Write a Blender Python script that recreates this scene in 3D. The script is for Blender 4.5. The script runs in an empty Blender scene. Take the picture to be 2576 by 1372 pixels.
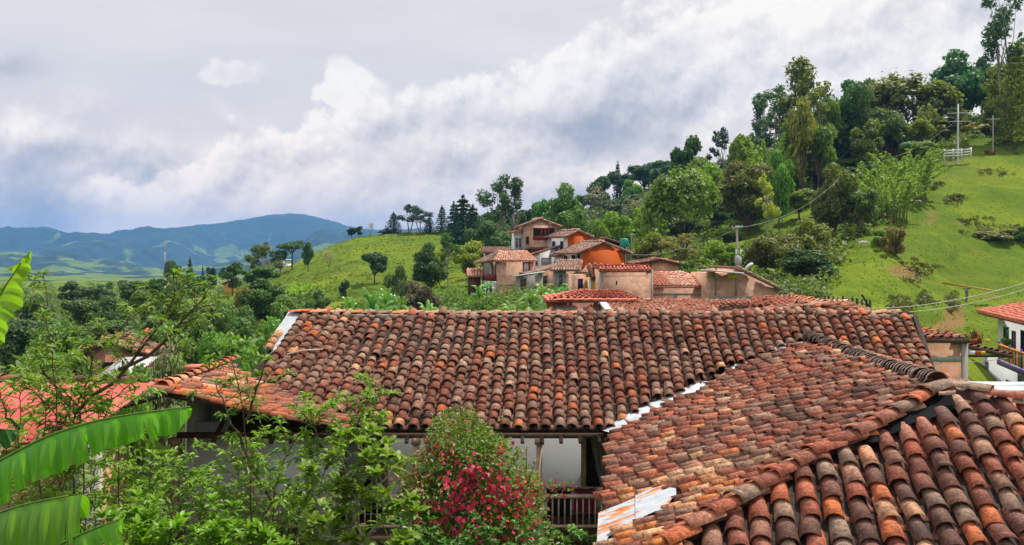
import bpy, math, random
import numpy as np
from mathutils import Vector

# ---------------------------------------------------------------- camera
# Photo measured on a 2576 x 1372 grid: focal length 2231 grid px, horizon on row 640.
FP = 2231.0; CX = 1288.0; HY = 640.0
sc = bpy.context.scene
col = sc.collection
cam = bpy.data.cameras.new('camera'); camo = bpy.data.objects.new('camera', cam); col.objects.link(camo)
camo.location = (0, 0, 0); camo.rotation_euler = (math.radians(90), 0, 0)
cam.sensor_width = 36; cam.lens = 36 * FP / 2576; cam.shift_y = -46 / 2576.0
cam.clip_start = 0.2; cam.clip_end = 40000
sc.camera = camo

# ---------------------------------------------------------------- light
SUN_EL = math.radians(64); SUN_AZ = math.atan2(0.55, 0.45)      # azimuth from +Y towards +X
sv = Vector((math.sin(SUN_AZ) * math.cos(SUN_EL), math.cos(SUN_AZ) * math.cos(SUN_EL), math.sin(SUN_EL)))
sl = bpy.data.lights.new('sun', 'SUN'); sl.energy = 4.3; sl.angle = math.radians(1.2); sl.color = (1.0, 0.95, 0.87)
so = bpy.data.objects.new('sun', sl); col.objects.link(so); so.rotation_euler = sv.to_track_quat('Z', 'Y').to_euler()
sc.view_settings.view_transform = 'Standard'; sc.view_settings.look = 'None'
sc.view_settings.exposure = 0.36; sc.view_settings.gamma = 1.0
sc.cycles.max_bounces = 6; sc.cycles.diffuse_bounces = 2; sc.cycles.glossy_bounces = 2
sc.cycles.transmission_bounces = 3; sc.cycles.transparent_max_bounces = 6; sc.cycles.volume_bounces = 0
sc.cycles.use_denoising = True
sc.cycles.caustics_reflective = False; sc.cycles.caustics_refractive = False

class NT:
    """small helper to wire shader nodes"""
    def __init__(s, tree): s.t = tree; s.n = tree.nodes; s.l = tree.links
    def new(s, ty, **kw):
        n = s.n.new(ty)
        for k, v in kw.items(): setattr(n, k, v)
        return n
    def put(s, sock, v):
        if v is None: return
        if hasattr(v, 'links') or isinstance(v, bpy.types.NodeSocket): s.l.new(v, sock)
        else: sock.default_value = v
    def m(s, op, a, b=None, c=None, clamp=False):
        n = s.n.new('ShaderNodeMath'); n.operation = op; n.use_clamp = clamp
        for i, v in enumerate((a, b, c)): s.put(n.inputs[i], v)
        return n.outputs[0]
    def vm(s, op, a, b=None):
        n = s.n.new('ShaderNodeVectorMath'); n.operation = op
        s.put(n.inputs[0], a); s.put(n.inputs[1], b)
        return n.outputs[0]
    def mix(s, f, a, b, mode='MIX'):
        n = s.n.new('ShaderNodeMix'); n.data_type = 'RGBA'; n.blend_type = mode; n.clamp_factor = True
        s.put(n.inputs[0], f); s.put(n.inputs[6], a); s.put(n.inputs[7], b)
        return n.outputs[2]
    def noise(s, vec, scale, detail=3, rough=0.55, out=0, dist=0.0):
        n = s.n.new('ShaderNodeTexNoise'); s.put(n.inputs['Vector'], vec)
        n.inputs['Scale'].default_value = scale; n.inputs['Detail'].default_value = detail
        n.inputs['Roughness'].default_value = rough; n.inputs['Distortion'].default_value = dist
        return n.outputs[out]
    def step(s, v, a, b, lo=0.0, hi=1.0):
        n = s.n.new('ShaderNodeMapRange'); n.interpolation_type = 'SMOOTHSTEP'
        s.put(n.inputs[0], v)
        for i, q in enumerate((a, b, lo, hi)): n.inputs[1 + i].default_value = q
        return n.outputs[0]
    def ramp(s, f, stops, interp='LINEAR'):
        n = s.n.new('ShaderNodeValToRGB'); n.color_ramp.interpolation = interp
        e = n.color_ramp.elements
        while len(e) < len(stops): e.new(0.5)
        for i, (p, c) in enumerate(stops): e[i].position = p; e[i].color = (*c, 1)
        s.put(n.inputs[0], f); return n.outputs[0]

def rgba(c): return (c[0], c[1], c[2], 1.0)

# ---------------------------------------------------------------- sky with cumulus clouds, laid out by compass direction and height
w = bpy.data.worlds.new('World'); sc.world = w; w.use_nodes = True
T = NT(w.node_tree); T.n.clear()
out = T.new('ShaderNodeOutputWorld'); bg = T.new('ShaderNodeBackground'); T.l.new(bg.outputs[0], out.inputs[0])
sky = T.new('ShaderNodeTexSky'); sky.sky_type = 'NISHITA'; sky.sun_disc = False
sky.sun_elevation = SUN_EL; sky.sun_rotation = SUN_AZ; sky.altitude = 1900
tc = T.new('ShaderNodeTexCoord'); gen = tc.outputs['Generated']
sp = T.new('ShaderNodeSeparateXYZ'); T.l.new(gen, sp.inputs[0])
A0 = T.m('ARCTAN2', sp.outputs[0], sp.outputs[1]); E0 = T.m('ARCSINE', sp.outputs[2])
def azel(X, Y):
    a = math.atan((X - CX) / FP); return a, math.atan((HY - Y) / FP * math.cos(a))
def fb(vec, scale, det=7, rough=0.55): return T.noise(vec, scale, det, rough)
SUNO = (-0.35, -0.1, 0.90)
def lit(scale, step_, det=7, rough=.56):
    """cloud relief: density here against density nearer the sun"""
    o_ = T.vm('ADD', gen, tuple(step_ * q for q in SUNO)); a_ = fb(gen, scale, det, rough); return a_, T.m('SUBTRACT', a_, fb(o_, scale, det, rough))
n1, r1 = lit(3.4, 0.055, 5, .46); n2, r2 = lit(9.0, 0.020, 6, .54); n3, r3 = lit(24.0, 0.008, 6, .62)
warp = T.noise(gen, 6.0, 5, 0.6, out=1); wv = T.vm('SUBTRACT', warp, (0.5, 0.5, 0.5))
ws = T.new('ShaderNodeSeparateXYZ'); T.l.new(wv, ws.inputs[0])
A1 = T.m('MULTIPLY_ADD', ws.outputs[0], 0.12, A0); E1 = T.m('MULTIPLY_ADD', ws.outputs[2], 0.09, E0)
def total(items):
    s = items[0]
    for i in items[1:]: s = T.m('ADD', s, i)
    return s
def line_dist(X0, Y0, X1, Y1, A=None, E=None):
    """angular distance below the line through two sky points"""
    A = A or A1; E = E or E1
    a0, e0 = azel(X0, Y0); a1, e1 = azel(X1, Y1)
    dx, dy = a1 - a0, e1 - e0; L = math.hypot(dx, dy); nx, ny = dy / L, -dx / L
    return T.m('ADD', T.m('MULTIPLY', T.m('SUBTRACT', A, a0), nx), T.m('MULTIPLY', T.m('SUBTRACT', E, e0), ny))
def blob(X, Y, rx, ry, amp, rot=0.0):
    a, e = azel(X, Y); k = 1 / FP; c, s_ = math.cos(math.radians(rot)), math.sin(math.radians(rot))
    da = T.m('SUBTRACT', A1, a); de = T.m('SUBTRACT', E1, e)
    if rot: da, de = T.m('ADD', T.m('MULTIPLY', da, c), T.m('MULTIPLY', de, s_)), T.m('SUBTRACT', T.m('MULTIPLY', de, c), T.m('MULTIPLY', da, s_))
    dx = T.m('MULTIPLY', da, 1 / (rx * k)); dy = T.m('MULTIPLY', de, 1 / (ry * k))
    r2_ = T.m('ADD', T.m('MULTIPLY', dx, dx), T.m('MULTIPLY', dy, dy))
    return T.m('MULTIPLY', T.m('EXPONENT', T.m('MULTIPLY', r2_, -1.0)), amp)
c1 = T.m('SUBTRACT', n1, 0.5); c2 = T.m('SUBTRACT', n2, 0.5); c3 = T.m('SUBTRACT', n3, 0.5)
relief = total([T.m('MULTIPLY', r1, 0.55), T.m('MULTIPLY', r2, 0.62), T.m('MULTIPLY', r3, 0.24)])
edge = total([T.m('MULTIPLY', c1, 0.10), T.m('MULTIPLY', c2, 0.11), T.m('MULTIPLY', c3, 0.060)])
# streaky high veil
mp_ = T.new('ShaderNodeMapping'); T.l.new(gen, mp_.inputs[0]); mp_.inputs['Scale'].default_value = (1.0, 1.0, 4.5)
veil = T.m('SUBTRACT', fb(mp_.outputs[0], 5.0, 8, .6), 0.5)
back = total([T.m('MULTIPLY_ADD', veil, 0.16, 0.725), T.m('MULTIPLY', c1, .10), blob(1250, 90, 400, 60, .06), blob(2250, 110, 330, 150, -0.10), blob(20, 165, 70, 28, -0.20), blob(400, 40, 300, 50, .03)])
# grey-blue bank low on the left
dL = T.m('ADD', line_dist(-100, 250, 700, 330), edge); mL = T.step(dL, -0.02, 0.05)
LL = total([T.m('MULTIPLY_ADD', dL, -0.9, 0.78), T.m('MULTIPLY', relief, 2.5), blob(60, 480, 330, 110, -0.20), blob(240, 345, 200, 26, .14), blob(120, 545, 90, 30, -.10)])
# middle bank of puffs
dM = T.m('ADD', line_dist(160, 500, 760, 320), edge); mM = T.m('MULTIPLY', T.step(dM, -0.006, 0.012), T.step(A0, -.50, -.42))
LM = total([T.m('MULTIPLY_ADD', dM, -1.0, 0.90), T.m('MULTIPLY', relief, 2.7), blob(900, 480, 420, 50, -0.10), blob(200, 560, 150, 26, 0.26), blob(850, 545, 80, 26, 0.28), blob(500, 560, 160, 20, .10)])
# main diagonal bank
d1 = T.m('ADD', line_dist(940, 345, 1760, 20), edge); m1 = T.m('MULTIPLY', T.step(d1, -0.004, 0.014), T.step(A0, -0.36, -0.24))
L1 = total([T.m('MULTIPLY_ADD', d1, -0.35, 0.90), T.m('MULTIPLY', relief, 1.9), blob(1560, 345, 300, 72, -0.22, 4), blob(1640, 375, 130, 30, -.12), blob(1300, 300, 190, 60, -0.14), blob(1760, 190, 240, 70, -0.10), blob(1250, 400, 200, 50, -.06), blob(1500, 455, 300, 36, 0.20), blob(1830, 330, 130, 110, 0.20), blob(1900, 40, 320, 60, .10), blob(2200, 250, 260, 100, .10), blob(2300, 110, 240, 70, .03), blob(1620, 100, 240, 60, .06), blob(1050, 470, 200, 50, .05)])
# darker front mass under the bright rim of the main bank
d3 = T.m('ADD', line_dist(1010, 330, 1800, 90), edge); m3 = T.m('MULTIPLY', T.step(d3, -0.004, 0.020), T.step(A0, -0.22, -0.10))
L3 = total([T.m('MULTIPLY_ADD', d3, -0.10, 0.77), T.m('MULTIPLY', relief, 2.5), blob(1560, 345, 260, 66, -0.20, 4), blob(1640, 378, 130, 28, -.12), blob(1340, 300, 190, 50, -0.10), blob(1500, 455, 300, 34, 0.14), blob(1850, 330, 130, 110, 0.12), blob(1200, 350, 120, 50, .10), blob(1130, 430, 160, 30, -.08), blob(2200, 250, 300, 120, .08), blob(1900, 150, 150, 40, .08)])
puff = total([blob(862, 165, 62, 40, 1.0), blob(905, 215, 80, 34, .8), blob(830, 230, 60, 24, .7), blob(650, 185, 62, 34, .85), blob(600, 215, 60, 24, .7), T.m('MULTIPLY', edge, 14.0)]); mp = T.m('MULTIPLY', T.step(puff, 0.42, 0.75), .75)
lum = back
for L_, m_ in ((T.m('MULTIPLY_ADD', relief, 1.8, 0.90), mp), (LL, mL), (LM, mM), (L1, m1), (L3, m3)): lum = T.m('ADD', T.m('MULTIPLY', lum, T.m('SUBTRACT', 1.0, m_)), T.m('MULTIPLY', L_, m_))
zen = T.step(E0, 0.35, 1.2, 1.0, 1.05)
ccol = T.ramp(lum, [(0.0, (0.26, 0.30, 0.40)), (0.35, (0.37, 0.41, 0.50)), (0.55, (0.50, 0.53, 0.60)), (0.72, (0.66, 0.67, 0.73)), (0.9, (0.83, 0.835, 0.86)), (1.0, (0.92, 0.92, 0.92))])
left_blue = T.m('MULTIPLY', T.step(A0, -0.62, -0.25, 1.0, 0.0), T.step(E0, 0.0, 0.16, 1.0, 0.0))
ccol = T.mix(T.m('MULTIPLY', left_blue, 0.55), ccol, (0.80, 0.92, 1.22, 1), 'MULTIPLY')
ccol = T.mix(1.0, ccol, (9.75, 9.2, 8.45, 1), 'MULTIPLY')
ccol = T.mix(T.step(E0, 0.02, 0.20, 1.0, 0.0), ccol, T.mix(1.0, ccol, (1.42, 1.22, 1.02, 1), 'MULTIPLY'))
zz = T.new('ShaderNodeVectorMath', operation='SCALE'); T.l.new(ccol, zz.inputs[0]); T.l.new(zen, zz.inputs['Scale'])
fin = T.mix(0.965, sky.outputs[0], zz.outputs[0])
T.l.new(fin, bg.inputs[0]); bg.inputs[1].default_value = 0.1

# ---------------------------------------------------------------- helpers
RNG = np.random.default_rng(7)
random.seed(7)
def P(X, Y, d): return np.array([(X - CX) / FP * d, d, (HY - Y) / FP * d])
def tag(o, label=None, cat=None, group=None, kind=None):
    if label: o['label'] = label
    if cat: o['category'] = cat
    if group: o['group'] = group
    if kind: o['kind'] = kind
    return o
def empty(name, loc, label=None, cat=None, group=None, rz=0):
    o = bpy.data.objects.new(name, None); col.objects.link(o); o.location = loc; o.rotation_euler = (0, 0, rz)
    o.empty_display_size = 0.2
    return tag(o, label, cat, group)

def mesh_np(name, V, F, mat, parent=None, tint=None, smooth=False):
    """V (n,3), F (m,4) int array; a triangle repeats its last index as -1"""
    V = np.asarray(V, dtype=np.float32).reshape(-1, 3); F = np.asarray(F, dtype=np.int32)
    if parent is not None:                                 # vertices come in world space; move them into the parent's space
        L = np.array(parent_world(parent))
        V = V - L[:3]
        if abs(L[3]) > 1e-9:
            c, s = math.cos(-L[3]), math.sin(-L[3]); V = np.stack([V[:, 0] * c - V[:, 1] * s, V[:, 0] * s + V[:, 1] * c, V[:, 2]], 1)
    me = bpy.data.meshes.new(name)
    tri = (F[:, 3] < 0)
    cnt = np.where(tri, 3, 4).astype(np.int32)
    start = np.concatenate([[0], np.cumsum(cnt)[:-1]]).astype(np.int32)
    me.vertices.add(len(V)); me.vertices.foreach_set('co', V.astype(np.float32).ravel())
    idx = F[F >= 0] if tri.any() else F.ravel()
    me.loops.add(int(cnt.sum())); me.loops.foreach_set('vertex_index', idx.astype(np.int32).ravel())
    me.polygons.add(len(F)); me.polygons.foreach_set('loop_start', start); me.polygons.foreach_set('loop_total', cnt)
    if smooth: me.polygons.foreach_set('use_smooth', np.ones(len(F), dtype=bool))
    if tint is not None:
        at = me.attributes.new('tint', 'FLOAT', 'FACE'); at.data.foreach_set('value', np.asarray(tint, dtype=np.float32))
    me.update(calc_edges=True); me.validate()
    if mat: me.materials.append(mat)
    o = bpy.data.objects.new(name, me); col.objects.link(o)
    if parent is not None: o.parent = parent
    return o
def parent_world(p):
    """world offset and turn of a (possibly nested) parent"""
    x = y = z = 0.0; r = 0.0; chain = []
    while p is not None: chain.append(p); p = p.parent
    for q in reversed(chain):
        c, s = math.cos(r), math.sin(r); l = q.location
        x += l.x * c - l.y * s; y += l.x * s + l.y * c; z += l.z; r += q.rotation_euler.z
    return (x, y, z, r)

class MB:
    """collects pieces of ONE mesh"""
    def __init__(s): s.V = []; s.F = []; s.T = []; s.n = 0
    def add(s, V, F, t=0.5):
        V = np.asarray(V, float).reshape(-1, 3); F = np.asarray(F, int)
        s.V.append(V); s.F.append(np.where(F >= 0, F + s.n, -1)); s.n += len(V)
        s.T.append(np.full(len(F), t) if np.isscalar(t) else np.asarray(t)); return s
    def box(s, o, ax, ay, az, t=0.5):
        """corner o and three edge vectors"""
        o, ax, ay, az = [np.asarray(q, float) for q in (o, ax, ay, az)]
        V = [o, o + ax, o + ax + ay, o + ay, o + az, o + ax + az, o + ax + ay + az, o + ay + az]
        return s.add(V, [[0, 3, 2, 1], [4, 5, 6, 7], [0, 1, 5, 4], [1, 2, 6, 5], [2, 3, 7, 6], [3, 0, 4, 7]], t)
    def bar(s, a, b, r, t=0.5, r2=None):
        """square bar from a to b"""
        a = np.asarray(a, float); b = np.asarray(b, float); d = (b - a) / max(1e-9, np.linalg.norm(b - a))
        u = np.cross(d, (0, 0, 1.0)); u = u / np.linalg.norm(u) if np.linalg.norm(u) > 1e-3 else np.array([1.0, 0, 0])
        v = np.cross(u, d); r2 = r2 or r
        return s.box(a - u * r - v * r2, u * 2 * r, v * 2 * r2, b - a, t)
    def tube(s, pts, rad, n=6, t=0.5, cap=True):
        pts = np.asarray(pts, float); rad = np.asarray(rad, float) if not np.isscalar(rad) else np.full(len(pts), rad)
        dd = np.gradient(pts, axis=0); dd /= np.maximum(1e-9, np.linalg.norm(dd, axis=1))[:, None]
        ref = np.array([0.0, 0, 1]) if abs(dd[:, 2]).mean() < 0.8 else np.array([1.0, 0, 0])
        u = np.cross(dd, ref); u /= np.maximum(1e-9, np.linalg.norm(u, axis=1))[:, None]; v = np.cross(dd, u)
        an = np.linspace(0, 2 * math.pi, n, endpoint=False)
        V = pts[:, None, :] + rad[:, None, None] * (np.cos(an)[None, :, None] * u[:, None, :] + np.sin(an)[None, :, None] * v[:, None, :])
        m = len(pts); i = np.arange(m - 1)[:, None] * n; j = np.arange(n)[None, :]; j2 = (j + 1) % n
        F = np.stack([i + j, i + j2, i + n + j2, i + n + j], -1).reshape(-1, 4)
        Vf = V.reshape(-1, 3)
        if cap:
            Vf = np.vstack([Vf, pts[-1]]); F = np.vstack([F, [[(m - 1) * n + k, (m - 1) * n + (k + 1) % n, m * n, -1] for k in range(n)]])
        return s.add(Vf, F, t)
    def build(s, name, mat, parent=None, smooth=False):
        return mesh_np(name, np.vstack(s.V), np.vstack(s.F), mat, parent, np.concatenate(s.T), smooth)

def hash2(ix, iy, seed):
    h = (ix.astype(np.int64) * 374761393 + iy.astype(np.int64) * 668265263 + seed * 974711) & 0x7fffffff
    h = ((h ^ (h >> 13)) * 1274126177) & 0x7fffffff
    return ((h ^ (h >> 16)) & 0xffff) / 65535.0
def vnoise(x, y, seed=0):
    ix = np.floor(x); iy = np.floor(y); fx = x - ix; fy = y - iy
    fx = fx * fx * (3 - 2 * fx); fy = fy * fy * (3 - 2 * fy); ix = ix.astype(np.int64); iy = iy.astype(np.int64)
    a = hash2(ix, iy, seed); b = hash2(ix + 1, iy, seed); c = hash2(ix, iy + 1, seed); d = hash2(ix + 1, iy + 1, seed)
    return (a + (b - a) * fx) * (1 - fy) + (c + (d - c) * fx) * fy
def fbm(x, y, o=4, seed=0):
    x = np.asarray(x, float); y = np.asarray(y, float); s = 0; a = 0.5; t = 0
    for k in range(o): s = s + a * vnoise(x * 2 ** k, y * 2 ** k, seed + k); t += a; a *= 0.5
    return s / t - 0.5

# ---------------------------------------------------------------- materials
def new_mat(name):
    m = bpy.data.materials.new(name); m.use_nodes = True; t = NT(m.node_tree); t.n.clear()
    o = t.new('ShaderNodeOutputMaterial'); b = t.new('ShaderNodeBsdfPrincipled'); t.l.new(b.outputs[0], o.inputs[0])
    b.inputs['Roughness'].default_value = 0.85; b.inputs['Specular IOR Level'].default_value = 0.3
    return m, t, b, o
def bump(t, b, h, strength=0.4, dist=0.02):
    n = t.new('ShaderNodeBump'); n.inputs['Strength'].default_value = strength; n.inputs['Distance'].default_value = dist
    t.put(n.inputs['Height'], h); t.l.new(n.outputs[0], b.inputs['Normal'])
def objco(t): return t.new('ShaderNodeTexCoord').outputs['Object']
def attr(t, n='tint'):
    a = t.new('ShaderNodeAttribute'); a.attribute_name = n; return a.outputs['Fac']

def tile_material(name, stops, lichen=0.35, dirt=0.5, dark=(0.035, 0.024, 0.02), rough=0.9):
    m, t, b, o = new_mat(name); c = objco(t)
    base = t.ramp(attr(t), stops)
    n1 = t.noise(c, 9.0, 5, 0.65); base = t.mix(t.step(n1, 0.38, 0.72, 0.0, dirt), base, rgba(dark))
    n2 = t.noise(c, 26.0, 4, 0.7); base = t.mix(t.step(n2, 0.56, 0.70, 0.0, lichen), base, (0.42, 0.37, 0.30, 1))
    n3 = t.noise(c, 3.0, 3, 0.6); base = t.mix(t.step(n3, 0.45, 0.65, 0.0, 0.45), base, t.mix(1.0, base, (0.62, 0.60, 0.62, 1), 'MULTIPLY'))
    n5 = t.noise(c, 18.0, 5, 0.75); base = t.mix(t.step(n5, 0.52, 0.60, 0.0, dirt * 0.7), base, rgba([x * 1.6 for x in dark]))
    n6 = t.noise(c, 28.0, 6, 0.72); base = t.mix(1.0, base, t.ramp(n6, [(0.30, (0.50, 0.49, 0.50)), (0.5, (1, 1, 1)), (0.68, (1.45, 1.38, 1.30))]), 'MULTIPLY')
    n4 = t.noise(c, 60.0, 3, 0.6); base = t.mix(t.step(n4, 0.3, 0.7, 0.0, 0.35), base, t.mix(1.0, base, (1.5, 1.45, 1.4, 1), 'MULTIPLY'))
    t.l.new(base, b.inputs['Base Color']); b.inputs['Roughness'].default_value = rough
    bump(t, b, t.noise(c, 45.0, 4, 0.7), 0.5, 0.008); return m
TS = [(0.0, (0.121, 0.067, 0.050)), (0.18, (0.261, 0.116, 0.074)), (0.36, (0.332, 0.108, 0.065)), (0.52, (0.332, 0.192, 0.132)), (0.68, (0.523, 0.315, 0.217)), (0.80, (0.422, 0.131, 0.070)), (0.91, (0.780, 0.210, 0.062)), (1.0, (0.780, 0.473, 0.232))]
M_TILE_OLD = tile_material('weathered_tile', TS, 0.40, 0.55)
M_TILE_MID = tile_material('russet_tile', [(0.0, (0.150, 0.082, 0.058)), (0.20, (0.340, 0.116, 0.073)), (0.40, (0.460, 0.133, 0.076)), (0.56, (0.300, 0.161, 0.109)), (0.68, (0.480, 0.280, 0.190)), (0.80, (0.560, 0.178, 0.099)), (0.92, (0.780, 0.254, 0.068)), (1.0, (0.780, 0.509, 0.304))], 0.45, 0.60)
M_TILE_NEAR = tile_material('near_tile', [(0.0, (0.138, 0.070, 0.054)), (0.2, (0.257, 0.088, 0.059)), (0.4, (0.441, 0.109, 0.054)), (0.55, (0.294, 0.175, 0.120)), (0.68, (0.405, 0.281, 0.193)), (0.82, (0.497, 0.125, 0.059)), (0.93, (0.761, 0.202, 0.059)), (1.0, (0.663, 0.368, 0.209))], 0.42, 0.60, rough=0.72)
M_TILE_PINK = tile_material('salmon_tile', [(0.0, (0.66, 0.30, 0.20)), (0.4, (0.80, 0.38, 0.26)), (0.7, (0.84, 0.50, 0.36)), (1.0, (0.84, 0.62, 0.50))], 0.20, 0.08, (0.16, 0.07, 0.045))
M_TILE_RED = tile_material('new_red_tile', [(0.0, (0.56, 0.16, 0.10)), (0.5, (0.66, 0.21, 0.14)), (1.0, (0.70, 0.27, 0.18))], 0.05, 0.1, (0.25, 0.06, 0.04))
M_TILE_ORANGE = tile_material('orange_tile', [(0.0, (0.17, 0.10, 0.08)), (0.25, (0.40, 0.12, 0.055)), (0.5, (0.60, 0.17, 0.05)), (0.7, (0.24, 0.16, 0.13)), (0.85, (0.68, 0.22, 0.07)), (1.0, (0.70, 0.46, 0.32))], 0.3, 0.28)
M_TILE_BUFF = tile_material('pale_house_tile', [(0.0, (0.36, 0.20, 0.15)), (0.4, (0.50, 0.28, 0.20)), (0.75, (0.58, 0.37, 0.28)), (1.0, (0.62, 0.48, 0.40))], 0.25, 0.3, (0.14, 0.09, 0.07))

def plain(name, c, rough=0.8, metal=0.0, var=0.25, scale=6.0, bmp=0.15, spec=0.3):
    m, t, b, o = new_mat(name); q = objco(t)
    n = t.noise(q, scale, 5, 0.65)
    lo = tuple(x * (1 - var) for x in c); hi = tuple(min(1, x * (1 + var * 0.6)) for x in c)
    t.l.new(t.mix(t.step(n, 0.3, 0.7), rgba(lo), rgba(hi)), b.inputs['Base Color'])
    b.inputs['Roughness'].default_value = rough; b.inputs['Metallic'].default_value = metal; b.inputs['Specular IOR Level'].default_value = spec
    if bmp: bump(t, b, t.noise(q, scale * 6, 3, 0.6), bmp, 0.01)
    return m
def brick(name, c1, c2, mortar, bw=0.33, bh=0.20, stain=0.4, msize=0.012):
    m, t, b, o = new_mat(name); q = objco(t)
    s = t.new('ShaderNodeSeparateXYZ'); t.l.new(q, s.inputs[0])
    cb = t.new('ShaderNodeCombineXYZ'); t.l.new(t.m('ADD', s.outputs[0], s.outputs[1]), cb.inputs[0]); t.l.new(s.outputs[2], cb.inputs[1])
    br = t.new('ShaderNodeTexBrick'); t.l.new(cb.outputs[0], br.inputs['Vector']); br.inputs['Scale'].default_value = 1.0
    br.inputs['Brick Width'].default_value = bw; br.inputs['Row Height'].default_value = bh; br.inputs['Mortar Size'].default_value = msize
    br.inputs['Color1'].default_value = rgba(c1); br.inputs['Color2'].default_value = rgba(c2); br.inputs['Mortar'].default_value = rgba(mortar)
    br.inputs['Mortar Smooth'].default_value = 0.2; br.inputs['Bias'].default_value = 0.0
    n = t.noise(q, 1.3, 5, 0.7); k = t.mix(t.step(n, 0.4, 0.7, 0, stain), br.outputs[0], t.mix(1.0, br.outputs[0], (0.55, 0.52, 0.50, 1), 'MULTIPLY'))
    n2 = t.noise(q, 14, 4, 0.7); k = t.mix(t.step(n2, 0.5, 0.72, 0, 0.35), k, rgba([min(1, x * 1.25) for x in mortar]))
    t.l.new(k, b.inputs['Base Color']); bump(t, b, t.m('ADD', br.outputs[1], t.m('MULTIPLY', n2, -0.3)), -0.4, 0.012); return m
def plaster(name, c, stain=(0.45, 0.42, 0.38), amt=0.35, rough=0.85):
    m, t, b, o = new_mat(name); q = objco(t)
    n = t.noise(q, 0.9, 6, 0.7); n2 = t.noise(q, 12.0, 4, 0.7)
    k = t.mix(t.step(n, 0.48, 0.75, 0, amt), rgba(c), rgba([x * y for x, y in zip(c, stain)]))
    k = t.mix(t.step(n2, 0.4, 0.8, 0, 0.15), k, rgba([x * 0.8 for x in c]))
    sp_ = t.new('ShaderNodeMapping'); t.l.new(q, sp_.inputs[0]); sp_.inputs['Scale'].default_value = (3.0, 3.0, 0.25)
    n3 = t.noise(sp_.outputs[0], 1.6, 4, 0.6); k = t.mix(t.step(n3, 0.55, 0.75, 0, amt * 0.6), k, rgba([x * y for x, y in zip(c, stain)]))
    t.l.new(k, b.inputs['Base Color']); b.inputs['Roughness'].default_value = rough; bump(t, b, n2, 0.2, 0.01); return m

M_BRICK = brick('hollow_brick', (0.44, 0.24, 0.155), (0.52, 0.30, 0.20), (0.42, 0.33, 0.26))
M_BRICK_FAR = brick('tan_brick', (0.66, 0.32, 0.20), (0.78, 0.46, 0.31), (0.56, 0.43, 0.33), 0.40, 0.25, 0.75, 0.02)
M_BRICK_NEAR = brick('orange_hollow_brick', (0.50, 0.21, 0.10), (0.58, 0.28, 0.15), (0.40, 0.33, 0.27), 0.42, 0.24, 0.35, 0.02)
M_BRICK_RED = brick('red_brick', (0.48, 0.16, 0.09), (0.58, 0.25, 0.15), (0.40, 0.33, 0.28), 0.3, 0.14, 0.5)
M_CONC = plaster('concrete', (0.36, 0.34, 0.31), amt=0.5)
M_GREYW = plaster('unpainted_render', (0.34, 0.31, 0.28), amt=0.5)
M_WHITE = plaster('whitewash', (0.76, 0.76, 0.76), (0.72, 0.69, 0.64), 0.4)
M_WHITE_B = plaster('white_wall', (0.70, 0.71, 0.73), (0.75, 0.72, 0.68), 0.4)
M_OLDWHITE = plaster('old_whitewash', (0.76, 0.77, 0.79), (0.78, 0.76, 0.74), 0.35)
M_ORANGE = plaster('orange_paint', (0.56, 0.100, 0.004), (0.80, 0.75, 0.8), 0.25)
M_YELLOW = plaster('ochre_paint', (0.62, 0.38, 0.08), (0.8, 0.75, 0.7), 0.3)
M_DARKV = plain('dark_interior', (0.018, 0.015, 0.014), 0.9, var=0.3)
M_GLASS = plain('window_glass', (0.03, 0.035, 0.045), 0.12, var=0.2, bmp=0, spec=0.6)
M_WOOD = plain('brown_painted_wood', (0.40, 0.27, 0.19), 0.6, var=0.3, scale=9)
M_BEAM = plain('dark_timber', (0.10, 0.06, 0.04), 0.8, var=0.4, scale=9)
M_REDWOOD = plain('red_brown_wood', (0.20, 0.035, 0.020), 0.6, var=0.3)
M_TANRAIL = plain('tan_painted_wood', (0.58, 0.43, 0.32), 0.6, var=0.2)
M_PURPLE = plain('purple_paint', (0.075, 0.035, 0.22), 0.5, var=0.2)
M_GREENP = plain('green_paint', (0.07, 0.30, 0.06), 0.5, var=0.2)
M_YELP = plain('yellow_paint', (0.70, 0.50, 0.03), 0.5, var=0.2)
M_REDP = plain('red_paint', (0.55, 0.05, 0.03), 0.5, var=0.2)
M_ORGP = plain('orange_rail_paint', (0.65, 0.22, 0.04), 0.5, var=0.2)
M_TAR = plain('black_roofing_felt', (0.012, 0.012, 0.014), 0.95, var=0.4, scale=5, bmp=0.6, spec=0.05)
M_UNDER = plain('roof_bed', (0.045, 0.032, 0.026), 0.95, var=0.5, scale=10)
M_MORTAR = plain('lime_mortar', (0.30, 0.25, 0.20), 0.95, var=0.45, scale=7, bmp=0.6)
M_ZINC = plain('bright_zinc', (0.50, 0.54, 0.58), 0.5, 0.1, var=0.25, scale=3)
M_WHITEM = plain('white_painted_metal', (0.76, 0.78, 0.80), 0.45, var=0.12)
M_POLE = plain('concrete_pole', (0.40, 0.38, 0.35), 0.85)
M_WHITEPOLE = plain('white_painted_pole', (0.70, 0.70, 0.69), 0.7)
M_BLACKWOOD = plain('charred_post', (0.03, 0.024, 0.02), 0.9)
M_PLANK = plain('fresh_sawn_plank', (0.82, 0.50, 0.17), 0.7)
M_WIRE = plain('cable', (0.30, 0.30, 0.28), 0.7, bmp=0)
M_LWIRE = plain('pale_cable', (0.62, 0.66, 0.60), 0.7, bmp=0)
M_GREY = plain('grey_metal', (0.42, 0.44, 0.46), 0.5, 0.2)
M_TEAL = plain('teal_tarpaulin', (0.02, 0.34, 0.27), 0.6)
M_BARK = plain('bark', (0.13, 0.095, 0.065), 0.95, var=0.5, scale=5, bmp=0.6)
M_PALEBARK = plain('pale_bark', (0.36, 0.33, 0.29), 0.9, var=0.35, scale=5, bmp=0.4)
M_TWIG = plain('twig_bark', (0.12, 0.075, 0.05), 0.9, var=0.3)
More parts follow.
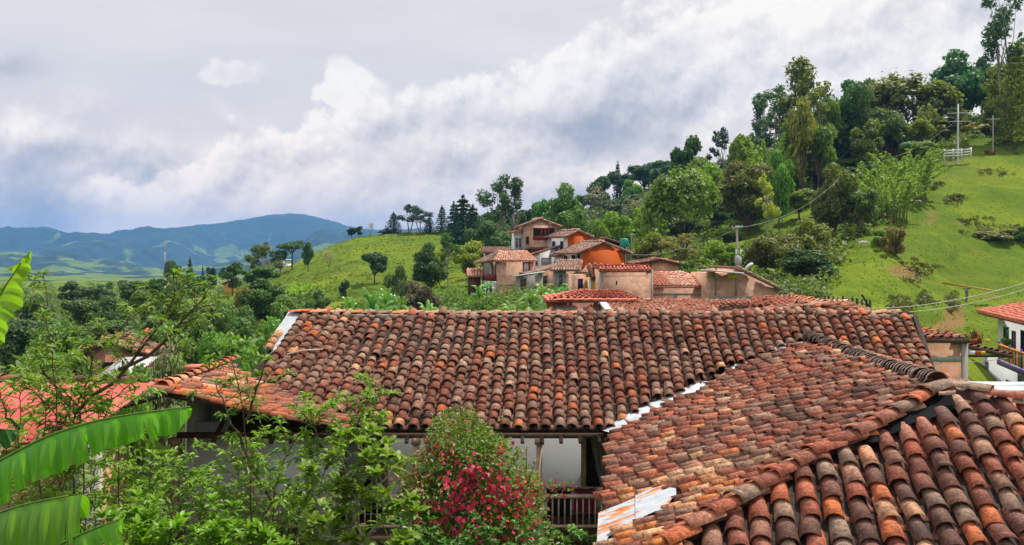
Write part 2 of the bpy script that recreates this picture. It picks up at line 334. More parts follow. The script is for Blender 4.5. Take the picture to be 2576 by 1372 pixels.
M_CURTAIN = plain('grey_curtain', (0.24, 0.22, 0.19), 0.95, var=0.3)
M_BLACKC = plain('black_cloth', (0.012, 0.012, 0.014), 0.95)
M_MAROON = plain('maroon_cloth', (0.16, 0.018, 0.05), 0.9)
M_STICK = plain('bleached_stick', (0.52, 0.44, 0.36), 0.9)
M_SKIN = plain('skin', (0.22, 0.11, 0.07), 0.6)
M_DENIM = plain('blue_jeans', (0.16, 0.24, 0.36), 0.9)
M_SHIRT = plain('grey_shirt', (0.38, 0.43, 0.50), 0.9)
M_HAIR = plain('dark_hair', (0.015, 0.012, 0.01), 0.8)
M_HIDE = plain('white_hide', (0.72, 0.70, 0.66), 0.9)

def metal_red():
    m, t, b, o = new_mat('red_sheet_roofing'); q = objco(t)
    n = t.noise(q, 1.2, 5, 0.6); k = t.mix(t.step(n, 0.35, 0.7), (0.62, 0.095, 0.080, 1), (0.78, 0.17, 0.14, 1)); n2 = t.noise(q, 11.0, 4, 0.7); k = t.mix(t.step(n2, 0.55, 0.75, 0, .45), k, (0.50, 0.20, 0.15, 1))
    t.l.new(k, b.inputs['Base Color']); b.inputs['Roughness'].default_value = 0.5; return m
M_REDROOF = metal_red()
def rusty():
    m, t, b, o = new_mat('rust_streaked_zinc'); q = objco(t)
    mp = t.new('ShaderNodeMapping'); t.l.new(q, mp.inputs[0]); mp.inputs['Scale'].default_value = (1.0, 3.2, 1.0)
    mp.inputs['Rotation'].default_value = (0, 0, math.radians(8))
    n = t.noise(mp.outputs[0], 1.7, 5, 0.62, dist=0.4); s = t.step(n, 0.52, 0.60)
    n2 = t.noise(q, 9, 4, 0.7)
    base = t.mix(t.step(n2, 0.3, 0.7), (0.36, 0.40, 0.44, 1), (0.50, 0.54, 0.58, 1))
    k = t.mix(s, base, t.mix(t.step(n2, 0.4, 0.6), (0.42, 0.13, 0.03, 1), (0.62, 0.24, 0.07, 1)))
    t.l.new(k, b.inputs['Base Color']); b.inputs['Roughness'].default_value = 0.55; return m
M_RUST = rusty()

def leaf_material(name, fixed=None, trans=0.35, spread=0.45, rough=0.55, yellow=0.35):
    """leaf colour from the object's own colour (or a fixed one), each leaf a little different"""
    m, t, b, o = new_mat(name)
    if fixed is None: c = t.new('ShaderNodeObjectInfo').outputs['Color']
    else:
        r = t.new('ShaderNodeRGB'); r.outputs[0].default_value = rgba(fixed); c = r.outputs[0]
    a = attr(t)
    lo = t.mix(1.0, c, (1 - spread, 1 - spread * 0.9, 1 - spread * 0.6, 1), 'MULTIPLY'); hi = t.mix(1.0, c, (1 + spread * 1.1, 1 + spread * 0.8, 1 + spread * 0.2, 1), 'MULTIPLY')
    k = t.mix(a, lo, hi)
    k = t.mix(t.step(a, 0.93, 1.0, 0, yellow), k, (0.30, 0.20, 0.04, 1))
    t.l.new(k, b.inputs['Base Color']); b.inputs['Roughness'].default_value = rough; b.inputs['Specular IOR Level'].default_value = 0.35
    if trans:
        tr = t.new('ShaderNodeBsdfTranslucent'); t.l.new(t.mix(1.0, k, (1.25, 1.5, 0.6, 1), 'MULTIPLY'), tr.inputs[0])
        mx = t.new('ShaderNodeMixShader'); mx.inputs[0].default_value = trans; mx.label = 'thin'
        t.l.new(b.outputs[0], mx.inputs[1]); t.l.new(tr.outputs[0], mx.inputs[2]); t.l.new(mx.outputs[0], o.inputs[0])
    return m
M_LEAF = leaf_material('foliage')
M_LEAF_GLOSS = leaf_material('glossy_foliage', rough=0.35, trans=0.25)
# ---------------------------------------------------------------- terrain: one sheet out to the mountains
def Zr(d, z): return HY - z / d * FP
PROF = {
    0:    [(4, Zr(4, -8.5)), (14, Zr(14, -8.5)), (30, Zr(30, -8.6)), (60, Zr(60, -9.3)), (120, 812), (200, 768), (350, 735), (600, 716), (1200, 708), (2000, 700), (3000, 672), (3900, 640), (4500, 590), (5200, 620), (7000, 584), (9400, 640)],
    160:  [(4, Zr(4, -8.5)), (14, Zr(14, -8.5)), (30, Zr(30, -8.6)), (60, Zr(60, -9.3)), (120, 812), (200, 768), (350, 735), (600, 714), (1200, 706), (2000, 700), (3000, 680), (3900, 650), (4500, 618), (5200, 622), (7000, 592), (9400, 640)],
    330:  [(4, Zr(4, -8.5)), (14, Zr(14, -8.5)), (30, Zr(30, -8.6)), (60, Zr(60, -9.5)), (120, 810), (200, 765), (350, 736), (600, 716), (1200, 710), (2000, 702), (3000, 690), (3900, 668), (4500, 655), (5200, 640), (7000, 578), (9400, 640)],
    450:  [(4, Zr(4, -8.5)), (14, Zr(14, -8.5)), (30, Zr(30, -8.6)), (60, Zr(60, -9.8)), (120, 805), (150, 775), (180, 755), (230, 768), (600, 722), (1200, 712), (2000, 704), (3000, 694), (3900, 680), (4500, 665), (5200, 630), (7000, 565), (9400, 640)],
    560:  [(4, Zr(4, -8.5)), (14, Zr(14, -8.5)), (30, Zr(30, -8.6)), (60, Zr(60, -9.8)), (120, 797), (150, 765), (180, 741), (230, 752), (600, 722), (1200, 712), (2000, 704), (3000, 690), (3900, 672), (4500, 655), (5200, 630), (7000, 556), (9400, 640)],
    700:  [(4, Zr(4, -8.5)), (14, Zr(14, -8.5)), (30, Zr(30, -8.6)), (60, Zr(60, -9.3)), (120, 797), (150, 765), (200, 722), (260, 683), (330, 700), (600, 718), (2000, 704), (3000, 688), (3900, 660), (5200, 620), (7000, 521), (9400, 640)],
    780:  [(4, Zr(4, -8.5)), (14, Zr(14, -8.5)), (30, Zr(30, -8.6)), (60, Zr(60, -9.0)), (115, 790), (150, 748), (200, 695), (260, 640), (330, 665), (600, 712), (2000, 704), (3000, 680), (3900, 650), (5200, 610), (7000, 530), (9400, 640)],
    870:  [(4, Zr(4, -8.5)), (14, Zr(14, -8.5)), (30, Zr(30, -8.6)), (60, Zr(60, -8.6)), (110, 785), (150, 735), (200, 665), (258, 597), (330, 630), (600, 700), (2000, 704), (3900, 650), (5200, 610), (7000, 560), (9400, 640)],
    960:  [(4, Zr(4, -8.5)), (14, Zr(14, -8.5)), (30, Zr(30, -8.5)), (60, Zr(60, -8.4)), (105, 782), (150, 725), (200, 655), (262, 584), (340, 610), (600, 680), (2000, 704), (3900, 650), (5200, 620), (7000, 575), (9400, 640)],
    1110: [(4, Zr(4, -8.5)), (14, Zr(14, -8.5)), (30, Zr(30, -8.3)), (60, Zr(60, -8.2)), (100, 775), (150, 712), (200, 645), (270, 578), (350, 590), (600, 640), (3900, 650), (7000, 590), (9400, 640)],
    1300: [(4, Zr(4, -8.5)), (14, Zr(14, -8.5)), (30, Zr(30, -7.8)), (60, Zr(60, -7.4)), (90, 768), (118, 730), (150, 690), (200, 640), (300, 570), (400, 560), (600, 600), (7000, 590), (9400, 640)],
    1500: [(4, Zr(4, -8.5)), (14, Zr(14, -8.5)), (30, Zr(30, -7.0)), (60, Zr(60, -6.0)), (90, 748), (118, 722), (150, 672), (200, 622), (300, 545), (400, 520), (600, 560), (7000, 590), (9400, 640)],
    1700: [(4, Zr(4, -8.5)), (14, Zr(14, -8.0)), (30, Zr(30, -6.5)), (60, Zr(60, -5.2)), (90, 740), (125, 678), (150, 640), (200, 580), (260, 515), (330, 462), (420, 452), (600, 500), (7000, 590), (9400, 640)],
    1900: [(4, Zr(4, -8.5)), (14, Zr(14, -7.5)), (30, Zr(30, -6.2)), (60, Zr(60, -4.8)), (80, 740), (100, 700), (130, 632), (160, 565), (200, 500), (250, 430), (310, 390), (450, 420), (7000, 590), (9400, 640)],
    2070: [(4, Zr(4, -8.5)), (14, Zr(14, -7.5)), (30, Zr(30, -6.0)), (50, Zr(50, -4.2)), (62, 765), (80, 722), (110, 650), (140, 560), (170, 480), (210, 410), (260, 365), (330, 365), (450, 420), (7000, 590), (9400, 640)],
    2200: [(4, Zr(4, -8.5)), (14, Zr(14, -7.5)), (30, Zr(30, -6.0)), (50, Zr(50, -5.0)), (62, 790), (77, 745), (94, 660), (108, 602), (140, 525), (170, 445), (210, 380), (260, 340), (350, 345), (7000, 590), (9400, 640)],
    2350: [(4, Zr(4, -8.5)), (14, Zr(14, -7.5)), (30, Zr(30, -6.0)), (50, Zr(50, -6.0)), (62, 868), (72, 835), (85, 765), (100, 695), (130, 545), (155, 432), (175, 385), (200, 335), (240, 315), (350, 340), (7000, 590), (9400, 640)],
    2440: [(4, Zr(4, -8.5)), (14, Zr(14, -7.5)), (30, Zr(30, -7.0)), (50, Zr(50, -7.2)), (62, 895), (73, 862), (85, 805), (100, 757), (120, 645), (150, 455), (161, 395), (190, 318), (230, 300), (350, 330), (7000, 590), (9400, 640)],
    2576: [(4, Zr(4, -8.5)), (14, Zr(14, -8.0)), (30, Zr(30, -8.5)), (60, Zr(60, -9.0)), (85, 850), (100, 775), (125, 625), (155, 430), (185, 313), (230, 298), (350, 330), (7000, 590), (9400, 640)],
    2900: [(4, Zr(4, -8.5)), (14, Zr(14, -8.5)), (30, Zr(30, -8.5)), (60, Zr(60, -9.0)), (85, 840), (100, 760), (125, 610), (155, 415), (185, 298), (230, 280), (350, 310), (7000, 590), (9400, 640)],
}
DG = np.exp(np.linspace(math.log(3.2), math.log(9400), 460))
XK = np.array(sorted(PROF))
TAB = np.array([np.interp(np.log(DG), np.log([p[0] for p in PROF[k]]), [(HY - p[1]) / FP for p in PROF[k]]) for k in XK])
ker = np.array([1, 2, 3, 4, 3, 2, 1.0]); ker /= ker.sum()
TAB = np.array([np.convolve(np.pad(r, 3, 'edge'), ker, 'valid') for r in TAB])
XF = np.arange(0, 2901, 20)
FINE = np.array([np.interp(XF, XK, TAB[:, j]) for j in range(len(DG))]).T
k9 = np.ones(5) / 5
FINE = np.array([np.convolve(np.pad(FINE[:, j], 2, 'edge'), k9, 'valid') for j in range(len(DG))]).T
def ground(x, y):
    x = np.asarray(x, float); y = np.asarray(y, float)
    r = np.hypot(x, y); az = np.arctan2(x, y)
    azc = np.clip(az, -0.54, 0.62)
    X = CX + FP * np.tan(azc); d = np.where(np.abs(az) < 0.63, np.maximum(y, 1), r * np.cos(azc))
    u = np.clip(X / 20, 0, len(XF) - 1.001); v = np.clip((np.log(np.maximum(d, 3.2)) - math.log(3.2)) / (math.log(9400) - math.log(3.2)) * (len(DG) - 1), 0, len(DG) - 1.001)
    i = u.astype(int); j = v.astype(int); fu = u - i; fv = v - j
    w_ = (FINE[i, j] * (1 - fu) + FINE[i + 1, j] * fu) * (1 - fv) + (FINE[i, j + 1] * (1 - fu) + FINE[i + 1, j + 1] * fu) * fv
    z = w_ * d
    z = z + fbm(x / 700, y / 700, 5, 3) * 90 * np.clip((d - 1500) / 2500, 0, 1) + fbm(x / 160, y / 160, 4, 5) * 34 * np.clip((d - 700) / 2500, 0, 1)
    rid = np.abs(fbm(x / 1500, y / 1500, 5, 41)) * 2; rid2 = np.abs(fbm(x / 480, y / 480, 4, 43)) * 2
    z = z + (0.16 - rid) * 420 * np.clip((d - 3200) / 1600, 0, 1) * np.clip((6700 - d) / 900, 0.12, 1) + (0.2 - rid2) * 150 * np.clip((d - 2200) / 1600, 0, 1) * np.clip((6900 - d) / 900, 0.25, 1)
    z = z + fbm(x / 9, y / 9, 3, 11) * 0.9 * np.clip((d - 45) / 60, 0, 1) + fbm(x / 2.6, y / 2.6, 2, 12) * 0.30 * np.clip((d - 30) / 40, 0, 1)
    # small cattle terraces across the pastures
    ter = np.sin((z + fbm(x / 6, y / 6, 2, 17) * 2.5) * 4.2)
    z = z + np.where((d > 70) & (d < 420), ter * 0.16, 0)
    return z
def gz(X, d): return float(ground((X - CX) / FP * d, d))
def terrain():
    az = np.concatenate([np.linspace(-math.pi, -0.70, 40)[:-1], np.linspace(-0.70, 0.70, 640), np.linspace(0.70, math.pi, 40)[1:]])
    rr = np.concatenate([np.exp(np.linspace(math.log(3.2), math.log(60), 60))[:-1], np.exp(np.linspace(math.log(60), math.log(450), 230))[:-1], np.exp(np.linspace(math.log(450), math.log(9300), 330))])
    A, R = np.meshgrid(az, rr); x = np.sin(A) * R; y = np.cos(A) * R; z = ground(x, y)
    V = np.stack([x, y, z], -1).reshape(-1, 3); n, m = A.shape
    i = np.arange(n - 1)[:, None] * m; j = np.arange(m - 1)[None, :]
    F = np.stack([i + j, i + j + 1, i + m + j + 1, i + m + j], -1).reshape(-1, 4)
    c = len(V); V = np.vstack([V, [0, 0, z[0].mean()]]); F = np.vstack([F, [[c, k + 1, k, -1] for k in range(m - 1)]])
    o = mesh_np('ground', V, F, M_GROUND, None, None, True)
    X = CX + FP * np.tan(np.clip(A, -1.2, 1.2)); d = R * np.cos(np.clip(A, -1.2, 1.2)); Yi = HY - z / np.maximum(d, 1) * FP
    f = np.clip((d - 2600) / 1500, 0, 1) * 0.62 + fbm(x / 420, y / 420, 5, 21) * 2.2 * np.clip((d - 900) / 1200, 0, 1) + fbm(x / 120, y / 120, 4, 23) * 2.6 * np.clip((d - 450) / 500, 0, 1) + .20 * (d > 700)
    f = f + np.clip((640 - Yi) / 40, 0, 1) * np.clip((d - 3000) / 500, 0, 1) * 0.45
    f = np.where((d < 60) & (X < 2050), 0.8, f)
    f = np.append(np.clip(f, 0, 1).reshape(-1), 0.5)
    at = o.data.attributes.new('forest', 'FLOAT', 'POINT'); at.data.foreach_set('value', f.astype(np.float32))
    # bare earth: paths, slips and the trodden bank on the near pasture
    def patch(Xp, Yp, rx, ry): return np.exp(-(((X - Xp) / rx) ** 2 + ((Yi - Yp) / ry) ** 2))
    near = (d < 230) & (d > 50)
    e = patch(2345, 545, 34, 30) * 0.52 + patch(2385, 500, 60, 14) * 0.5 + patch(2480, 745, 40, 8) * .5 + patch(2400, 800, 30, 36) * .9 + patch(2365, 830, 26, 22) * .9 + patch(2385, 420, 30, 40) * .4 + patch(2310, 600, 30, 40) * .45 + patch(2270, 690, 60, 30) * .5 + patch(2290, 680, 26, 10) * .6 + patch(2480, 590, 60, 12) * .5 + patch(2470, 420, 40, 6) * .5 + patch(2275, 770, 40, 16) * .7 + patch(1490, 440, 5, 5) * 0
    e = e * near + fbm(x / 12, y / 12, 4, 31) * 0.7 * (d > 60) * (d < 450)
    e = np.append(np.clip(e, 0, 1).reshape(-1), 0)
    at = o.data.attributes.new('earth', 'FLOAT', 'POINT'); at.data.foreach_set('value', e.astype(np.float32))
    return tag(o, kind='structure')
def ground_material():
    m, t, b, o = new_mat('pasture_and_forest'); q = objco(t)
    n1 = t.noise(q, 0.045, 6, 0.65); n2 = t.noise(q, 0.9, 5, 0.7); n3 = t.noise(q, 0.012, 4, 0.6); n4 = t.noise(q, 3.5, 4, 0.7)
    g = t.mix(t.step(n1, 0.38, 0.64), (0.100, 0.165, 0.010, 1), (0.180, 0.238, 0.012, 1))
    g = t.mix(t.step(n2, 0.50, 0.70, 0, 0.42), g, (0.075, 0.115, 0.012, 1))
    g = t.mix(t.step(n4, 0.55, 0.75, 0, 0.22), g, (0.26, 0.255, 0.055, 1))
    n5 = t.noise(q, 0.028, 5, 0.7); g = t.mix(t.step(n5, 0.46, 0.60, 0, 0.55), g, (0.055, 0.115, 0.012, 1)); n6 = t.noise(q, 0.16, 5, 0.7); g = t.mix(t.step(n6, 0.54, 0.68, 0, 0.5), g, (0.17, 0.165, 0.030, 1))
    e = t.m('ADD', attr(t, 'earth'), t.m('MULTIPLY', t.m('SUBTRACT', n2, 0.5), 0.9))
    g = t.mix(t.step(e, 0.34, 0.60, 0, 0.85), g, t.mix(n4, (0.13, 0.09, 0.04, 1), (0.36, 0.19, 0.08, 1)))
    fz = t.m('ADD', attr(t, 'forest'), t.m('MULTIPLY', t.m('SUBTRACT', n3, 0.5), 0.8))
    fo = t.mix(t.step(t.noise(q, 0.02, 5, 0.7), 0.35, 0.65), (0.010, 0.026, 0.014, 1), (0.040, 0.070, 0.026, 1))
    k = t.mix(t.step(fz, 0.35, 0.55), g, fo)
    t.l.new(k, b.inputs['Base Color']); b.inputs['Roughness'].default_value = 0.95; b.inputs['Specular IOR Level'].default_value = 0.1
    bump(t, b, t.m('ADD', t.m('MULTIPLY', n2, 0.6), t.m('MULTIPLY', n4, 0.35)), 1.0, 0.6); return m
M_GROUND = ground_material()
terrain()

# ---------------------------------------------------------------- clay tiles
def build_tiles(P0, P1, N, R1, R0=None, nseg=6, lift1=0.045, lift0=0.012, thick=0.014, flip=False, ht=0.78, rng=RNG, jit=0.0):
    """barrel tiles from upper end P0 to lower end P1, all vectorised; returns V, F and faces per tile"""
    n = len(P0); R0 = R0 if R0 is not None else R1 * 0.8
    R1 = np.broadcast_to(R1, (n,)); R0 = np.broadcast_to(R0, (n,))
    a = P1 - P0; a /= np.linalg.norm(a, axis=1)[:, None]; r = np.cross(a, N); r /= np.linalg.norm(r, axis=1)[:, None]; N = np.cross(r, a)
    if jit:
        ya = rng.normal(0, jit, n)[:, None]; c = P0 * .5 + P1 * .5; L = np.linalg.norm(P1 - P0, axis=1)[:, None] / 2
        a2 = a * np.cos(ya) + r * np.sin(ya); P0 = c - a2 * L; P1 = c + a2 * L; r = r * np.cos(ya) - a * np.sin(ya)
        tw = rng.normal(0, jit * 1.2, n)[:, None]; r2 = r * np.cos(tw) + N * np.sin(tw); N = N * np.cos(tw) - r * np.sin(tw); r = r2
    P0 = P0 + N * np.broadcast_to(lift0, (n,))[:, None]; P1 = P1 + N * np.broadcast_to(lift1, (n,))[:, None]
    an = np.linspace(0.0, math.pi, nseg + 1); sg = -1.0 if flip else 1.0
    def ring(Pc, R): return Pc[:, None, :] + R[:, None, None] * (np.cos(an)[None, :, None] * r[:, None, :] + sg * ht * np.sin(an)[None, :, None] * N[:, None, :])
    A = ring(P0, R0); B = ring(P1, R1); C = ring(P1, R1 - thick); D = ring(P1 - a * 0.09, R1 * 0.97 - thick)
    V = np.concatenate([A, B, C, D], 1); k = nseg + 1; f = []
    for s in range(nseg):
        f += [[s, s + 1, k + s + 1, k + s], [k + s, k + s + 1, 2 * k + s + 1, 2 * k + s], [2 * k + s, 2 * k + s + 1, 3 * k + s + 1, 3 * k + s]]
    f = np.array(f); F = (f[None] + (np.arange(n) * 4 * k)[:, None, None]).reshape(-1, 4)
    return V.reshape(-1, 3), F, len(f)
def tiled(name, surf, scols, tmax, keep, expo, mat, parent, rad=0.095, nseg=6, pans=True, length=0.40, jit=0.03, tintf=None, sag=0.05, tstart=0.0, seed=1, lift=0.055, pan_dark=0.6, ht=0.86):
    """columns of cover tiles with channel tiles between, over surf(s, t); one mesh"""
    rng = np.random.default_rng(seed); mb = MB()
    scols = np.asarray(scols, float); tm = tmax if callable(tmax) else (lambda s: tmax)
    for pas in ((0, 1) if pans else (0,)):
        S = []; Tl = []
        cols_ = scols if pas == 0 else (scols[:-1] + scols[1:]) / 2
        for s in cols_:
            t = tm(s) + rng.uniform(-.02, .03)
            while t > tstart:
                S.append(s + rng.normal(0, 0.009)); Tl.append(t); t -= expo * (1 + rng.uniform(-.13, .13))
        S = np.array(S); Tl = np.array(Tl); S = S + fbm(S * 1.3, Tl * 1.1, 3, seed + 60) * 0.085
        mid = surf(S, Tl - expo / 2); ok = keep(mid) if keep else np.ones(len(S), bool)
        S = S[ok]; Tl = Tl[ok]
        if not len(S): continue
        P1 = surf(S, Tl); P0 = surf(S, Tl - length); e = 0.05
        ds = surf(S + e, Tl - length / 2) - surf(S - e, Tl - length / 2); dt = P1 - P0; N = np.cross(ds, dt); N /= np.linalg.norm(N, axis=1)[:, None]
        N = np.where(N[:, 2:3] < 0, -N, N)
        sg = fbm(S * 0.7, Tl * 0.7, 3, seed + 40) * sag * 2; P1 = P1 + N * sg[:, None]; P0 = P0 + N * (fbm(S * 0.7, (Tl - length) * 0.7, 3, seed + 40) * sag * 2)[:, None]
        R = (rad(S) if callable(rad) else rad) * rng.uniform(0.88, 1.12, len(S))
        if pas == 0:
            odd = rng.random(len(S)) < 0.035
            V, F, k = build_tiles(P0, P1, N, R, R * 0.80, nseg, lift + rng.uniform(0, 0.016, len(S)) + odd * 0.03, 0.018, 0.014, False, ht, rng, jit)
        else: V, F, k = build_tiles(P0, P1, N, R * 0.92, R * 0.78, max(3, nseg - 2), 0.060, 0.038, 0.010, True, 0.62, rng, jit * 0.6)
        tn = rng.random(len(S)) ** 1.0
        if tintf is not None: tn = tintf(S, Tl, tn, rng)
        if pas: tn = tn * pan_dark * 0.22  # channel tiles tinted darker, the shade between columns put into their colour
        mb.add(V, F, np.repeat(np.clip(tn, 0, 1), k))
    return mb.build(name, mat, parent)
def tile_line(mb, pts, expo=0.33, rad=0.11, length=0.42, N=(0, 0, 1), rng=RNG, tint=None, lift1=0.05, lift0=0.01, jit=0.03, ht=0.85, nseg=6):
    """a row of tiles along a polyline (ridges and hips), from its first point downwards"""
    pts = np.asarray(pts, float); seg = np.linalg.norm(np.diff(pts, axis=0), axis=1); cum = np.concatenate([[0], np.cumsum(seg)])
    u = []; t = length
    while t < cum[-1]: u.append(t); t += expo * (1 + rng.uniform(-.08, .08))
    u = np.array(u); at = lambda q: np.stack([np.interp(q, cum, pts[:, i]) for i in range(3)], 1)
    P1 = at(u); P0 = at(u - length); Nn = np.tile(np.asarray(N, float), (len(u), 1))
    V, F, k = build_tiles(P0, P1, Nn, rad * rng.uniform(.93, 1.08, len(u)), None, nseg, lift1, lift0, 0.014, False, ht, rng, jit)
    tn = rng.random(len(u)) if tint is None else tint(u, rng)
    mb.add(V, F, np.repeat(tn, k)); return mb
def poly_keep(poly, fx=lambda p: p[:, :2]):
    """true for points whose plan position lies in the polygon"""
    poly = np.asarray(poly, float)[:, :2]
    def k(p):
        q = fx(p); ins = np.zeros(len(q), bool); j = len(poly) - 1
        for i in range(len(poly)):
            xi, yi = poly[i]; xj, yj = poly[j]
            c = ((yi > q[:, 1]) != (yj > q[:, 1])) & (q[:, 0] < (xj - xi) * (q[:, 1] - yi) / (yj - yi + 1e-12) + xi)
            ins ^= c; j = i
        return ins
    return k
def slab(mb, poly, zf, th=0.08, t=0.5):
    """flat roof bed under the tiles: polygon in plan, height function, thickness"""
    top = np.array([[x, y, zf(x, y)] for x, y in poly]); n = len(top); bot = top - [0, 0, th]
    c = len(top); V = np.vstack([top, bot, top.mean(0), bot.mean(0)])
    F = [[i, (i + 1) % n, 2 * n, -1] for i in range(n)] + [[n + (i + 1) % n, n + i, 2 * n + 1, -1] for i in range(n)] + [[i, n + i, n + (i + 1) % n, (i + 1) % n] for i in range(n)]
    return mb.add(V, F, t)

# ---------------------------------------------------------------- the old courtyard house across the picture
KM = 0.4885
house = empty('courtyard_house', (0, 18.5, -8.5), 'long old white house with weathered brown tile roof and wooden gallery, behind the garden', 'house')
def zmain(x, y): return -1.385 - KM * (20.6 - y)
XT = [720, 760, 1000, 1400, 1700, 2200, 2290]; QT = [0.16, 0.14, 0.08, 0.05, 0.045, 0.115, 0.22]
def surf_main(s, t):
    """s = plan x on the ridge, t = metres down the slope"""
    X = CX + s / 20.6 * FP; q = np.interp(X, XT, QT); c = 1 / math.hypot(1, KM)
    y = 20.6 - t * c; x = s - q * (20.6 - y)
    return np.stack([x, y, zmain(x, y)], -1)
SL = 3.93 * math.hypot(1, KM)
# west slope of the near wing
ZW = lambda x, y: -3.1826 + 0.33339 * x - 0.0458 * y
AP = np.array([5.72, 11.70, 0.0]); AP[2] = ZW(AP[0], AP[1])
ZS = lambda x, y: AP[2] + 0.075 * (x - AP[0]) + 0.374 * (y - AP[1])
def on_plane(X, Y, zf):
    """point on a roof plane seen at a picture position"""
    a = zf(0, 0); bx = zf(1, 0) - a; cy = zf(0, 1) - a; d = a / ((HY - Y) / FP - bx * (X - CX) / FP - cy)
    return P(X, Y, d)
# valley between the main slope and the near wing, as plan points
VAL = [on_plane(x, y, zmain) for x, y in ((2032, 860), (2018, 863), (1967, 869), (1915, 900), (1841, 921), (1761, 961), (1701, 989), (1631, 1020), (1570, 1052), (1514, 1089))]
VAL2 = [on_plane(x, y, ZW) for x, y in ((2040, 864), (2027, 868), (1971, 889), (1920, 911), (1864, 935), (1794, 963), (1747, 995), (1673, 1028), (1607, 1068), (1552, 1098))]
vx = np.array([v[0] for v in VAL])[::-1]; vy = np.array([v[1] for v in VAL])[::-1]
# hidden part of the main slope right of the ridge of the near wing
RF = np.array([6.45, 19.40]); 
def keep_main(p):
    x, y = p[:, 0], p[:, 1]
    lim = np.interp(x, vx, vy, left=-1, right=99)
    right = x > vx[-1]
    # over the rope ridge the main slope runs on down behind it
    lim = np.where(right, 15.6, lim)
    wing = -2.35 - 0.30 * (x + 6)                          # left wing surface
    zz = zmain(x, y)
    okl = (zz > wing - 0.02) | (x > -3.0)
    return (y > lim) & okl & (y > 16.62)
def tint_main(S, Tl, tn, rng):
    left = np.clip((-3.4 - S) / 1.6, 0, 1) + 0.5 * np.clip((Tl - 3.6) / .8, 0, 1); k = np.where((tn < .3) & (rng.random(len(S)) < .6), tn + .35, tn) * 0.82
    k = np.where(rng.random(len(S)) < 0.03 + 0.25 * left, 0.80 + 0.2 * rng.random(len(S)), k)
    return k
sx = np.arange(-4.76, 9.2, 0.243)
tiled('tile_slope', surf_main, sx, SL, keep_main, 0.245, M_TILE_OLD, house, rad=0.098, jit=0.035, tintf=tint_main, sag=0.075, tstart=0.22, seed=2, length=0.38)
mb = MB()
xa = -5.3
slab(mb, [(-4.9, 20.6), (9.25, 20.6), (8.55, 18.2), (8.1, 16.0), (6.6, 16.9), (6.3, 19.4), (1.95, 16.72), (-5.35, 16.72), (-5.5, 18.2)], lambda x, y: zmain(x, y) + 0.0, 0.08)
mb.build('roof_bed', M_UNDER, house)
mb = MB(); slab(mb, [(-5.3, 20.62), (9.25, 20.62), (9.25, 24.6), (-5.3, 24.6)], lambda x, y: -1.33 - KM * (y - 20.6), 0.08); mb.build('rear_slope', M_UNDER, house)
mb = MB(); tile_line(mb, [(-5.05, 20.62, -1.36), (-3.2, 20.62, -1.39), (1, 20.62, -1.40), (5, 20.62, -1.41), (9.35, 20.62, -1.38)][::1], 0.36, 0.10, 0.45, ht=0.55, tint=lambda u, r: np.where(r.random(len(u)) < 0.22, 0.85 + 0.13 * r.random(len(u)), 0.5 + 0.25 * r.random(len(u))))
tile_line(mb, [(-5.15, 20.52, -1.34), (-3.9, 20.50, -1.37)], 0.40, 0.10, 0.5, ht=0.5, tint=lambda u, r: 0.9 + 0.1 * r.random(len(u)))
mb.build('ridge_tiles', M_TILE_OLD, house)
mb = MB(); rr = np.random.default_rng(5)
for i in range(48):
    x0 = -4.9 + i * 0.295; mb.box((x0, 20.36 + rr.uniform(-.02, .02), -1.50), (0.30, 0, 0), (0, 0.20, 0), (0, 0, 0.085 + rr.uniform(0, .03)))
mb.build('ridge_mortar', M_MORTAR, house)
# zinc strip at the left verge and two tile columns on it
def strip(name, pts, width_vec, mat, parent, th=0.012, bumps=0.0):
    mb = MB(); pts = np.asarray(pts, float); W = np.asarray(width_vec, float)
    for a, b in zip(pts[:-1], pts[1:]): mb.box(a, b - a, W, (0, 0, th))
    return mb.build(name, mat, parent)
lv = [on_plane(X, Y, zmain) + [0, 0, 0.05] for X, Y in ((728, 786), (716, 806), (690, 842), (664, 884))]
rv = [on_plane(X, Y, zmain) + [0, 0, 0.05] for X, Y in ((757, 786), (746, 812), (722, 846), (690, 886))]
mb = MB()
for i in range(3): mb.add([lv[i], rv[i], rv[i + 1], lv[i + 1]], [[0, 3, 2, 1]])
mb.add([on_plane(698, 880, zmain) + [0, 0, .07], on_plane(722, 842, zmain) + [0, 0, .07], on_plane(702, 880, zmain) + [0, 0, .07], on_plane(675, 902, zmain) + [0, 0, .07]], [[0, 1, 2, 3]])
mb.build('zinc_flashing', M_ZINC, house)
mb = MB(); nrm = np.array([0, -KM, 1]); nrm = nrm / np.linalg.norm(nrm)
c1 = [on_plane(X, Y, zmain) + [0, 0, .06] for X, Y in ((705, 842), (690, 862), (673, 892), (664, 905))]
tile_line(mb, c1, 0.24, 0.10, 0.36, N=nrm, tint=lambda u, r: 0.86 + 0.14 * r.random(len(u)))
c2 = [on_plane(X, Y, zmain) + [0, 0, .06] for X, Y in ((738, 786), (724, 803))]
tile_line(mb, c2, 0.3, 0.10, 0.36, N=nrm, tint=lambda u, r: 1.0 + 0 * u)
mb.build('verge_tiles', M_TILE_OLD, house)
# slipped tiles where the columns on the left have broken up
st = empty('wooden_stick', tuple(on_plane(760, 910, zmain) + [0, 0, .2]), 'pale bare stick lying across the brown tiles near the left end of the long roof', 'stick')
mb = MB(); mb.tube([on_plane(722, 918, zmain) + [0, 0, .22], on_plane(760, 911, zmain) + [0, 0, .24], on_plane(812, 905, zmain) + [0, 0, .22]], [0.018, 0.022, 0.014], 5); mb.build('shaft', M_STICK, st)
mb = MB(); mb.tube([on_plane(752, 912, zmain) + [0, 0, .235], on_plane(746, 917, zmain) + [0, 0, .17]], [0.011, 0.007], 5); mb.build('snag', M_STICK, st)
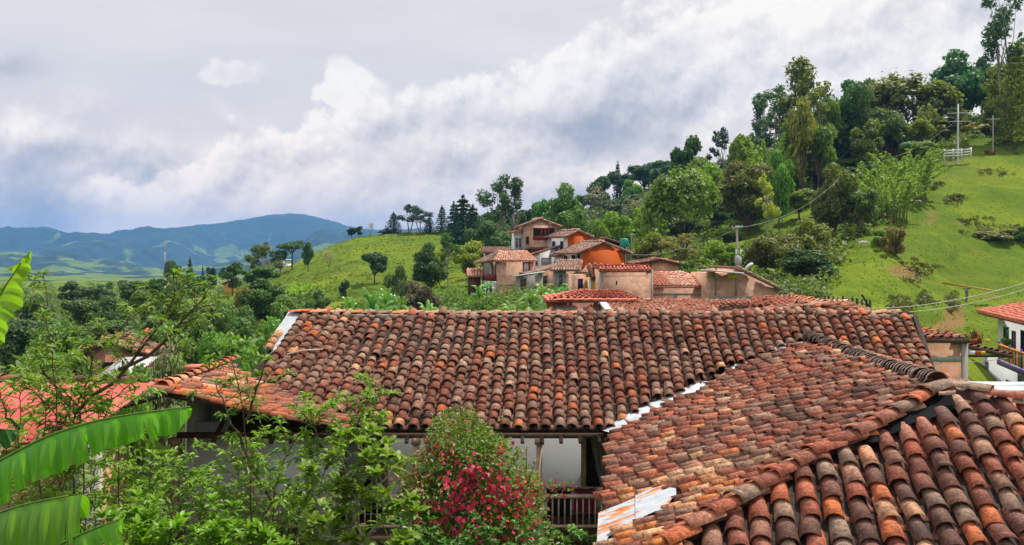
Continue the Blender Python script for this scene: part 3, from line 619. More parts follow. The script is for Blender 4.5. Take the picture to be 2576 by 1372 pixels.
# verge board at the right end
mb = MB()
e0 = on_plane(2296, 800, zmain); e1 = on_plane(2345, 952, zmain)
mb.box(e0 + [0, 0, -.05], e1 - e0, (0.10, 0, 0), (0, 0, 0.13)); mb.build('verge_board', M_UNDER, house)
mb = MB(); mb.box(on_plane(2308, 893, zmain) + [0.12, 0, .05], on_plane(2334, 938, zmain) - on_plane(2308, 893, zmain), (0.05, 0, 0), (0, 0, 0.02)); mb.build('verge_strip', M_ZINC, house)

# walls, gallery, posts
mb = MB(); mb.box((-6.6, 18.0, -8.5), (15.4, 0, 0), (0, 0.25, 0), (0, 0, 5.75)); mb.box((-6.6, 18.25, -8.5), (0.25, 0, 0), (0, 4.6, 0), (0, 0, 5.3)); mb.box((8.55, 18.25, -8.5), (0.25, 0, 0), (0, 5.6, 0), (0, 0, 5.9)); mb.box((-6.6, 23.7, -8.5), (15.4, 0, 0), (0, 0.25, 0), (0, 0, 5.5))
mb.build('wall', M_OLDWHITE, house)
mb = MB(); mb.box((-6.8, 16.6, -5.42), (9.2, 0, 0), (0, 1.39, 0), (0, 0, 0.14)); mb.box((-6.8, 16.50, -5.46), (9.2, 0, 0), (0, 0.098, 0), (0, 0, 0.22))
for i in range(24): mb.box((-6.6 + i * 0.38, 16.62, -5.58), (0.09, 0, 0), (0, 1.36, 0), (0, 0, 0.158))
mb.build('gallery_floor', M_BEAM, house)
mb = MB(); mb.box((-6.3, 16.66, -3.46), (8.4, 0, 0), (0, 0.10, 0), (0, 0, 0.10)); 
for i in range(22): mb.box((-5.6 + i * 0.36, 16.50, zmain(0, 16.5) - 0.14), (0.07, 0, 0), (0, 1.48, KM * 1.48), (0, 0, 0.055))
mb.build('eave_beam', M_BEAM, house)
def post(X, w, z0=-8.5, z1=-3.45, y=16.62, mat=None):
    mb = MB(); x = (X - CX) / FP * y; mb.box((x - w / 2, y, z0), (w, 0, 0), (0, w, 0), (0, 0, z1 - z0)); mb.box((x - w * .8, y - .03, z1 - .12), (w * 1.6, 0, 0), (0, w + .06, 0), (0, 0, 0.118)); mb.build('gallery_post', mat or M_WOOD, house)
for X, w in ((437, 0.13), (628, 0.11), (1046, 0.10), (1357, 0.11)): post(X, w)
def yz(X, y): return (X - CX) / FP * y
# rail with balusters, left run and right run
for X0, X1 in ((437, 760), (760, 1046), (1046, 1357), (1357, 1530)):
    mb = MB(); x0, x1 = yz(X0, 16.62) + .06, yz(X1, 16.62) - .05
    mb.box((x0, 16.63, -4.58), (x1 - x0, 0, 0), (0, 0.085, 0), (0, 0, 0.06)); mb.box((x0, 16.65, -5.14), (x1 - x0, 0, 0), (0, 0.05, 0), (0, 0, 0.05))
    for k in range(int((x1 - x0) / 0.115)): mb.box((x0 + 0.06 + k * 0.115, 16.66, -5.09), (0.026, 0, 0), (0, 0.026, 0), (0, 0, 0.51))
    mb.build('balustrade', M_TANRAIL, house)
# doorways: frame, sheet coloured dark for the unlit room, curtain
def doorway(X0, X1, ztop=-3.15, jamb=0.10, curtain=None, leftj=True):
    y = 18.0; x0, x1 = yz(X0, y), yz(X1, y)
    fr = MB(); h = ztop + 5.26
    fr.box((x0 - jamb, y - .05, -5.26), (jamb, 0, 0), (0, 0.048, 0), (0, 0, h)); fr.box((x1, y - .05, -5.26), (jamb, 0, 0), (0, 0.048, 0), (0, 0, h)); fr.box((x0 - jamb, y - .05, ztop), (x1 - x0 + 2 * jamb, 0, 0), (0, 0.048, 0), (0, 0, 0.1))
    d = fr.build('door_frame', M_WOOD, house)
    mb = MB(); mb.box((x0, y - .012, -5.26), (x1 - x0, 0, 0), (0, 0.01, 0), (0, 0, h)); mb.build('opening_shade', M_DARKV, d)
    if curtain is not None:
        mb = MB(); n = 26; V = []
        for i in range(n + 1):
            a = i / n; fold = 0.035 * math.sin(a * 26)
            for j in range(9):
                b = j / 8; wd = curtain[0] + (curtain[1] - curtain[0]) * b ** 1.5
                xx = x1 - (1 - a) * (x1 - x0) * 1.0 if False else (x0 + (x1 - x0) * (curtain[2] + (a) * (1 - curtain[2]) * 1.0) if True else 0)
                sx_ = x1 - (x1 - x0) * (1 - a) * wd
                V.append((sx_, y - .09 + fold * (0.4 + wd), ztop - b * h * 0.82))
        F = [[i * 9 + j, (i + 1) * 9 + j, (i + 1) * 9 + j + 1, i * 9 + j + 1] for i in range(n) for j in range(8)]
        mb.add(V, F); mb.build('curtain', M_CURTAIN, d, True)
doorway(1474, 1536, curtain=(0.95, 0.35, 0)); doorway(915, 963, curtain=(0.8, 0.55, 0)); doorway(836, 858)
doorway(640, 668)
mb = MB(); mb.box((yz(1395, 17.97), 17.93, -5.26), (1.6, 0, 0), (0, 0.065, 0), (0, 0, 0.55)); mb.build('dado_board', M_TANRAIL, house)
for nm, X0, X1, Y0, Y1, mt, lb in (('black_cloth', 1375, 1437, 1228, 1300, M_BLACKC, 'black cloth hung over the line behind the gallery railing'), ('maroon_cloth', 1443, 1502, 1229, 1290, M_MAROON, 'maroon cloth hung beside the black one behind the gallery railing')):
    y = 17.0; x0, x1 = yz(X0, y), yz(X1, y); z0 = (HY - Y0) / FP * y; z1 = (HY - Y1) / FP * y; n = 18
    V = []; 
    for s_ in (0, 1):
        for i in range(n + 1):
            for j in range(6):
                a = i / n; b = j / 5; V.append((x0 + (x1 - x0) * a, y + 0.02 * math.sin(a * 17 + j) * (0.3 + b) + s_ * 0.02 * (0.5 + b), z0 + (z1 - z0) * b + .012 * math.sin(a * 9)))
    F = [[k * (n + 1) * 6 + i * 6 + j, k * (n + 1) * 6 + (i + 1) * 6 + j, k * (n + 1) * 6 + (i + 1) * 6 + j + 1, k * (n + 1) * 6 + i * 6 + j + 1] for k in (0, 1) for i in range(n) for j in range(5)]
    F += [[i * 6, (i + 1) * 6, (n + 1) * 6 + (i + 1) * 6, (n + 1) * 6 + i * 6] for i in range(n)]
    mb = MB(); mb.add(V, F); o = mb.build(nm, mt, None, True); tag(o, lb, 'cloth')
wl = MB(); wl.tube([(yz(1357, 17.0), 17.0, (HY - 1227) / FP * 17), (yz(1440, 17), 17.0, (HY - 1229) / FP * 17), (yz(1530, 17), 17.0, (HY - 1227) / FP * 17)], 0.006, 4); wl.build('washing_line', M_WIRE, house)

# ---------------------------------------------------------------- near wing: west slope, south slope, east slope
A3 = AP.copy(); R3 = np.array([6.45, 19.40, ZW(6.45, 19.40)])
gW = np.array([0.33339, -0.0458]); gW /= np.linalg.norm(gW); sW = np.array([-gW[1], gW[0]])    # up-slope and along-slope directions in plan
def plane_surf(zf, org, down, along):
    k = zf(org[0] + down[0], org[1] + down[1]) - zf(org[0], org[1]); c = 1 / math.hypot(1, k)
    def f(s, t):
        x = org[0] + along[0] * s + down[0] * t * c; y = org[1] + along[1] * s + down[1] * t * c
        return np.stack([x, y, zf(x, y)], -1)
    return f
dW = np.array([-.995, -.10]); aW = np.array([-.10, .995])
surfW = plane_surf(ZW, (6.0, 11.0), dW, aW)
scW = [-3.6]
while scW[-1] < 9.4: scW.append(scW[-1] + float(np.interp(scW[-1], [-2, 3, 8], [.232, .272, .31])))
Bh = on_plane(1640, 1425, ZW)                              # hip runs on below the frame
hipA = [AP + [0, 0, .0]] + [on_plane(x, y, ZW) for x, y in ((2167, 1114), (2074, 1152), (1934, 1236), (1817, 1310), (1710, 1371))] + [Bh]
eave = [np.array([1.81, 16.7]), np.array([0.99, 10.15]), np.array([0.80, 8.9])]
polyW = [(6.42, 19.4)] + [(v[0], v[1]) for v in VAL2[1:]] + [(1.80, 15.9), (0.97, 10.15), (0.78, 8.6), (Bh[0], Bh[1])] + [(h[0], h[1]) for h in hipA[::-1][1:]]
# tin sheet patch at the eave
tin = [on_plane(x, y, ZW) for x, y in ((1505, 1300), (1600, 1262), (1665, 1237), (1700, 1243), (1702, 1262), (1665, 1300), (1590, 1330), (1545, 1350), (1500, 1400))]
keepP = poly_keep(polyW); keepT = poly_keep([(t[0], t[1]) for t in tin])
def keepW(p): return keepP(p) & ~keepT(p)
def tintW(S, Tl, tn, rng):
    f = fbm(S * 0.8, Tl * 0.8, 3, 77); k = np.clip(tn * 0.84 + f * 0.4, 0, 0.86)
    low = (Tl > 3.4) & (S < 1.2); k = np.where(low & (rng.random(len(S)) < 0.42), 0.88 + 0.12 * rng.random(len(S)), k)
    return np.where(rng.random(len(S)) < 0.05, 0.93 + 0.07 * rng.random(len(S)), k)
wing = empty('roof_wing', (3.2, 13.0, -8.5), 'nearest house wing with hipped russet tile roof and a rusted tin patch at its eave', 'house')
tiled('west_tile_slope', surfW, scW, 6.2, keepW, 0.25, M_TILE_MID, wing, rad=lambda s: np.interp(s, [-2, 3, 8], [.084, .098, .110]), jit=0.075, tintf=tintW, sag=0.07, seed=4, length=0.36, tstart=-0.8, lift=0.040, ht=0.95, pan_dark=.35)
mb = MB(); slab(mb, polyW, lambda x, y: ZW(x, y) - 0.0, 0.08); mb.build('west_roof_bed', M_UNDER, wing)
mb = MB()
V = [t + [0, 0, 0.035] for t in tin]; V = V + [sum(V) / len(V)]
# the tin is a corrugated sheet: strips running down the slope, each fold a few cm high
tp = np.array([t for t in tin]); uu = (tp[:, :2] - np.array([6.0, 11.0])) @ np.array([sW, -gW]).T
s0, s1 = uu[:, 0].min(), uu[:, 0].max(); 
ns = 120
t0_, t1_ = uu[:, 1].min(), uu[:, 1].max()
def tinp(s_, t_, e=0.0):
    x, y = np.array([6.0, 11.0]) + sW * s_ - gW * t_ * 1.0
    return (x, y, ZW(x, y) + 0.05 + 0.020 * abs(math.sin(s_ * 9.0)) ** 8 + (0.022 if t_ < t0_ + (t1_ - t0_) * .52 else 0))
for i in range(ns):
    sa, sb = s0 + (s1 - s0) * i / ns, s0 + (s1 - s0) * (i + 1) / ns; tq = np.linspace(t0_ - .05, t1_ + .05, 400); sm = (sa + sb) / 2
    pts = np.array([6.0, 11.0])[None] + sW[None] * sm - gW[None] * tq[:, None]; ins = keepT(np.hstack([pts, np.zeros((400, 1))]))
    if ins.sum() < 3: continue
    ta, tb = tq[ins].min(), tq[ins].max(); mid_ = t0_ + (t1_ - t0_) * .52; br_ = [ta] + ([mid_ - .001, mid_ + .001] if ta < mid_ < tb else []) + [tb]
    for a_, b_ in zip(br_[:-1], br_[1:]): mb.add([tinp(sa, a_), tinp(sb, a_), tinp(sb, b_), tinp(sa, b_)], [[0, 1, 2, 3]])
mb.build('tin_sheet', M_RUST, wing)
# flashing in the valley: bright zinc with rust-brown laps
M_RUSTLAP = plain('rust_lap', (0.20, 0.085, 0.05), 0.9, var=0.5)
va = [v + [0, 0.10, 0.03] for v in VAL]; vb = [v + [0, -0.10, 0.05] for v in VAL2]
mb = MB()
for i in range(1, len(va) - 1): mb.add([va[i], va[i + 1], vb[i + 1], vb[i]], [[0, 3, 2, 1]])
fl0 = mb.build('valley_flashing', M_ZINC, wing)
mb = MB()
for i in range(1, len(va) - 1):
    for q in (.10, .55):
        L = lambda a, f: a[i] + (a[i + 1] - a[i]) * f + np.array([0, 0, .006])
        mb.add([L(va, q), L(va, q + .16), L(vb, q + .22), L(vb, q + .08)], [[0, 3, 2, 1]])
mb.build('rust_stain', M_RUSTLAP, fl0)
# rope-like ridge of close-set tiles
mb = MB()
rp = [R3 + [0, 0, .08], R3 * .66 + AP * .34 + [0, 0, .02], R3 * .33 + AP * .67 + [0, 0, .0], AP + [0.02, 0.25, .04]]
tile_line(mb, rp, 0.125, 0.145, 0.22, lift1=0.075, lift0=-0.02, jit=0.06, ht=0.80, tint=lambda u, r: 0.62 * r.random(len(u)) ** 1.0, nseg=7)
mb.build('ridge_tiles', tile_material('sooty_tile', [(0.0, (0.16, 0.12, 0.10)), (0.35, (0.27, 0.20, 0.17)), (0.65, (0.40, 0.31, 0.26)), (1.0, (0.52, 0.43, 0.36))], 0.3, 0.4), wing)
# hip tiles
mb = MB(); hp = [h + [0, 0, 0.10] for h in hipA]
tile_line(mb, hp, 0.36, 0.138, 0.50, lift1=0.062, lift0=0.0, jit=0.05, ht=0.62, tint=lambda u, r: 0.25 + 0.7 * r.random(len(u)), nseg=7)
hp2 = [AP + [0, 0, .10], AP + [1.6, -1.02, 0]]; 
AE = np.array([5.72 + 2.9, 11.7 - 2.3, 0]); AE[2] = ZS(AE[0], AE[1])
tile_line(mb, [AP + [0.05, 0, .09], AE + [0, 0, .07]], 0.38, 0.125, 0.5, lift1=0.06, lift0=0.0, jit=0.04, ht=0.62, tint=lambda u, r: 0.3 + 0.6 * r.random(len(u)), nseg=7)
mb.build('hip_tiles', M_TILE_NEAR, wing)
# south slope, towards the camera
gS = np.array([0.075, 0.374]); kS = np.linalg.norm(gS); gS /= kS; sS = np.array([gS[1], -gS[0]])
surfS = plane_surf(ZS, (5.72, 11.7), -gS, sS)
polyS = [(h[0] + .02, h[1] - .04) for h in hipA] + [(1.2, 6.0), (9.5, 6.0), (AE[0], AE[1])]
felt = [on_plane(x, y, ZS) for x, y in ((2388, 996), (2340, 1012), (2320, 1045), (2260, 1066), (2200, 1098), (2170, 1136), (2205, 1140), (2235, 1118), (2262, 1112), (2300, 1088), (2335, 1086), (2360, 1066), (2400, 1050), (2412, 1012))]
keepF = poly_keep([(q[0], q[1]) for q in felt]); kS_ = poly_keep(polyS)
def tintS(S, Tl, tn, rng): return np.where(rng.random(len(S)) < 0.10, 0.9 + 0.1 * rng.random(len(S)), tn * 0.9)
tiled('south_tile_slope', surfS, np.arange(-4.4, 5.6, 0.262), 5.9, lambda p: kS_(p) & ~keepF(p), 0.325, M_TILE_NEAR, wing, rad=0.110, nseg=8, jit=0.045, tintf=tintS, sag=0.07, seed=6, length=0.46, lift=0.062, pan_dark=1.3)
mb = MB(); slab(mb, polyS, lambda x, y: ZS(x, y) - 0.002, 0.08); mb.build('south_roof_bed', M_UNDER, wing)
mb = MB()
fx = np.array(felt); lo = fx.min(0); hi = fx.max(0); n = 46
gx, gy = np.meshgrid(np.linspace(lo[0], hi[0], n), np.linspace(lo[1], hi[1], n)); gzf = ZS(gx, gy) + 0.075 + fbm(gx * 3, gy * 3, 4, 51) * 0.16
ins = keepF(np.stack([gx.ravel(), gy.ravel(), gy.ravel()], 1)).reshape(n, n)
Vf = np.stack([gx, gy, gzf], -1).reshape(-1, 3); Ff = [[i * n + j, i * n + j + 1, (i + 1) * n + j + 1, (i + 1) * n + j] for i in range(n - 1) for j in range(n - 1) if ins[i, j] and ins[i + 1, j + 1]]
mb.add(Vf, Ff); mb.build('felt_patch', M_TAR, wing)
mb = MB(); pt = on_plane(2362, 1035, ZS) + [0, 0, .2]; V, F, k = build_tiles(np.array([pt]), np.array([pt + [0.16, -0.1, -.01]]), np.array([[0, 0, 1.0]]), 0.06); mb.add(V, F, 0.7)
tag(mb.build('tile_fragment', M_TILE_NEAR, None), 'broken orange tile fragment lying on the black felt near the roof peak', 'tile')
# east slope (seen edge-on at the right) and further roof beyond it
ZE = lambda x, y: AP[2] - 0.02 - 0.30 * (x - AP[0] - 0.09 * (y - AP[1]))
surfE = plane_surf(ZE, (5.8, 9.0), np.array([1.0, -0.08]) / math.hypot(1, .08), np.array([0.08, 1.0]) / math.hypot(1, .08))
polyE = [(5.80, 11.75), (6.5, 19.3), (10.6, 19.3), (10.3, 8.2), (AE[0], AE[1])]
mb = MB(); slab(mb, polyE, ZE, 0.08); mb.build('east_roof_bed', M_UNDER, wing)
tiled('east_tile_slope', surfE, np.arange(-0.5, 10.3, 0.25), 4.4, poly_keep(polyE), 0.27, M_TILE_NEAR, wing, rad=0.10, jit=0.03, seed=8)
mb = MB(); a = P(2402, 986, 12.6); b_ = P(2640, 987, 12.9)
for q in (0, 1): mb.box(a + [0, q * .16, q * .045], b_ - a, (0, .155, .04), (0, 0, 0.02))
mb.build('ridge_flashing', M_ZINC, wing)
# walls under the near wing
mb = MB()
for a, b in (((1.9, 9.3), (2.7, 15.9)), ((1.9, 9.3), (8.9, 8.2))):
    a = np.array(a); b = np.array(b); d = (b - a) / np.linalg.norm(b - a); nn_ = np.array([-d[1], d[0]])
    mb.box((a[0], a[1], -8.5), (b[0] - a[0], b[1] - a[1], 0), (nn_[0] * .2, nn_[1] * .2, 0), (0, 0, 5.2))
mb.build('wall', M_OLDWHITE, wing)
mb = MB(); mb.box((0.95, 9.0, ZW(0.95, 9.0) - .16), (0.86, 7.6, (ZW(1.81, 16.6) - ZW(.95, 9.0))), (0.09, 0, 0), (0, 0, 0.12)); mb.build('eave_beam', M_BEAM, wing)

# ---------------------------------------------------------------- left wing, orange tiles
lw = empty('left_wing', (-5, 17, -8.5), 'small left house wing with bright orange and brown tiles behind the leafy shrubs', 'house')
ZL = lambda x, y: -2.35 - 0.30 * (x + 6.0) + 0.0 * y
def keepL(p):
    x, y = p[:, 0], p[:, 1]; near = 15.0 + (x + 6.0) * 0.38
    return (x > -6.05) & (y > near) & (ZL(x, y) > zmain(x, y) - 0.03) & (y < 19.6) & (x < -3.1)
surfL = plane_surf(ZL, (-6.0, 15.0), np.array([1.0, 0.10]) / math.hypot(1, .1), np.array([-0.10, 1.0]) / math.hypot(1, .1))
def tintL(S, Tl, tn, rng): return np.where((Tl < 1.6) & (rng.random(len(S)) < .8), 0.32 + 0.68 * tn, tn * 0.28)
tiled('tile_slope', surfL, np.arange(-1.5, 4.9, 0.235), 5.2, keepL, 0.28, M_TILE_ORANGE, lw, rad=0.090, jit=0.06, tintf=tintL, sag=0.08, seed=9)
mb = MB(); slab(mb, [(-6.05, 15.08), (-5.95, 18.4), (-5.0, 17.95), (-4.0, 17.4), (-3.2, 16.85), (-3.25, 16.2)], ZL, 0.06); mb.build('roof_bed', M_UNDER, lw)
mb = MB(); slab(mb, [(-6.06, 15.0), (-5.96, 19.5), (-9.4, 19.5), (-9.4, 15.3)], lambda x, y: -2.37 + 0.3 * (x + 6), 0.08); mb.build('rear_slope', M_UNDER, lw)
mb = MB(); tile_line(mb, [(-6.0, 19.4, -2.27), (-6.03, 15.0, -2.29)], 0.34, 0.11, 0.42, ht=0.7, tint=lambda u, r: 0.35 + .65 * r.random(len(u)))
mb.build('ridge_tiles', M_TILE_ORANGE, lw)
mb = MB(); mb.box((-6.30, 17.2, -8.5), (0.2, 0, 0), (0, .75, 0), (0, 0, 5.9)); mb.box((-6.09, 17.1, -5.26), (2.75, 0, 0), (0, .12, 0), (0, 0, 2.02)); mb.build('wall', M_OLDWHITE, lw)
mb = MB(); mb.box((-7.6, 22.0, -3.6), (0.75, 0, 0), (0, 0.5, 0), (0, 0, 0.80)); pb = empty('brick_parapet', (-7.2, 22.2, -8.5), 'low brick parapet with orange tile cap behind the left wing', 'parapet')
mb = MB(); x0, x1 = yz(466, 22), yz(540, 22); mb.box((x0, 22, -8.5), (x1 - x0, 0, 0), (0, 0.4, 0), (0, 0, 5.65)); mb.build('wall', M_CONC, pb)
mb = MB(); mb.box((x0 - .04, 21.95, -2.85), (x1 - x0 + .02, 0, 0), (0, 0.5, 0), (0, 0, 0.07)); mb.build('cap', M_TILE_RED, pb)

# ---------------------------------------------------------------- red sheet roof at the left
rs = empty('red_roof_house', (-8.5, 14, -8.5), 'low brick house with flat red sheet metal roof behind the shrubs', 'house')
zR = lambda x, y: -2.22 + 0.135 * (y - 15.3)
mb = MB(); xs = np.arange(-11.8, -6.12, 0.06)
tt = np.array([zR(0, 15.3), zR(0, 12.3)])
V = []; 
for x in xs:
    ph = (x * 4.0) % 1.0; hgt = 0.035 if ph < 0.2 else 0.0
    V += [(x, 15.3, tt[0] + hgt), (x + 0.0, 12.4, tt[1] + hgt), (x, 15.3, tt[0] + hgt - .02), (x, 12.4, tt[1] + hgt - .02)]
F = []
for i in range(len(xs) - 1): a = i * 4; F += [[a, a + 1, a + 5, a + 4], [a + 2, a + 6, a + 7, a + 3], [a + 1, a + 3, a + 7, a + 5]]
mb.add(V, F); mb.build('roof', M_REDROOF, rs)
mb = MB(); tile_line(mb, [(-12.2, 15.36, -2.14), (-6.15, 15.36, -2.18)], 0.30, 0.10, 0.42, ht=0.5, tint=lambda u, r: 0.35 * r.random(len(u))); mb.build('ridge_tiles', M_TILE_OLD, rs)
mb = MB(); mb.box((-11.9, 13.0, -8.5), (5.3, 0, 0), (0, 0.2, 0), (0, 0, 5.75)); mb.box((-6.8, 13.2, -8.5), (0.2, 0, 0), (0, 2.0, 0), (0, 0, 5.8)); mb.build('wall', M_BRICK_NEAR, rs)
mb = MB(); mb.box((-6.62, 13.1, -8.5), (0.5, 0, 0), (0, 0.15, 0), (0, 0, 5.7)); mb.build('pier', M_CONC, rs)
# ---------------------------------------------------------------- hillside houses
class House:
    """a house in its own frame: x along the front, y into the building, z up; sizes may be given in picture-grid units at its distance"""
    def __init__(s, name, X, Yb, d, theta, label, cat='house', depth_ground=3.0, k=None):
        s.k = d / FP; p = P(X, Yb, d); s.root = empty(name, tuple(p), label, cat, None, math.radians(theta)); s.p = p; s.th = math.radians(theta); s.dg = depth_ground
    def z(s, Y, y=0.0):
        """local height that shows on picture row Y at depth y behind the front"""
        return (HY - Y) / FP * (s.p[1] + y) - s.p[2]
    def mk(s, name, mb, mat, parent=None):
        """mesh in local coordinates"""
        o = mesh_np(name, np.vstack(mb.V), np.vstack(mb.F), mat, None, np.concatenate(mb.T)); o.parent = parent or s.root; return o
    def wall(s, x0, y0, W, L, H, mat, name='wall', gable=None, below=None, shed=None, z0=0.0):
        """box wall; gable=(rise, peak fraction) on front and back; shed=(rise at right)"""
        b = s.dg if below is None else below; mb = MB(); x1, y1 = x0 + W, y0 + L
        if gable:
            g, f = gable; xm = x0 + W * f
            fr = [(x0, z0 - b), (x1, z0 - b), (x1, z0 + H), (xm, z0 + H + g), (x0, z0 + H)]
        elif shed is not None: fr = [(x0, z0 - b), (x1, z0 - b), (x1, z0 + H + shed), (x0, z0 + H)]
        else: fr = [(x0, z0 - b), (x1, z0 - b), (x1, z0 + H), (x0, z0 + H)]
        n = len(fr); V = [(a, y0, c) for a, c in fr] + [(a, y1, c) for a, c in fr]
        if n == 5: F = [[0, 1, 2, 4], [4, 2, 3, -1], [6, 5, 9, 7], [7, 9, 8, -1]]
        else: F = [[0, 1, 2, 3], [5, 4, 7, 6]]
        F += [[i, n + i, n + (i + 1) % n, (i + 1) % n] for i in range(n)]
        mb.add(V, F); return s.mk(name, mb, mat)
    def roof(s, a, b, c, dd, mat, name='roof', pitch=0.34, expo=0.42, rad=0.14, th=0.12, seed=1, edge=True, tintf=None, parent=None, nseg=4):
        """tiled slope: a-b is the top edge, dd-c the eave (local points), laid with real barrel tiles on a thin bed"""
        a, b, c, dd = [np.asarray(q, float) for q in (a, b, c, dd)]
        W = max(np.linalg.norm(b - a), np.linalg.norm(c - dd), 0.01); L = max(np.linalg.norm(dd - a), np.linalg.norm(c - b)); 
        def surf(u, t):
            u = np.asarray(u) / W; v = np.asarray(t) / L; u = u[:, None]; v = v[:, None]
            return (a * (1 - u) + b * u) * (1 - v) + (dd * (1 - u) + c * u) * v
        n = max(2, int(W / pitch)); sc_ = (np.arange(n) + .5) * W / n
        o = tiled(name, surf, sc_, L, None, expo, mat, None, rad=rad, nseg=nseg, pans=False, length=expo * 1.25, jit=0.02, tintf=tintf, sag=0.02, seed=seed, lift=0.05)
        o.parent = parent or s.root
        nn_ = np.cross(b - a, dd - a); nn_ /= np.linalg.norm(nn_); nn_ = nn_ if nn_[2] > 0 else -nn_
        mb = MB(); up = nn_ * 0.015; dn = -nn_ * th
        V = [a + up, b + up, c + up, dd + up, a + dn, b + dn, c + dn, dd + dn]
        mb.add(V, [[0, 1, 2, 3], [7, 6, 5, 4], [0, 4, 5, 1], [1, 5, 6, 2], [2, 6, 7, 3], [3, 7, 4, 0]])
        q = s.mk('roof_bed', mb, mat_bed(mat), o); return o
    def gable_roof(s, x0, y0, W, L, H, g, f, mat, ov=0.45, z0=0.0, seed=1, ovf=0.35, only=None, **kw):
        xm = x0 + W * f; zt = z0 + H + g; y0 -= ovf; y1 = y0 + L + 2 * ovf
        sl_ = g / (W * f); sr = g / (W * (1 - f)); up = 0.10
        if only != 'R': s.roof((xm, y1, zt + up), (xm, y0, zt + up), (x0 - ov, y0, z0 + H - ov * sl_ + up), (x0 - ov, y1, z0 + H - ov * sl_ + up), mat, seed=seed, **kw)
        if only != 'L': s.roof((xm, y0, zt + up), (xm, y1, zt + up), (x0 + W + ov, y1, z0 + H - ov * sr + up), (x0 + W + ov, y0, z0 + H - ov * sr + up), mat, seed=seed + 9, **kw)
        mb = MB(); tile_line(mb, [(xm, y1, zt + up + .04), (xm, y0, zt + up + .04)], 0.4, 0.15, 0.5, ht=0.6); s.mk('ridge_tiles', mb, mat)
        mb = MB()                                             # verge tiles along the front edge
        if only != 'R': tile_line(mb, [(xm, y0, zt + up + .03), (x0 - ov, y0, z0 + H - ov * sl_ + up + .03)], 0.4, 0.13, 0.5, ht=0.5)
        if only != 'L': tile_line(mb, [(xm, y0, zt + up + .03), (x0 + W + ov, y0, z0 + H - ov * sr + up + .03)], 0.4, 0.13, 0.5, ht=0.5)
        s.mk('verge_tiles', mb, mat)
    def win(s, face, u0, u1, z0, z1, frame=M_BEAM, pane=M_GLASS, fx=0.0, fw=0.07, bars=1, name='window', sill=True, hb=0):
        """window on face 'f' (front, y=fx), 'l' (left side, x=fx), 'r' (right, x=fx); opening recessed look: dark pane 1 cm proud, frame 5 cm proud"""
        def bx(mb, u, w_, z, h, dep, off=0.0):
            if face == 'f': mb.box((u, fx - off - dep, z), (w_, 0, 0), (0, dep, 0), (0, 0, h))
            elif face == 'l': mb.box((fx - off - dep, u, z), (dep, 0, 0), (0, w_, 0), (0, 0, h))
            else: mb.box((fx + off, u, z), (dep, 0, 0), (0, w_, 0), (0, 0, h))
        W = u1 - u0; H = z1 - z0; mb = MB()
        for (u, w_, z, h) in ((u0, fw, z0, H), (u1 - fw, fw, z0, H), (u0 + fw, W - 2 * fw, z0, fw), (u0 + fw, W - 2 * fw, z1 - fw, fw)): bx(mb, u, w_, z, h, 0.055)
        for i in range(bars): bx(mb, u0 + fw + (W - 2 * fw) * (i + 1) / (bars + 1) - 0.02, 0.04, z0 + fw, H - 2 * fw, 0.045)
        for i in range(hb): bx(mb, u0 + fw, W - 2 * fw, z0 + H * (i + 1) / (hb + 1) - 0.02, 0.04, 0.035)
        o = s.mk(name, mb, frame)
        mb = MB(); bx(mb, u0 + fw, W - 2 * fw, z0 + fw, H - 2 * fw, 0.012); s.mk('pane', mb, pane, o)
        if sill:
            mb = MB(); bx(mb, u0 - .06, W + .12, z0 - .08, 0.078, 0.12); s.mk('sill', mb, M_CONC, o)
        return o
    def box(s, name, o, w_, l, h, mat, parent=None):
        mb = MB(); mb.box(o, (w_, 0, 0), (0, l, 0), (0, 0, h)); return s.mk(name, mb, mat, parent)
BEDS = {}
def mat_bed(m):
    if m.name not in BEDS:
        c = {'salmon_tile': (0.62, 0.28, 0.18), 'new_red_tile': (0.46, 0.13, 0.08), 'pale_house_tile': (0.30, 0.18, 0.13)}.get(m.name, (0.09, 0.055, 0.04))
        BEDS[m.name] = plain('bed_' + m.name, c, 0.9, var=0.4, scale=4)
    return BEDS[m.name]

D = 118.0; k = D / FP
# tall brick house with balcony and gable
h = House('brick_house', 1317, 650, D + 4, 5, 'tallest brick house of the hillside cluster with balcony under a gable and white side front')
h.wall(0, 0, 4.6, 7, 4.5, M_BRICK_FAR, gable=(0.85, 0.5))
h.gable_roof(0, 0, 4.6, 7, 4.5, 0.85, 0.5, M_TILE_BUFF, ov=0.75, seed=21)
h.box('floor_band', (-0.02, -0.06, 1.35), 4.65, 0.058, 0.28, M_CONC)
for x in (0.0, 4.32): h.box('pillar', (x, -0.05, -1.0), 0.28, 0.048, 5.3, M_CONC)
b = h.box('balcony', (1.35, -0.035, 2.55), 3.1, 0.03, 1.5, M_DARKV)  # flat sheet on the wall, shade of the recess put into its dark colour
h.box('parapet', (1.3, -0.16, 2.5), 3.2, 0.10, 0.62, M_REDWOOD, b); h.box('lintel', (1.3, -0.10, 4.05), 3.2, 0.09, 0.12, M_REDWOOD, b)
for x in (2.4, 2.9, 3.35): h.box('shutter', (x, -0.065, 3.15), 0.22, 0.028, 0.85, M_REDWOOD, b)
h.win('f', 0.35, 0.75, 1.9, 3.0, M_REDWOOD, M_DARKV, bars=0); h.win('f', 0.25, 1.0, -0.9, 1.1, M_REDWOOD, M_GLASS)
h.wall(-1.15, 0.9, 1.13, 5.0, 3.5, M_WHITE, 'side_block'); h.roof((0.3, 0.3, 4.0), (0.3, 6.2, 4.0), (-1.7, 6.2, 3.5), (-1.7, 0.3, 3.5), M_TILE_RED, 'side_roof', seed=3)
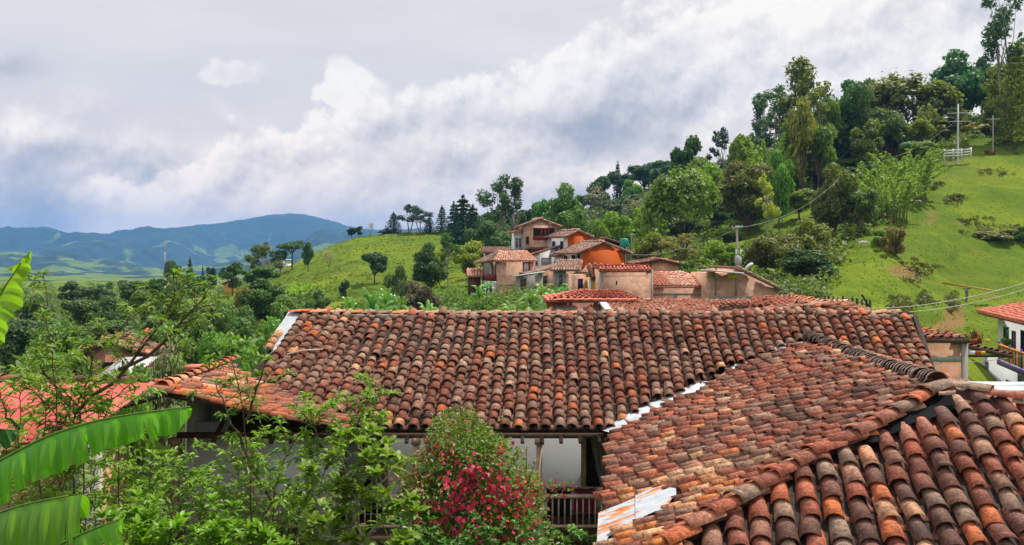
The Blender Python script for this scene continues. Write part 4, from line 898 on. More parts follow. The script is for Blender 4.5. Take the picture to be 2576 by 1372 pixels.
for z in (0.0, 1.85):
    h.win('f', -1.08, -0.68, z - .4, z + .95, M_GREY, M_GLASS, fx=0.9, bars=1); h.win('f', -0.6, -0.18, z - .4, z + .95, M_GREY, M_GLASS, fx=0.9, bars=1)
h.box('side_balcony', (-1.9, 0.3, 1.15), 2.4, 0.58, 0.10, M_CONC)
# annexe to the right
h.wall(4.6, 1.2, 3.6, 5, 2.6, M_BRICK_RED, 'annexe', shed=-1.2); h.roof((4.5, 6.4, 3.95), (4.5, 0.9, 3.95), (8.9, 0.9, 2.45), (8.9, 6.4, 2.45), M_TILE_BUFF, 'annexe_roof', seed=5)
h.wall(0.9, -0.9, 4.3, 0.88, 0.9, M_BRICK_RED, 'porch'); h.roof((0.4, 0.3, 1.5), (5.4, 0.3, 1.5), (5.4, -1.3, 1.15), (0.4, -1.3, 1.15), M_TILE_OLD, 'porch_roof', seed=6)

# white house with orange gable wall, upper of the two
h = House('orange_gabled_house', 1428, 655, D, 30, 'smaller upper orange house with white window front, above the big orange house')
h.wall(0, 0, 3.6, 5.2, 3.2, M_ORANGE, gable=(0.70, 0.42)); h.gable_roof(0, 0, 3.6, 5.2, 3.2, 0.70, 0.42, M_TILE_BUFF, ov=0.5, seed=31)
h.box('white_front', (-0.06, 0.02, -2.5), 0.058, 5.1, 5.7, M_WHITE)
for z in (-0.95, 1.25):
    for y in (0.9, 2.9): h.win('l', y, y + 0.75, z, z + 1.3, M_BEAM, M_GLASS, fx=-0.06)
h.roof((-0.06, 5.2, 0.95), (-0.06, -0.2, 0.95), (-1.5, -0.2, 0.55), (-1.5, 5.2, 0.55), M_TILE_BUFF, 'awning', seed=4)
h.wall(-1.15, 0.05, 1.08, 4.9, 0.55, M_WHITE, 'lower_block', below=4); 
for y in (0.7, 2.6): h.win('l', y, y + 0.8, -1.5, -0.2, M_BEAM, M_GLASS, fx=-1.15)
# white wing with long grey window
h = House('white_house', 1343, 676, D + 1, 8, 'small white house with dark shed roof and one long grey window in the hillside cluster')
h.wall(0, 0, 2.9, 4, 1.9, M_WHITE, shed=0.9); h.roof((3.5, -0.3, 3.0), (3.5, 4.2, 3.0), (-0.4, 4.2, 1.85), (-0.4, -0.3, 1.85), M_TILE_OLD, seed=11)
h.win('f', 1.0, 2.75, 0.45, 1.45, M_GREY, M_GREY, bars=3, sill=False); h.win('f', 0.22, 0.55, 0.5, 1.4, M_GREY, M_GLASS, bars=0)

# the big orange house
h = House('orange_house', 1463, 684, D - 6, 24, 'biggest orange house with windowless gable wall and long pale tile roof')
h.wall(0, 0, 6.4, 5.6, 2.55, M_ORANGE, gable=(1.15, 0.47), below=4); h.gable_roof(0, 0, 6.4, 5.6, 2.55, 1.15, 0.47, M_TILE_BUFF, ov=0.95, seed=41)
h.box('grey_front', (-0.06, 0.02, -4.0), 0.058, 5.5, 6.5, M_GREYW)
h.win('l', 1.6, 2.5, 0.4, 2.1, M_BEAM, M_GLASS, fx=-0.06); h.win('l', 0.25, 0.9, 1.6, 2.2, M_BEAM, M_DARKV, fx=-0.06, bars=0); h.win('l', 3.8, 4.6, 0.4, 2.0, M_REDWOOD, M_GLASS, fx=-0.06)
h.box('drain_pipe', (6.405, -0.06, -1.0), 0.09, 0.09, 3.5, M_GREY)
h.wall(6.5, 1.0, 1.6, 3, 1.2, M_ORANGE, 'side_shed', below=4)

# two brick houses with tile awnings below
h = House('terrace_house', 1340, 720, D - 10, 14, 'low brick house with pale tiled lean-to roof between the two brick neighbours in the cluster')
h.wall(0, 0, 4.2, 4, 1.75, M_BRICK_FAR, shed=0.75); h.roof((4.9, 4.3, 2.75), (4.9, -0.4, 2.75), (-1.0, -0.6, 1.45), (-1.0, 4.3, 1.45), M_TILE_BUFF, seed=13)
h.win('f', 0.55, 1.05, -0.9, 1.3, M_GREY, M_GLASS); h.win('f', 1.3, 1.8, 0.2, 1.25, M_GREY, M_GLASS); h.box('red_brick_panel', (2.05, -0.05, -1.5), 2.1, 0.048, 3.4, M_BRICK_RED); h.win('f', 2.5, 3.2, 0.1, 1.1, M_BEAM, M_DARKV, fx=-0.05)
h = House('terrace_house', 1394, 727, D - 12, 18, 'low brick house with tile awning and round-cornered wall, just below the big orange house')
h.wall(0, 0, 3.9, 4, 2.1, M_BRICK_FAR); h.roof((4.4, 1.6, 3.3), (0.9, 1.6, 3.3), (-0.7, -0.7, 2.2), (3.1, -0.7, 2.2), M_TILE_BUFF, seed=14)
h.box('grey_front', (-0.02, -0.05, -1.2), 1.5, 0.048, 3.28, M_GREYW); h.win('f', 0.55, 1.1, 0.15, 1.75, M_GREY, M_GLASS, fx=-0.05); h.win('f', 2.6, 3.2, 0.6, 1.3, M_BEAM, M_GLASS); h.box('ledge', (-0.3, -0.6, 2.15), 4.4, 0.7, 0.09, M_CONC)

# brick house at the left of the cluster
h = House('brick_house', 1251, 738, D - 8, 10, 'wide brick house with hipped salmon roof and dark side balcony')
W = 4.6; L = 6.0; H = 4.05
h.wall(0, 0, W, L, H, M_BRICK_FAR, below=3.5)
zt = H + 1.05
h.roof((0.6, 2.6, zt), (4.4, 2.6, zt), (W + 0.5, -0.5, H - .05), (-0.5, -0.5, H - .05), M_TILE_PINK, seed=15)
h.roof((0.6, 3.4, zt), (0.6, 2.6, zt), (-0.5, -0.5, H - .05), (-2.2, L + .3, H - .35), M_TILE_BUFF, 'side_roof', seed=16)
h.roof((4.4, 3.4, zt), (0.6, 3.4, zt), (-2.2, L + .3, H - .35), (W + .5, L + .3, H - .05), M_TILE_BUFF, 'back_roof', seed=17)
h.win('f', 3.2, 4.1, 2.1, 3.85, M_REDWOOD, M_WHITE, bars=1, hb=1, fw=0.16)
h.box('floor_band', (-0.02, -0.04, 0.95), W + .04, 0.038, 0.14, M_CONC)
b = h.box('side_balcony', (-1.1, 0.4, 1.35), 1.09, 5.2, 0.14, M_WHITE); h.box('railing', (-1.12, 0.38, 1.5), 0.06, 5.2, 0.85, M_REDWOOD, b); h.box('end_railing', (-1.05, 0.38, 1.5), 1.0, 0.06, 0.85, M_REDWOOD, b)
h.box('shaded_door', (-0.025, 1.0, 1.5), 0.02, 1.0, 2.0, M_BEAM); h.box('shaded_door', (-0.025, 3.0, 1.5), 0.02, 1.0, 2.0, M_DARKV)
h.wall(-1.15, 0.45, 1.13, 4.6, 1.3, M_WHITE, 'lower_front', below=3.0); h.win('f', -0.95, -0.6, -0.4, 0.9, M_REDWOOD, M_GLASS, fx=0.45, bars=0); h.win('l', 1.0, 1.7, -0.4, 0.9, M_REDWOOD, M_GLASS, fx=-1.15); h.win('l', 2.8, 3.5, -0.4, 0.9, M_REDWOOD, M_GLASS, fx=-1.15)
h = House('lean_to_shed', 1302, 722, D - 16, 6, 'small shed with greenish sheet roof at the foot of the hipped brick house', 'shed')
h.wall(0, 0, 2.9, 2, 1.1, M_GREYW, shed=.45, below=2); h.box('door', (0.3, -.03, -0.6), 0.7, 0.028, 1.5, M_BEAM); mb = MB(); mb.box((-0.4, -0.4, 1.15), (3.7, 0, 0.55), (0, 2.7, 0), (0, 0, 0.07)); h.mk('roof', mb, plain('green_grey_sheet', (0.30, 0.36, 0.32), 0.6))
h = House('grey_walled_house', 1222, 665, D + 12, 6, 'grey walled house with flat tile roof peeping out behind the hipped brick house')
h.wall(0, 0, 4.8, 5, 1.6, M_GREYW); h.roof((-0.5, 3.5, 2.5), (5.2, 3.5, 2.5), (5.2, -0.6, 1.7), (-0.5, -0.6, 1.7), M_TILE_BUFF, seed=18); h.win('f', 3.0, 3.8, 0.3, 1.1, M_GREY, M_GLASS)
h = House('tile_roofed_hut', 1178, 712, D - 4, 4, 'tiny hut with orange tile roof at the left edge of the cluster among trees', 'hut')
h.wall(0, 0, 1.6, 2.2, 0.9, M_BEAM); h.roof((-0.2, 1.8, 1.75), (2.0, 1.8, 1.75), (2.0, -0.5, 0.85), (-0.2, -0.5, 0.85), M_TILE_PINK, seed=19); h.box('door', (0.5, -.03, -.8), .6, .028, 1.4, M_REDWOOD)

# houses behind the big orange one
h = House('tiled_house', 1490, 640, D + 16, 12, 'house mostly hidden behind the orange houses, only its brown tile roof showing')
h.wall(0, 0, 5.5, 5, 1.3, M_ORANGE); h.gable_roof(0, 0, 5.5, 5, 1.3, 1.0, 0.35, M_TILE_OLD, ov=0.3, seed=23)
tk = House('water_tank', 1563, 622, D + 8, 10, 'teal tarpaulin covered water tank on a stand above the big orange roof', 'water tank', 0)
mb = MB(); mb.tube([(0.6, .5, 0), (0.6, .5, 0.25), (0.6, 0.5, 1.1), (.6, .5, 1.25)], [0.62, 0.66, 0.62, 0.45], 14); tk.mk('tank', mb, M_TEAL)
for x in (0.1, 1.0):
    for y in (0, 0.9): tk.box('leg', (x, y, -2.2), 0.12, 0.12, 2.2, M_GREY)

# ---------------------------------------------------------------- nearer brick houses behind the long roof
D2 = 62.0
h = House('brick_house', 1511, 757, D2, 0, 'plain brick box house with scalloped tile edge along the top of its wall', depth_ground=3)
k = D2 / FP
h.wall(0, 0, 128 * k, 5, 78 * k, M_BRICK_FAR, below=3); h.roof((-0.1, 0.55, 83 * k), (128 * k, 0.55, 83 * k), (128 * k, -0.12, 76 * k), (-0.1, -0.12, 76 * k), M_TILE_RED, 'tile_edge', pitch=0.24, rad=0.10, seed=24, nseg=6)
h.roof((-0.1, 5.2, 84 * k), (128 * k, 5.2, 84 * k), (128 * k, 0.6, 83 * k), (-0.1, 0.6, 83 * k), M_TILE_RED, 'roof', seed=25)
h.box('corner_pillar', (126 * k, -0.05, -3), 0.16, 0.048, 5.2, M_CONC); h.box('corner_pillar', (-0.06, -0.05, -3), 0.14, 0.048, 5.1, M_GREYW); h.box('floor_band', (0.1, -0.03, 1.72), 3.3, 0.028, 0.04, M_CONC)
h.box('bathroom_vent', (38 * k, -0.02, 40 * k), 0.10, 0.018, 0.28, M_DARKV)
h = House('low_brick_house', 1641, 757, D2 + 1, 0, 'low brick house with mottled salmon tile roof in the middle of the brick row', depth_ground=3)
h.wall(0, 0, 140 * k, 5, 36 * k, M_BRICK_FAR, below=3); h.roof((-.05, 3.0, h.z(690, 3)), (95 * k, 3.0, h.z(688, 3)), (141 * k, -0.25, 37 * k), (-0.05, -0.25, 37 * k), M_TILE_PINK, pitch=0.26, rad=0.11, expo=0.35, seed=26, nseg=5, tintf=lambda S, Tl, tn, rng: np.where(S < 1.5, tn * 0.05, 0.3 + .7 * tn))
h.roof((95 * k, 3.0, h.z(688, 3)), (97 * k, 3.0, h.z(688, 3)), (150 * k, 3.2, h.z(705, 3)), (141 * k, -0.25, 37 * k), M_TILE_PINK, 'side_roof', seed=28, pitch=0.26)
h.box('concrete_band', (0, -0.04, 14 * k), 140 * k, 0.038, 6 * k, M_CONC); h.box('corner_pillar', (52 * k, -0.05, -3), 0.3, 0.048, 3.4, M_CONC)
h = House('brick_house', 1781, 757, D2 - 1, 2, 'brick house whose wall top slopes down to the right under a tiled verge', depth_ground=3)
h.wall(0, 0, 68 * k, 5, 68 * k, M_BRICK_FAR, below=3); h.wall(68 * k + .003, 0.02, 108 * k, 5, 78 * k, M_BRICK_FAR, 'sloping_wall', below=3, shed=-50 * k)
h.box('raised_corner', (0, -0.04, 60 * k), 18 * k, 0.5, 20 * k, M_BRICK_FAR)
for x in (17, 68): 
    h.box('toothed_column', (x * k, -0.03, 12 * k), 0.10, 0.028, 46 * k, M_GREYW)
mb = MB(); a = np.array((66 * k, -0.4, 81 * k)); b_ = np.array((182 * k, -0.4, 24 * k)); mb.box(a, b_ - a, (0, 5.6, 0), (0, 0, 0.12)); h.mk('roof', mb, M_TILE_OLD)
mb = MB(); tile_line(mb, [a + [0, 0, .13], b_ + [0, 0, .13]], 0.36, 0.12, 0.45, ht=0.6); h.mk('verge_tiles', mb, M_TILE_BUFF)
h.box('concrete_band', (0, -0.05, 4 * k), 165 * k, 0.048, 7 * k, M_CONC)
mb = MB(); mb.tube([(178 * k, -0.35, 26 * k), (184 * k, -0.35, 18 * k), (178 * k, -.35, 12 * k), (164 * k, -.05, 10 * k)], 0.05, 6); h.mk('gutter_pipe', mb, M_WHITEM)
s1_ = House('corrugated_sheet', 1773, 686, D2 - 2, 0, 'loose white corrugated sheet propped over the brick walls on a yellow block', 'roof sheet', 0)
mb = MB(); mb.box((0, -0.8, 4 * k), (88 * k, 0, -7 * k), (0, 2.0, 0), (0, 0, 0.10)); s1_.mk('sheet', mb, M_WHITEM)
for x, w_, m_ in ((58 * k, 22 * k, M_YELP), (6 * k, 3 * k, M_YELP), (30 * k, 1.5 * k, M_GREY)): s1_.box('support', (x, 0, -14 * k), w_, 0.4, 13.5 * k if x < 50 * k else 12 * k, m_)
h = House('brick_house', 1640, 692, D2 + 10, 0, 'brick house behind the row with a dark peaked roof and thin post')
k3 = (D2 + 10) / FP
h.wall(0, 0, 66 * k3, 4, 28 * k3, M_BRICK_FAR, gable=(9 * k3, 0.2)); h.gable_roof(-45 * k3, 0, 118 * k3, 4, 24 * k3, 12 * k3, 0.55, M_TILE_OLD, ov=.2, seed=29); h.box('white_post', (77 * k3, -0.2, -0.5), .09, .09, 24 * k3, M_WHITEM)
h = House('yellow_house', 1488, 757, D2 + 4, 6, 'narrow ochre yellow house with green band and orange tiles beside the plain brick box')
h.wall(0, 0, 1.2, 3, 1.65, M_YELLOW, below=3); h.box('green_band', (-.02, -.06, 1.5), 1.25, .058, .12, M_GREENP); h.roof((-.1, 1.4, 2.6), (1.25, 1.4, 2.6), (1.25, -.3, 1.68), (-.1, -.3, 1.68), M_TILE_ORANGE, seed=30, tintf=lambda S, T_, tn, rng: .5 + .2 * tn)
h.box('white_corner', (-.22, -.03, -2), .2, .2, 3.6, M_WHITE); h.wall(-1.1, 1.6, .98, 2, 1.9, M_BRICK_FAR, 'side_block', below=3); h.win('f', -.75, -.35, .7, 1.6, M_PURPLE, M_GLASS, fx=1.6)
hh = House('pink_roofed_house', 1466, 740, 84, 0, 'low house showing only a pink tile roof beside the plain brick box')
hh.roof((.6, 4.0, hh.z(670, 4)), (5.4, 4.0, hh.z(668, 4)), (2.6, 0, hh.z(689)), (-.2, 0, hh.z(688)), M_TILE_PINK, seed=32, tintf=lambda S, T_, tn, rng: .5 + .5 * tn); hh.wall(0, .2, 2.4, 3.5, hh.z(692), M_BRICK_FAR); hh.win('f', 1.2, 1.8, .6, 1.5, M_PURPLE, M_GLASS, fx=.2)

# salmon roofs just behind the long ridge
h = House('salmon_roofed_house', 1540, 806, 33.0, 0, 'long low house with bright salmon tile roof directly behind the old ridge', depth_ground=4)
k4 = 33.0 / FP
zt_, zr_, ze_ = h.z(755, 4.0), h.z(761, 4.0), h.z(793)
h.roof((-13 * k4, 4.0, zt_), (700 * k4, 4.0, zr_), (640 * k4, 0, ze_), (-5 * k4, 0, ze_), M_TILE_PINK, pitch=0.215, rad=0.088, expo=0.30, seed=33, nseg=6)
mb = MB(); tile_line(mb, [(-14 * k4, 4.05, zt_ + .02), (350 * k4, 4.05, (zt_ + zr_) / 2 - .05), (700 * k4, 4.05, zr_ + .02)], 0.36, 0.10, 0.45, ht=0.6); h.mk('ridge_tiles', mb, M_TILE_PINK)
h.wall(0, 0.4, 640 * k4, 7.2, ze_ - .15, M_GREYW, below=4)
mb = MB(); mb.box((-13 * k4, 4.1, zt_ - .12), (700 * k4, 0, zr_ - zt_), (0, 4.0, -1.2), (0, 0, 0.09)); h.mk('back_roof', mb, mat_bed(M_TILE_PINK))
mb = MB(); mb.box((-14 * k4, -0.1, ze_ + .02), (.26, 0, 0), (0, 4.1, zt_ - ze_), (0, 0, .10)); h.mk('white_verge', mb, M_OLDWHITE)
h = House('hip_roofed_house', 1392, 806, 36.0, 0, 'small house with orange-red hipped tile roof and rough brick wall, left of the salmon roof', depth_ground=4)
k5 = 36.0 / FP
ze_, zt_ = h.z(755, -.3), h.z(736, 2.6)
h.wall(0, 0, 145 * k5, 5, ze_ - .05, M_BRICK_RED, below=4); h.box('plaster_band', (0, -0.04, h.z(795)), 130 * k5, 0.038, h.z(774) - h.z(795), M_CONC)
h.roof((85 * k5, 2.6, zt_), (190 * k5, 2.6, zt_ - .01), (215 * k5, -.3, ze_), (-4 * k5, -.3, ze_), M_TILE_RED, pitch=.24, rad=.10, expo=.33, seed=34, nseg=5)
h.roof((85 * k5, 2.8, zt_), (85 * k5, 2.6, zt_), (-14 * k5, -.4, ze_ - .18), (-14 * k5, 5.2, ze_ - .18), M_TILE_RED, 'side_roof', pitch=.24, rad=.10, seed=35)
mb = MB(); tile_line(mb, [(85 * k5, 2.6, zt_ + .04), (30 * k5, .75, (zt_ + ze_) / 2 + .0), (-16 * k5, -.45, ze_ - .16)], 0.36, .12, .45, ht=.7); tile_line(mb, [(0, -.38, ze_), (212 * k5, -.38, ze_)], .36, .08, .45, ht=.5); tile_line(mb, [(84 * k5, 2.65, zt_ + .03), (190 * k5, 2.65, zt_ + .02)], .36, .1, .45, ht=.6); h.mk('hip_tiles', mb, M_TILE_RED)
mb = MB(); mb.tube([(-14 * k5, -.45, 42 * k5), (-15 * k5, -.45, 26 * k5), (6 * k5, -.2, 20 * k5)], 0.045, 6); h.mk('drain_pipe', mb, M_REDWOOD)
# heap of old tiles at the right end
h = House('old_tile_roof', 1840, 800, 27.0, 3, 'jumbled dark old roof with heaped tiles and a peak, at the right end behind the ridge', 'roof', 3)
k6 = 27.0 / FP
h.roof((20 * k6, 2.2, h.z(771, 2.2)), (300 * k6, 2.2, h.z(768, 2.2)), (345 * k6, -.2, h.z(800, -.2)), (-10 * k6, -.2, h.z(796, -.2)), M_TILE_OLD, pitch=.22, rad=.095, expo=.22, seed=36, nseg=5, tintf=lambda S, T_, tn, rng: tn * .7)
h.roof((150 * k6, 3.4, h.z(754, 3.4)), (262 * k6, 3.0, h.z(751, 3.0)), (320 * k6, 0.4, h.z(778, .4)), (60 * k6, 0.6, h.z(776, .6)), M_TILE_PINK, 'upper_roof', pitch=.24, rad=.10, expo=.26, seed=37, nseg=5, tintf=lambda S, T_, tn, rng: tn * .6)
rg = np.random.default_rng(12); n = 90; base = np.stack([rg.uniform(70, 330, n) * k6, rg.uniform(-.3, .5, n), rg.uniform(0, 9, n) * k6], 1); base[:, 2] += h.z(790) - 2 * k6 + np.clip(1 - np.abs(base[:, 0] / k6 - 200) / 120, 0, 1) * 22 * k6
dv = np.stack([rg.normal(.36, .08, n), rg.normal(0, .1, n), rg.normal(-.02, .05, n)], 1)
mb = MB(); V, F, kk = build_tiles(base, base + dv, np.tile([0, -.2, 1.0], (n, 1)), .09); mb.add(V, F, np.repeat(rg.random(n) * .9, kk)); h.mk('heaped_tiles', mb, M_TILE_OLD)
h.wall(-5 * k6, 0.2, 330 * k6, 3.5, -0.05, M_GREYW, below=3.5)
pk = empty('clay_pipe', tuple(P(1905, 784, 25.2)), 'long straight pinkish ridge pole resting on the old tiles behind the ridge', 'pole'); mb = MB(); a = P(1890, 785, 25.2); b_ = P(2020, 788, 25.2); mb.tube([a, (a + b_) / 2, b_], 0.045, 7); mb.build('pole_shaft', M_TILE_PINK, pk); mb = MB(); mb.tube([a, a + (b_ - a) * .15], 0.05, 7); mb.build('pale_end', M_MORTAR, pk)

# ---------------------------------------------------------------- brick building at the right with concrete band
h = House('brick_building', 2300, 1100, 30.0, 0, 'orange hollow-brick building with grey concrete band and corner pillar, beside the white house')
k7 = 30.0 / FP
h.wall(0, 0, 118 * k7, 6, 245 * k7, M_BRICK_NEAR, below=3.5); h.box('concrete_band', (0, -.04, 189 * k7), 133 * k7, .038, 16 * k7, M_CONC); h.box('corner_pillar', (118 * k7 + .002, -.06, -3.4), 15 * k7, 6, 3.4 + 245 * k7, M_CONC)
h.roof((-8 * k7, 2.6, h.z(818, 2.6)), (60 * k7, 2.6, h.z(824, 2.6)), (136 * k7, -.15, 246 * k7), (-8 * k7, -.15, 247 * k7), M_TILE_NEAR, pitch=.25, rad=.10, expo=.30, seed=38, nseg=6)
mb = MB(); tile_line(mb, [(55 * k7, 2.5, h.z(822, 2.5)), (136 * k7, -.1, 249 * k7)], .36, .11, .45, ht=.7); h.mk('hip_tiles', mb, M_TILE_ORANGE)
h = House('side_roof', 2432, 905, 38.0, 0, 'white boarded canopy with worn tile edge sloping right toward the coloured balcony', 'canopy', 0)
k8 = 38.0 / FP
mb = MB(); mb.add([(0, 0, 12 * k8), (0, 0, 36 * k8), (100 * k8, 0, 12 * k8), (95 * k8, 0, 8 * k8), (0, .15, 12 * k8), (0, .15, 36 * k8), (100 * k8, .15, 12 * k8), (95 * k8, .15, 8 * k8)], [[0, 3, 2, 1], [4, 5, 6, 7], [0, 1, 5, 4], [1, 2, 6, 5], [2, 3, 7, 6], [3, 0, 4, 7]]); h.mk('gable_board', mb, M_WHITE_B)
h.roof((-2 * k8, 2.5, h.z(864, 2.5)), (110 * k8, 2.5, h.z(889, 2.5)), (112 * k8, -.2, 11 * k8), (-2 * k8, -.2, 37 * k8), M_TILE_OLD, pitch=.26, rad=.1, seed=39, nseg=5)
h.box('beam', (0, -.03, 6 * k8), 80 * k8, .12, 5 * k8, M_BEAM)

# ---------------------------------------------------------------- white house with purple doors
hp0 = P(2470, 960, 60.5)
gv = np.array([-3.7, -14.2]); th = math.degrees(math.atan2(gv[1], gv[0]))
h = House('white_house', 2470, 1010, 60.5, th, 'large white house with red tile roof, purple doors and colourful balcony', depth_ground=2)
zg = h.p[2]; ze = -3.95 - zg                                # eave height above the base
h.wall(0, 1.0, 15, 8, ze - 0.15, M_WHITE_B, below=2)
h.wall(0.0, 0.0, 15.0, 0.99, 3.55, M_WHITE_B, 'lower_front', below=2)
h.roof((-1.0, 9.0, ze + 1.75), (16, 9.0, ze + 1.75), (16, 0.1, ze - .05), (-1.8, 0.1, ze - .05), M_TILE_RED, pitch=.27, rad=.11, expo=.36, seed=43, nseg=5)
mb = MB(); tile_line(mb, [(-1.05, 9.0, ze + 1.78), (-1.85, .05, ze)], .36, .11, .45, ht=.6); h.mk('verge_tiles', mb, M_TILE_RED)
mb = MB()
for i in range(34): mb.box((-1.6 + i * .5, .15, ze - .24), (.11, 0, 0), (0, .84, .15), (0, 0, .12))
h.mk('rafters', mb, M_BEAM)
h.win('f', 1.4, 2.6, ze - 1.9, ze - .8, M_GREENP, M_GLASS, fx=1.0); h.win('f', 3.3, 4.1, ze - 2.4, ze - .95, M_PURPLE, M_REDWOOD, fx=1.0, name='door', bars=0, sill=False); h.win('f', 5.2, 7.0, ze - 2.2, ze - .75, M_PURPLE, M_GLASS, fx=1.0); h.win('f', 9.4, 10.4, ze - 2.4, ze - 1.0, M_PURPLE, M_GLASS, fx=1.0, name='door')
fb = h.box('flower_box', (5.1, .55, ze - 2.5), 2.0, .42, .28, M_REDP)
b = h.box('balcony', (8.0, -1.0, 3.60), 7, 1.98, .16, M_WHITE_B); h.box('edge_beam', (7.9, -1.06, 3.45), 7.1, .058, .30, M_PURPLE, b)
for i, x in enumerate(np.arange(8.0, 14.6, .24)):
    m_ = (M_YELP, M_REDP, M_GREENP, M_ORGP, M_PURPLE)[i % 5]; h.box('baluster', (x, -1.0, 3.78), .07, .05, .82, m_, b)
h.box('handrail', (7.9, -1.04, 4.60), 7, .12, .09, M_ORGP, b)
for x in (8.0, 10.2, 12.4): h.box('balcony_post', (x, -1.02, 3.78), .14, .1, 1.05, M_PURPLE, b)
h.box('terrace_floor', (0.6, -.4, 3.57), 3.6, 1.3, .12, M_PURPLE)
h.win('f', 1.0, 1.8, 1.6, 2.9, M_GREY, M_GLASS, fx=0.0); h.win('f', 5.9, 6.8, 0.2, 2.3, M_PURPLE, M_PURPLE, fx=0.0, name='door', bars=0, sill=False); h.win('f', 8.3, 9.6, 2.3, 3.0, M_GREY, M_GLASS, fx=0.0, bars=3); h.win('f', 8.2, 9.0, 0.1, 2.1, M_PURPLE, M_GLASS, fx=0, name='door', sill=False); h.win('f', 10.6, 12.2, .6, 2.3, M_PURPLE, M_GLASS, fx=0)
h.box('meter_box', (3.3, -.09, 1.2), .35, .088, .5, M_GREY)

# ---------------------------------------------------------------- small white building and roofs in the trees at the left
h = House('white_hut', 278, 925, 48.0, 8, 'small white flat-topped hut with grey wall standing among trees beyond the red roof', 'hut', 4)
h.wall(0, 0, 1.15, 1.5, .55, M_GREYW, below=3.0); mb = MB(); mb.add([(-.1, -.15, .55), (1.3, -.15, .62), (1.3, 1.6, .62), (-.1, 1.6, .55), (.6, .7, .85)], [[0, 1, 4, -1], [1, 2, 4, -1], [2, 3, 4, -1], [3, 0, 4, -1], [0, 3, 2, 1]]); h.mk('roof', mb, M_WHITEM)
h.win('f', .35, .75, .05, .4, M_GREY, M_GLASS, bars=1)
h = House('low_tin_house', 250, 962, 40.0, 4, 'low house with patchy white and rusty tin roof below the white hut', 'house', 4)
h.wall(0, .5, 1.3, 3, .2, M_BRICK_RED, below=3.0); mb = MB(); mb.box((-.2, .2, .2), (1.7, 0, 0), (0, 3.2, .5), (0, 0, .05)); h.mk('roof', mb, M_RUST); h.box('door', (.5, .47, -.9), .7, .028, 1.3, M_WHITE)
h = House('brick_chimney_house', 195, 952, 46.0, 10, 'old terracotta walled house with small chimney stack half buried in trees at the left', 'house', 4)
h.wall(0, 0, 3.2, 3, 1.2, M_BRICK_RED, gable=(.6, .5), below=3); h.gable_roof(0, 0, 3.2, 3, 1.2, .6, .5, M_TILE_OLD, seed=44); h.box('chimney', (1.0, .6, 1.4), .3, .3, .75, M_BRICK_RED); h.win('f', 1.2, 1.9, 0, .8, M_BEAM, M_GLASS)
h = House('maroon_walled_house', 345, 893, 66.0, 0, 'maroon walled house glimpsed between trees above the white hut', 'house', 3)
h.wall(0, 0, 2.4, 3, 1.0, plaster('maroon_wall', (0.24, 0.06, 0.05)), below=3); h.roof((-.3, 1.8, 1.6), (2.7, 1.8, 1.6), (2.7, -.3, 1.05), (-.3, -.3, 1.05), M_TILE_OLD, seed=45); h.win('f', .6, 1.1, 0, .7)
h = House('distant_house', 562, 727, 190.0, 5, 'tiny tan house on the green knoll among far trees', 'house', 2)
h.wall(0, 0, 2.6, 3, 1.1, M_YELLOW); h.gable_roof(0, 0, 2.6, 3, 1.1, .6, .5, M_TILE_BUFF, seed=46); h.win('f', 1, 2, .3, 1.2)
h = House('distant_shed', 690, 666, 262.0, 0, 'tiny white roofed shed at the left edge of the grassy hill', 'shed', 3)
h.wall(0, 0, 4.0, 4, 1.2, M_OLDWHITE); h.box('roof', (-.4, -.4, 1.25), 4.8, 4.8, .25, M_WHITEM)

# ---------------------------------------------------------------- poles, wires, mast, fences
def wire(name, pts, sag, r, mat, label, n=14):
    V = []; mb = MB()
    for a, b in zip(pts[:-1], pts[1:]):
        a, b = np.asarray(a), np.asarray(b); t = np.linspace(0, 1, n)
        V += [a + (b - a) * q - np.array([0, 0, sag * 4 * q * (1 - q)]) for q in t]
    mb.tube(V, r, 4); return tag(mb.build(name, mat, None), label, 'cable')
def util_pole(X, Yt, Yb, d, label, mat, r=0.14, arms=((0.14, 1.5),), lamp=True, box=False):
    k = d / FP; zb = (HY - Yb) * k; zt = (HY - Yt) * k; x = (X - CX) * k; o = empty('utility_pole', (x, d, zb), label, 'utility pole')
    mb = MB(); mb.tube([(x, d, zb - 1), (x, d, (zb + zt) / 2), (x, d, zt)], [r * 1.25, r, r * .7], 8); mb.build('shaft', mat, o)
    for f, w_ in arms:
        z = zt - (zt - zb) * f; mb = MB(); mb.box((x - w_, d - .12, z), (2 * w_, 0, .08), (0, .12, 0), (0, 0, .12)); a = mb.build('crossarm', M_GREY, o)
        for q in (-.9, -.3, .3, .9): mb = MB(); mb.tube([(x + q * w_, d - .06, z + .12), (x + q * w_, d - .06, z + .28)], [.035, .03], 6); mb.build('insulator', M_GREY, a)
    if lamp:
        z = zt - (zt - zb) * .28; mb = MB(); mb.tube([(x, d, z), (x - 1.4, d - .2, z + .35), (x - 2.0, d - .2, z + .30)], .05, 5); a = mb.build('lamp_arm', M_GREY, o); mb = MB(); mb.tube([(x - 1.8, d - .2, z + .3), (x - 2.2, d - .2, z + .28), (x - 2.7, d - .2, z + .22)], [.10, .18, .10], 7); mb.build('lamp_head', M_WHITEM, a)
    if box:
        z = zt - (zt - zb) * box; mb = MB(); mb.tube([(x, d - .4, z - .55), (x, d - .4, z - .5), (x, d - .4, z + .45), (x, d - .4, z + .55)], [.1, .27, .27, .1], 12); a = mb.build('transformer', M_GREY, o)
        for q in (-.2, .2): mb = MB(); mb.tube([(x + q, d - .45, z + .7), (x + q, d - .45, z + 1.05)], .05, 6); mb.build('bushing', M_WHITEM, a)
    return o
util_pole(2410, 262, 400, 160, 'tall white utility pole standing in the white ranch fence on the hilltop', M_WHITEPOLE, .17, ((.18, 1.9), (.33, 2.4)), True)
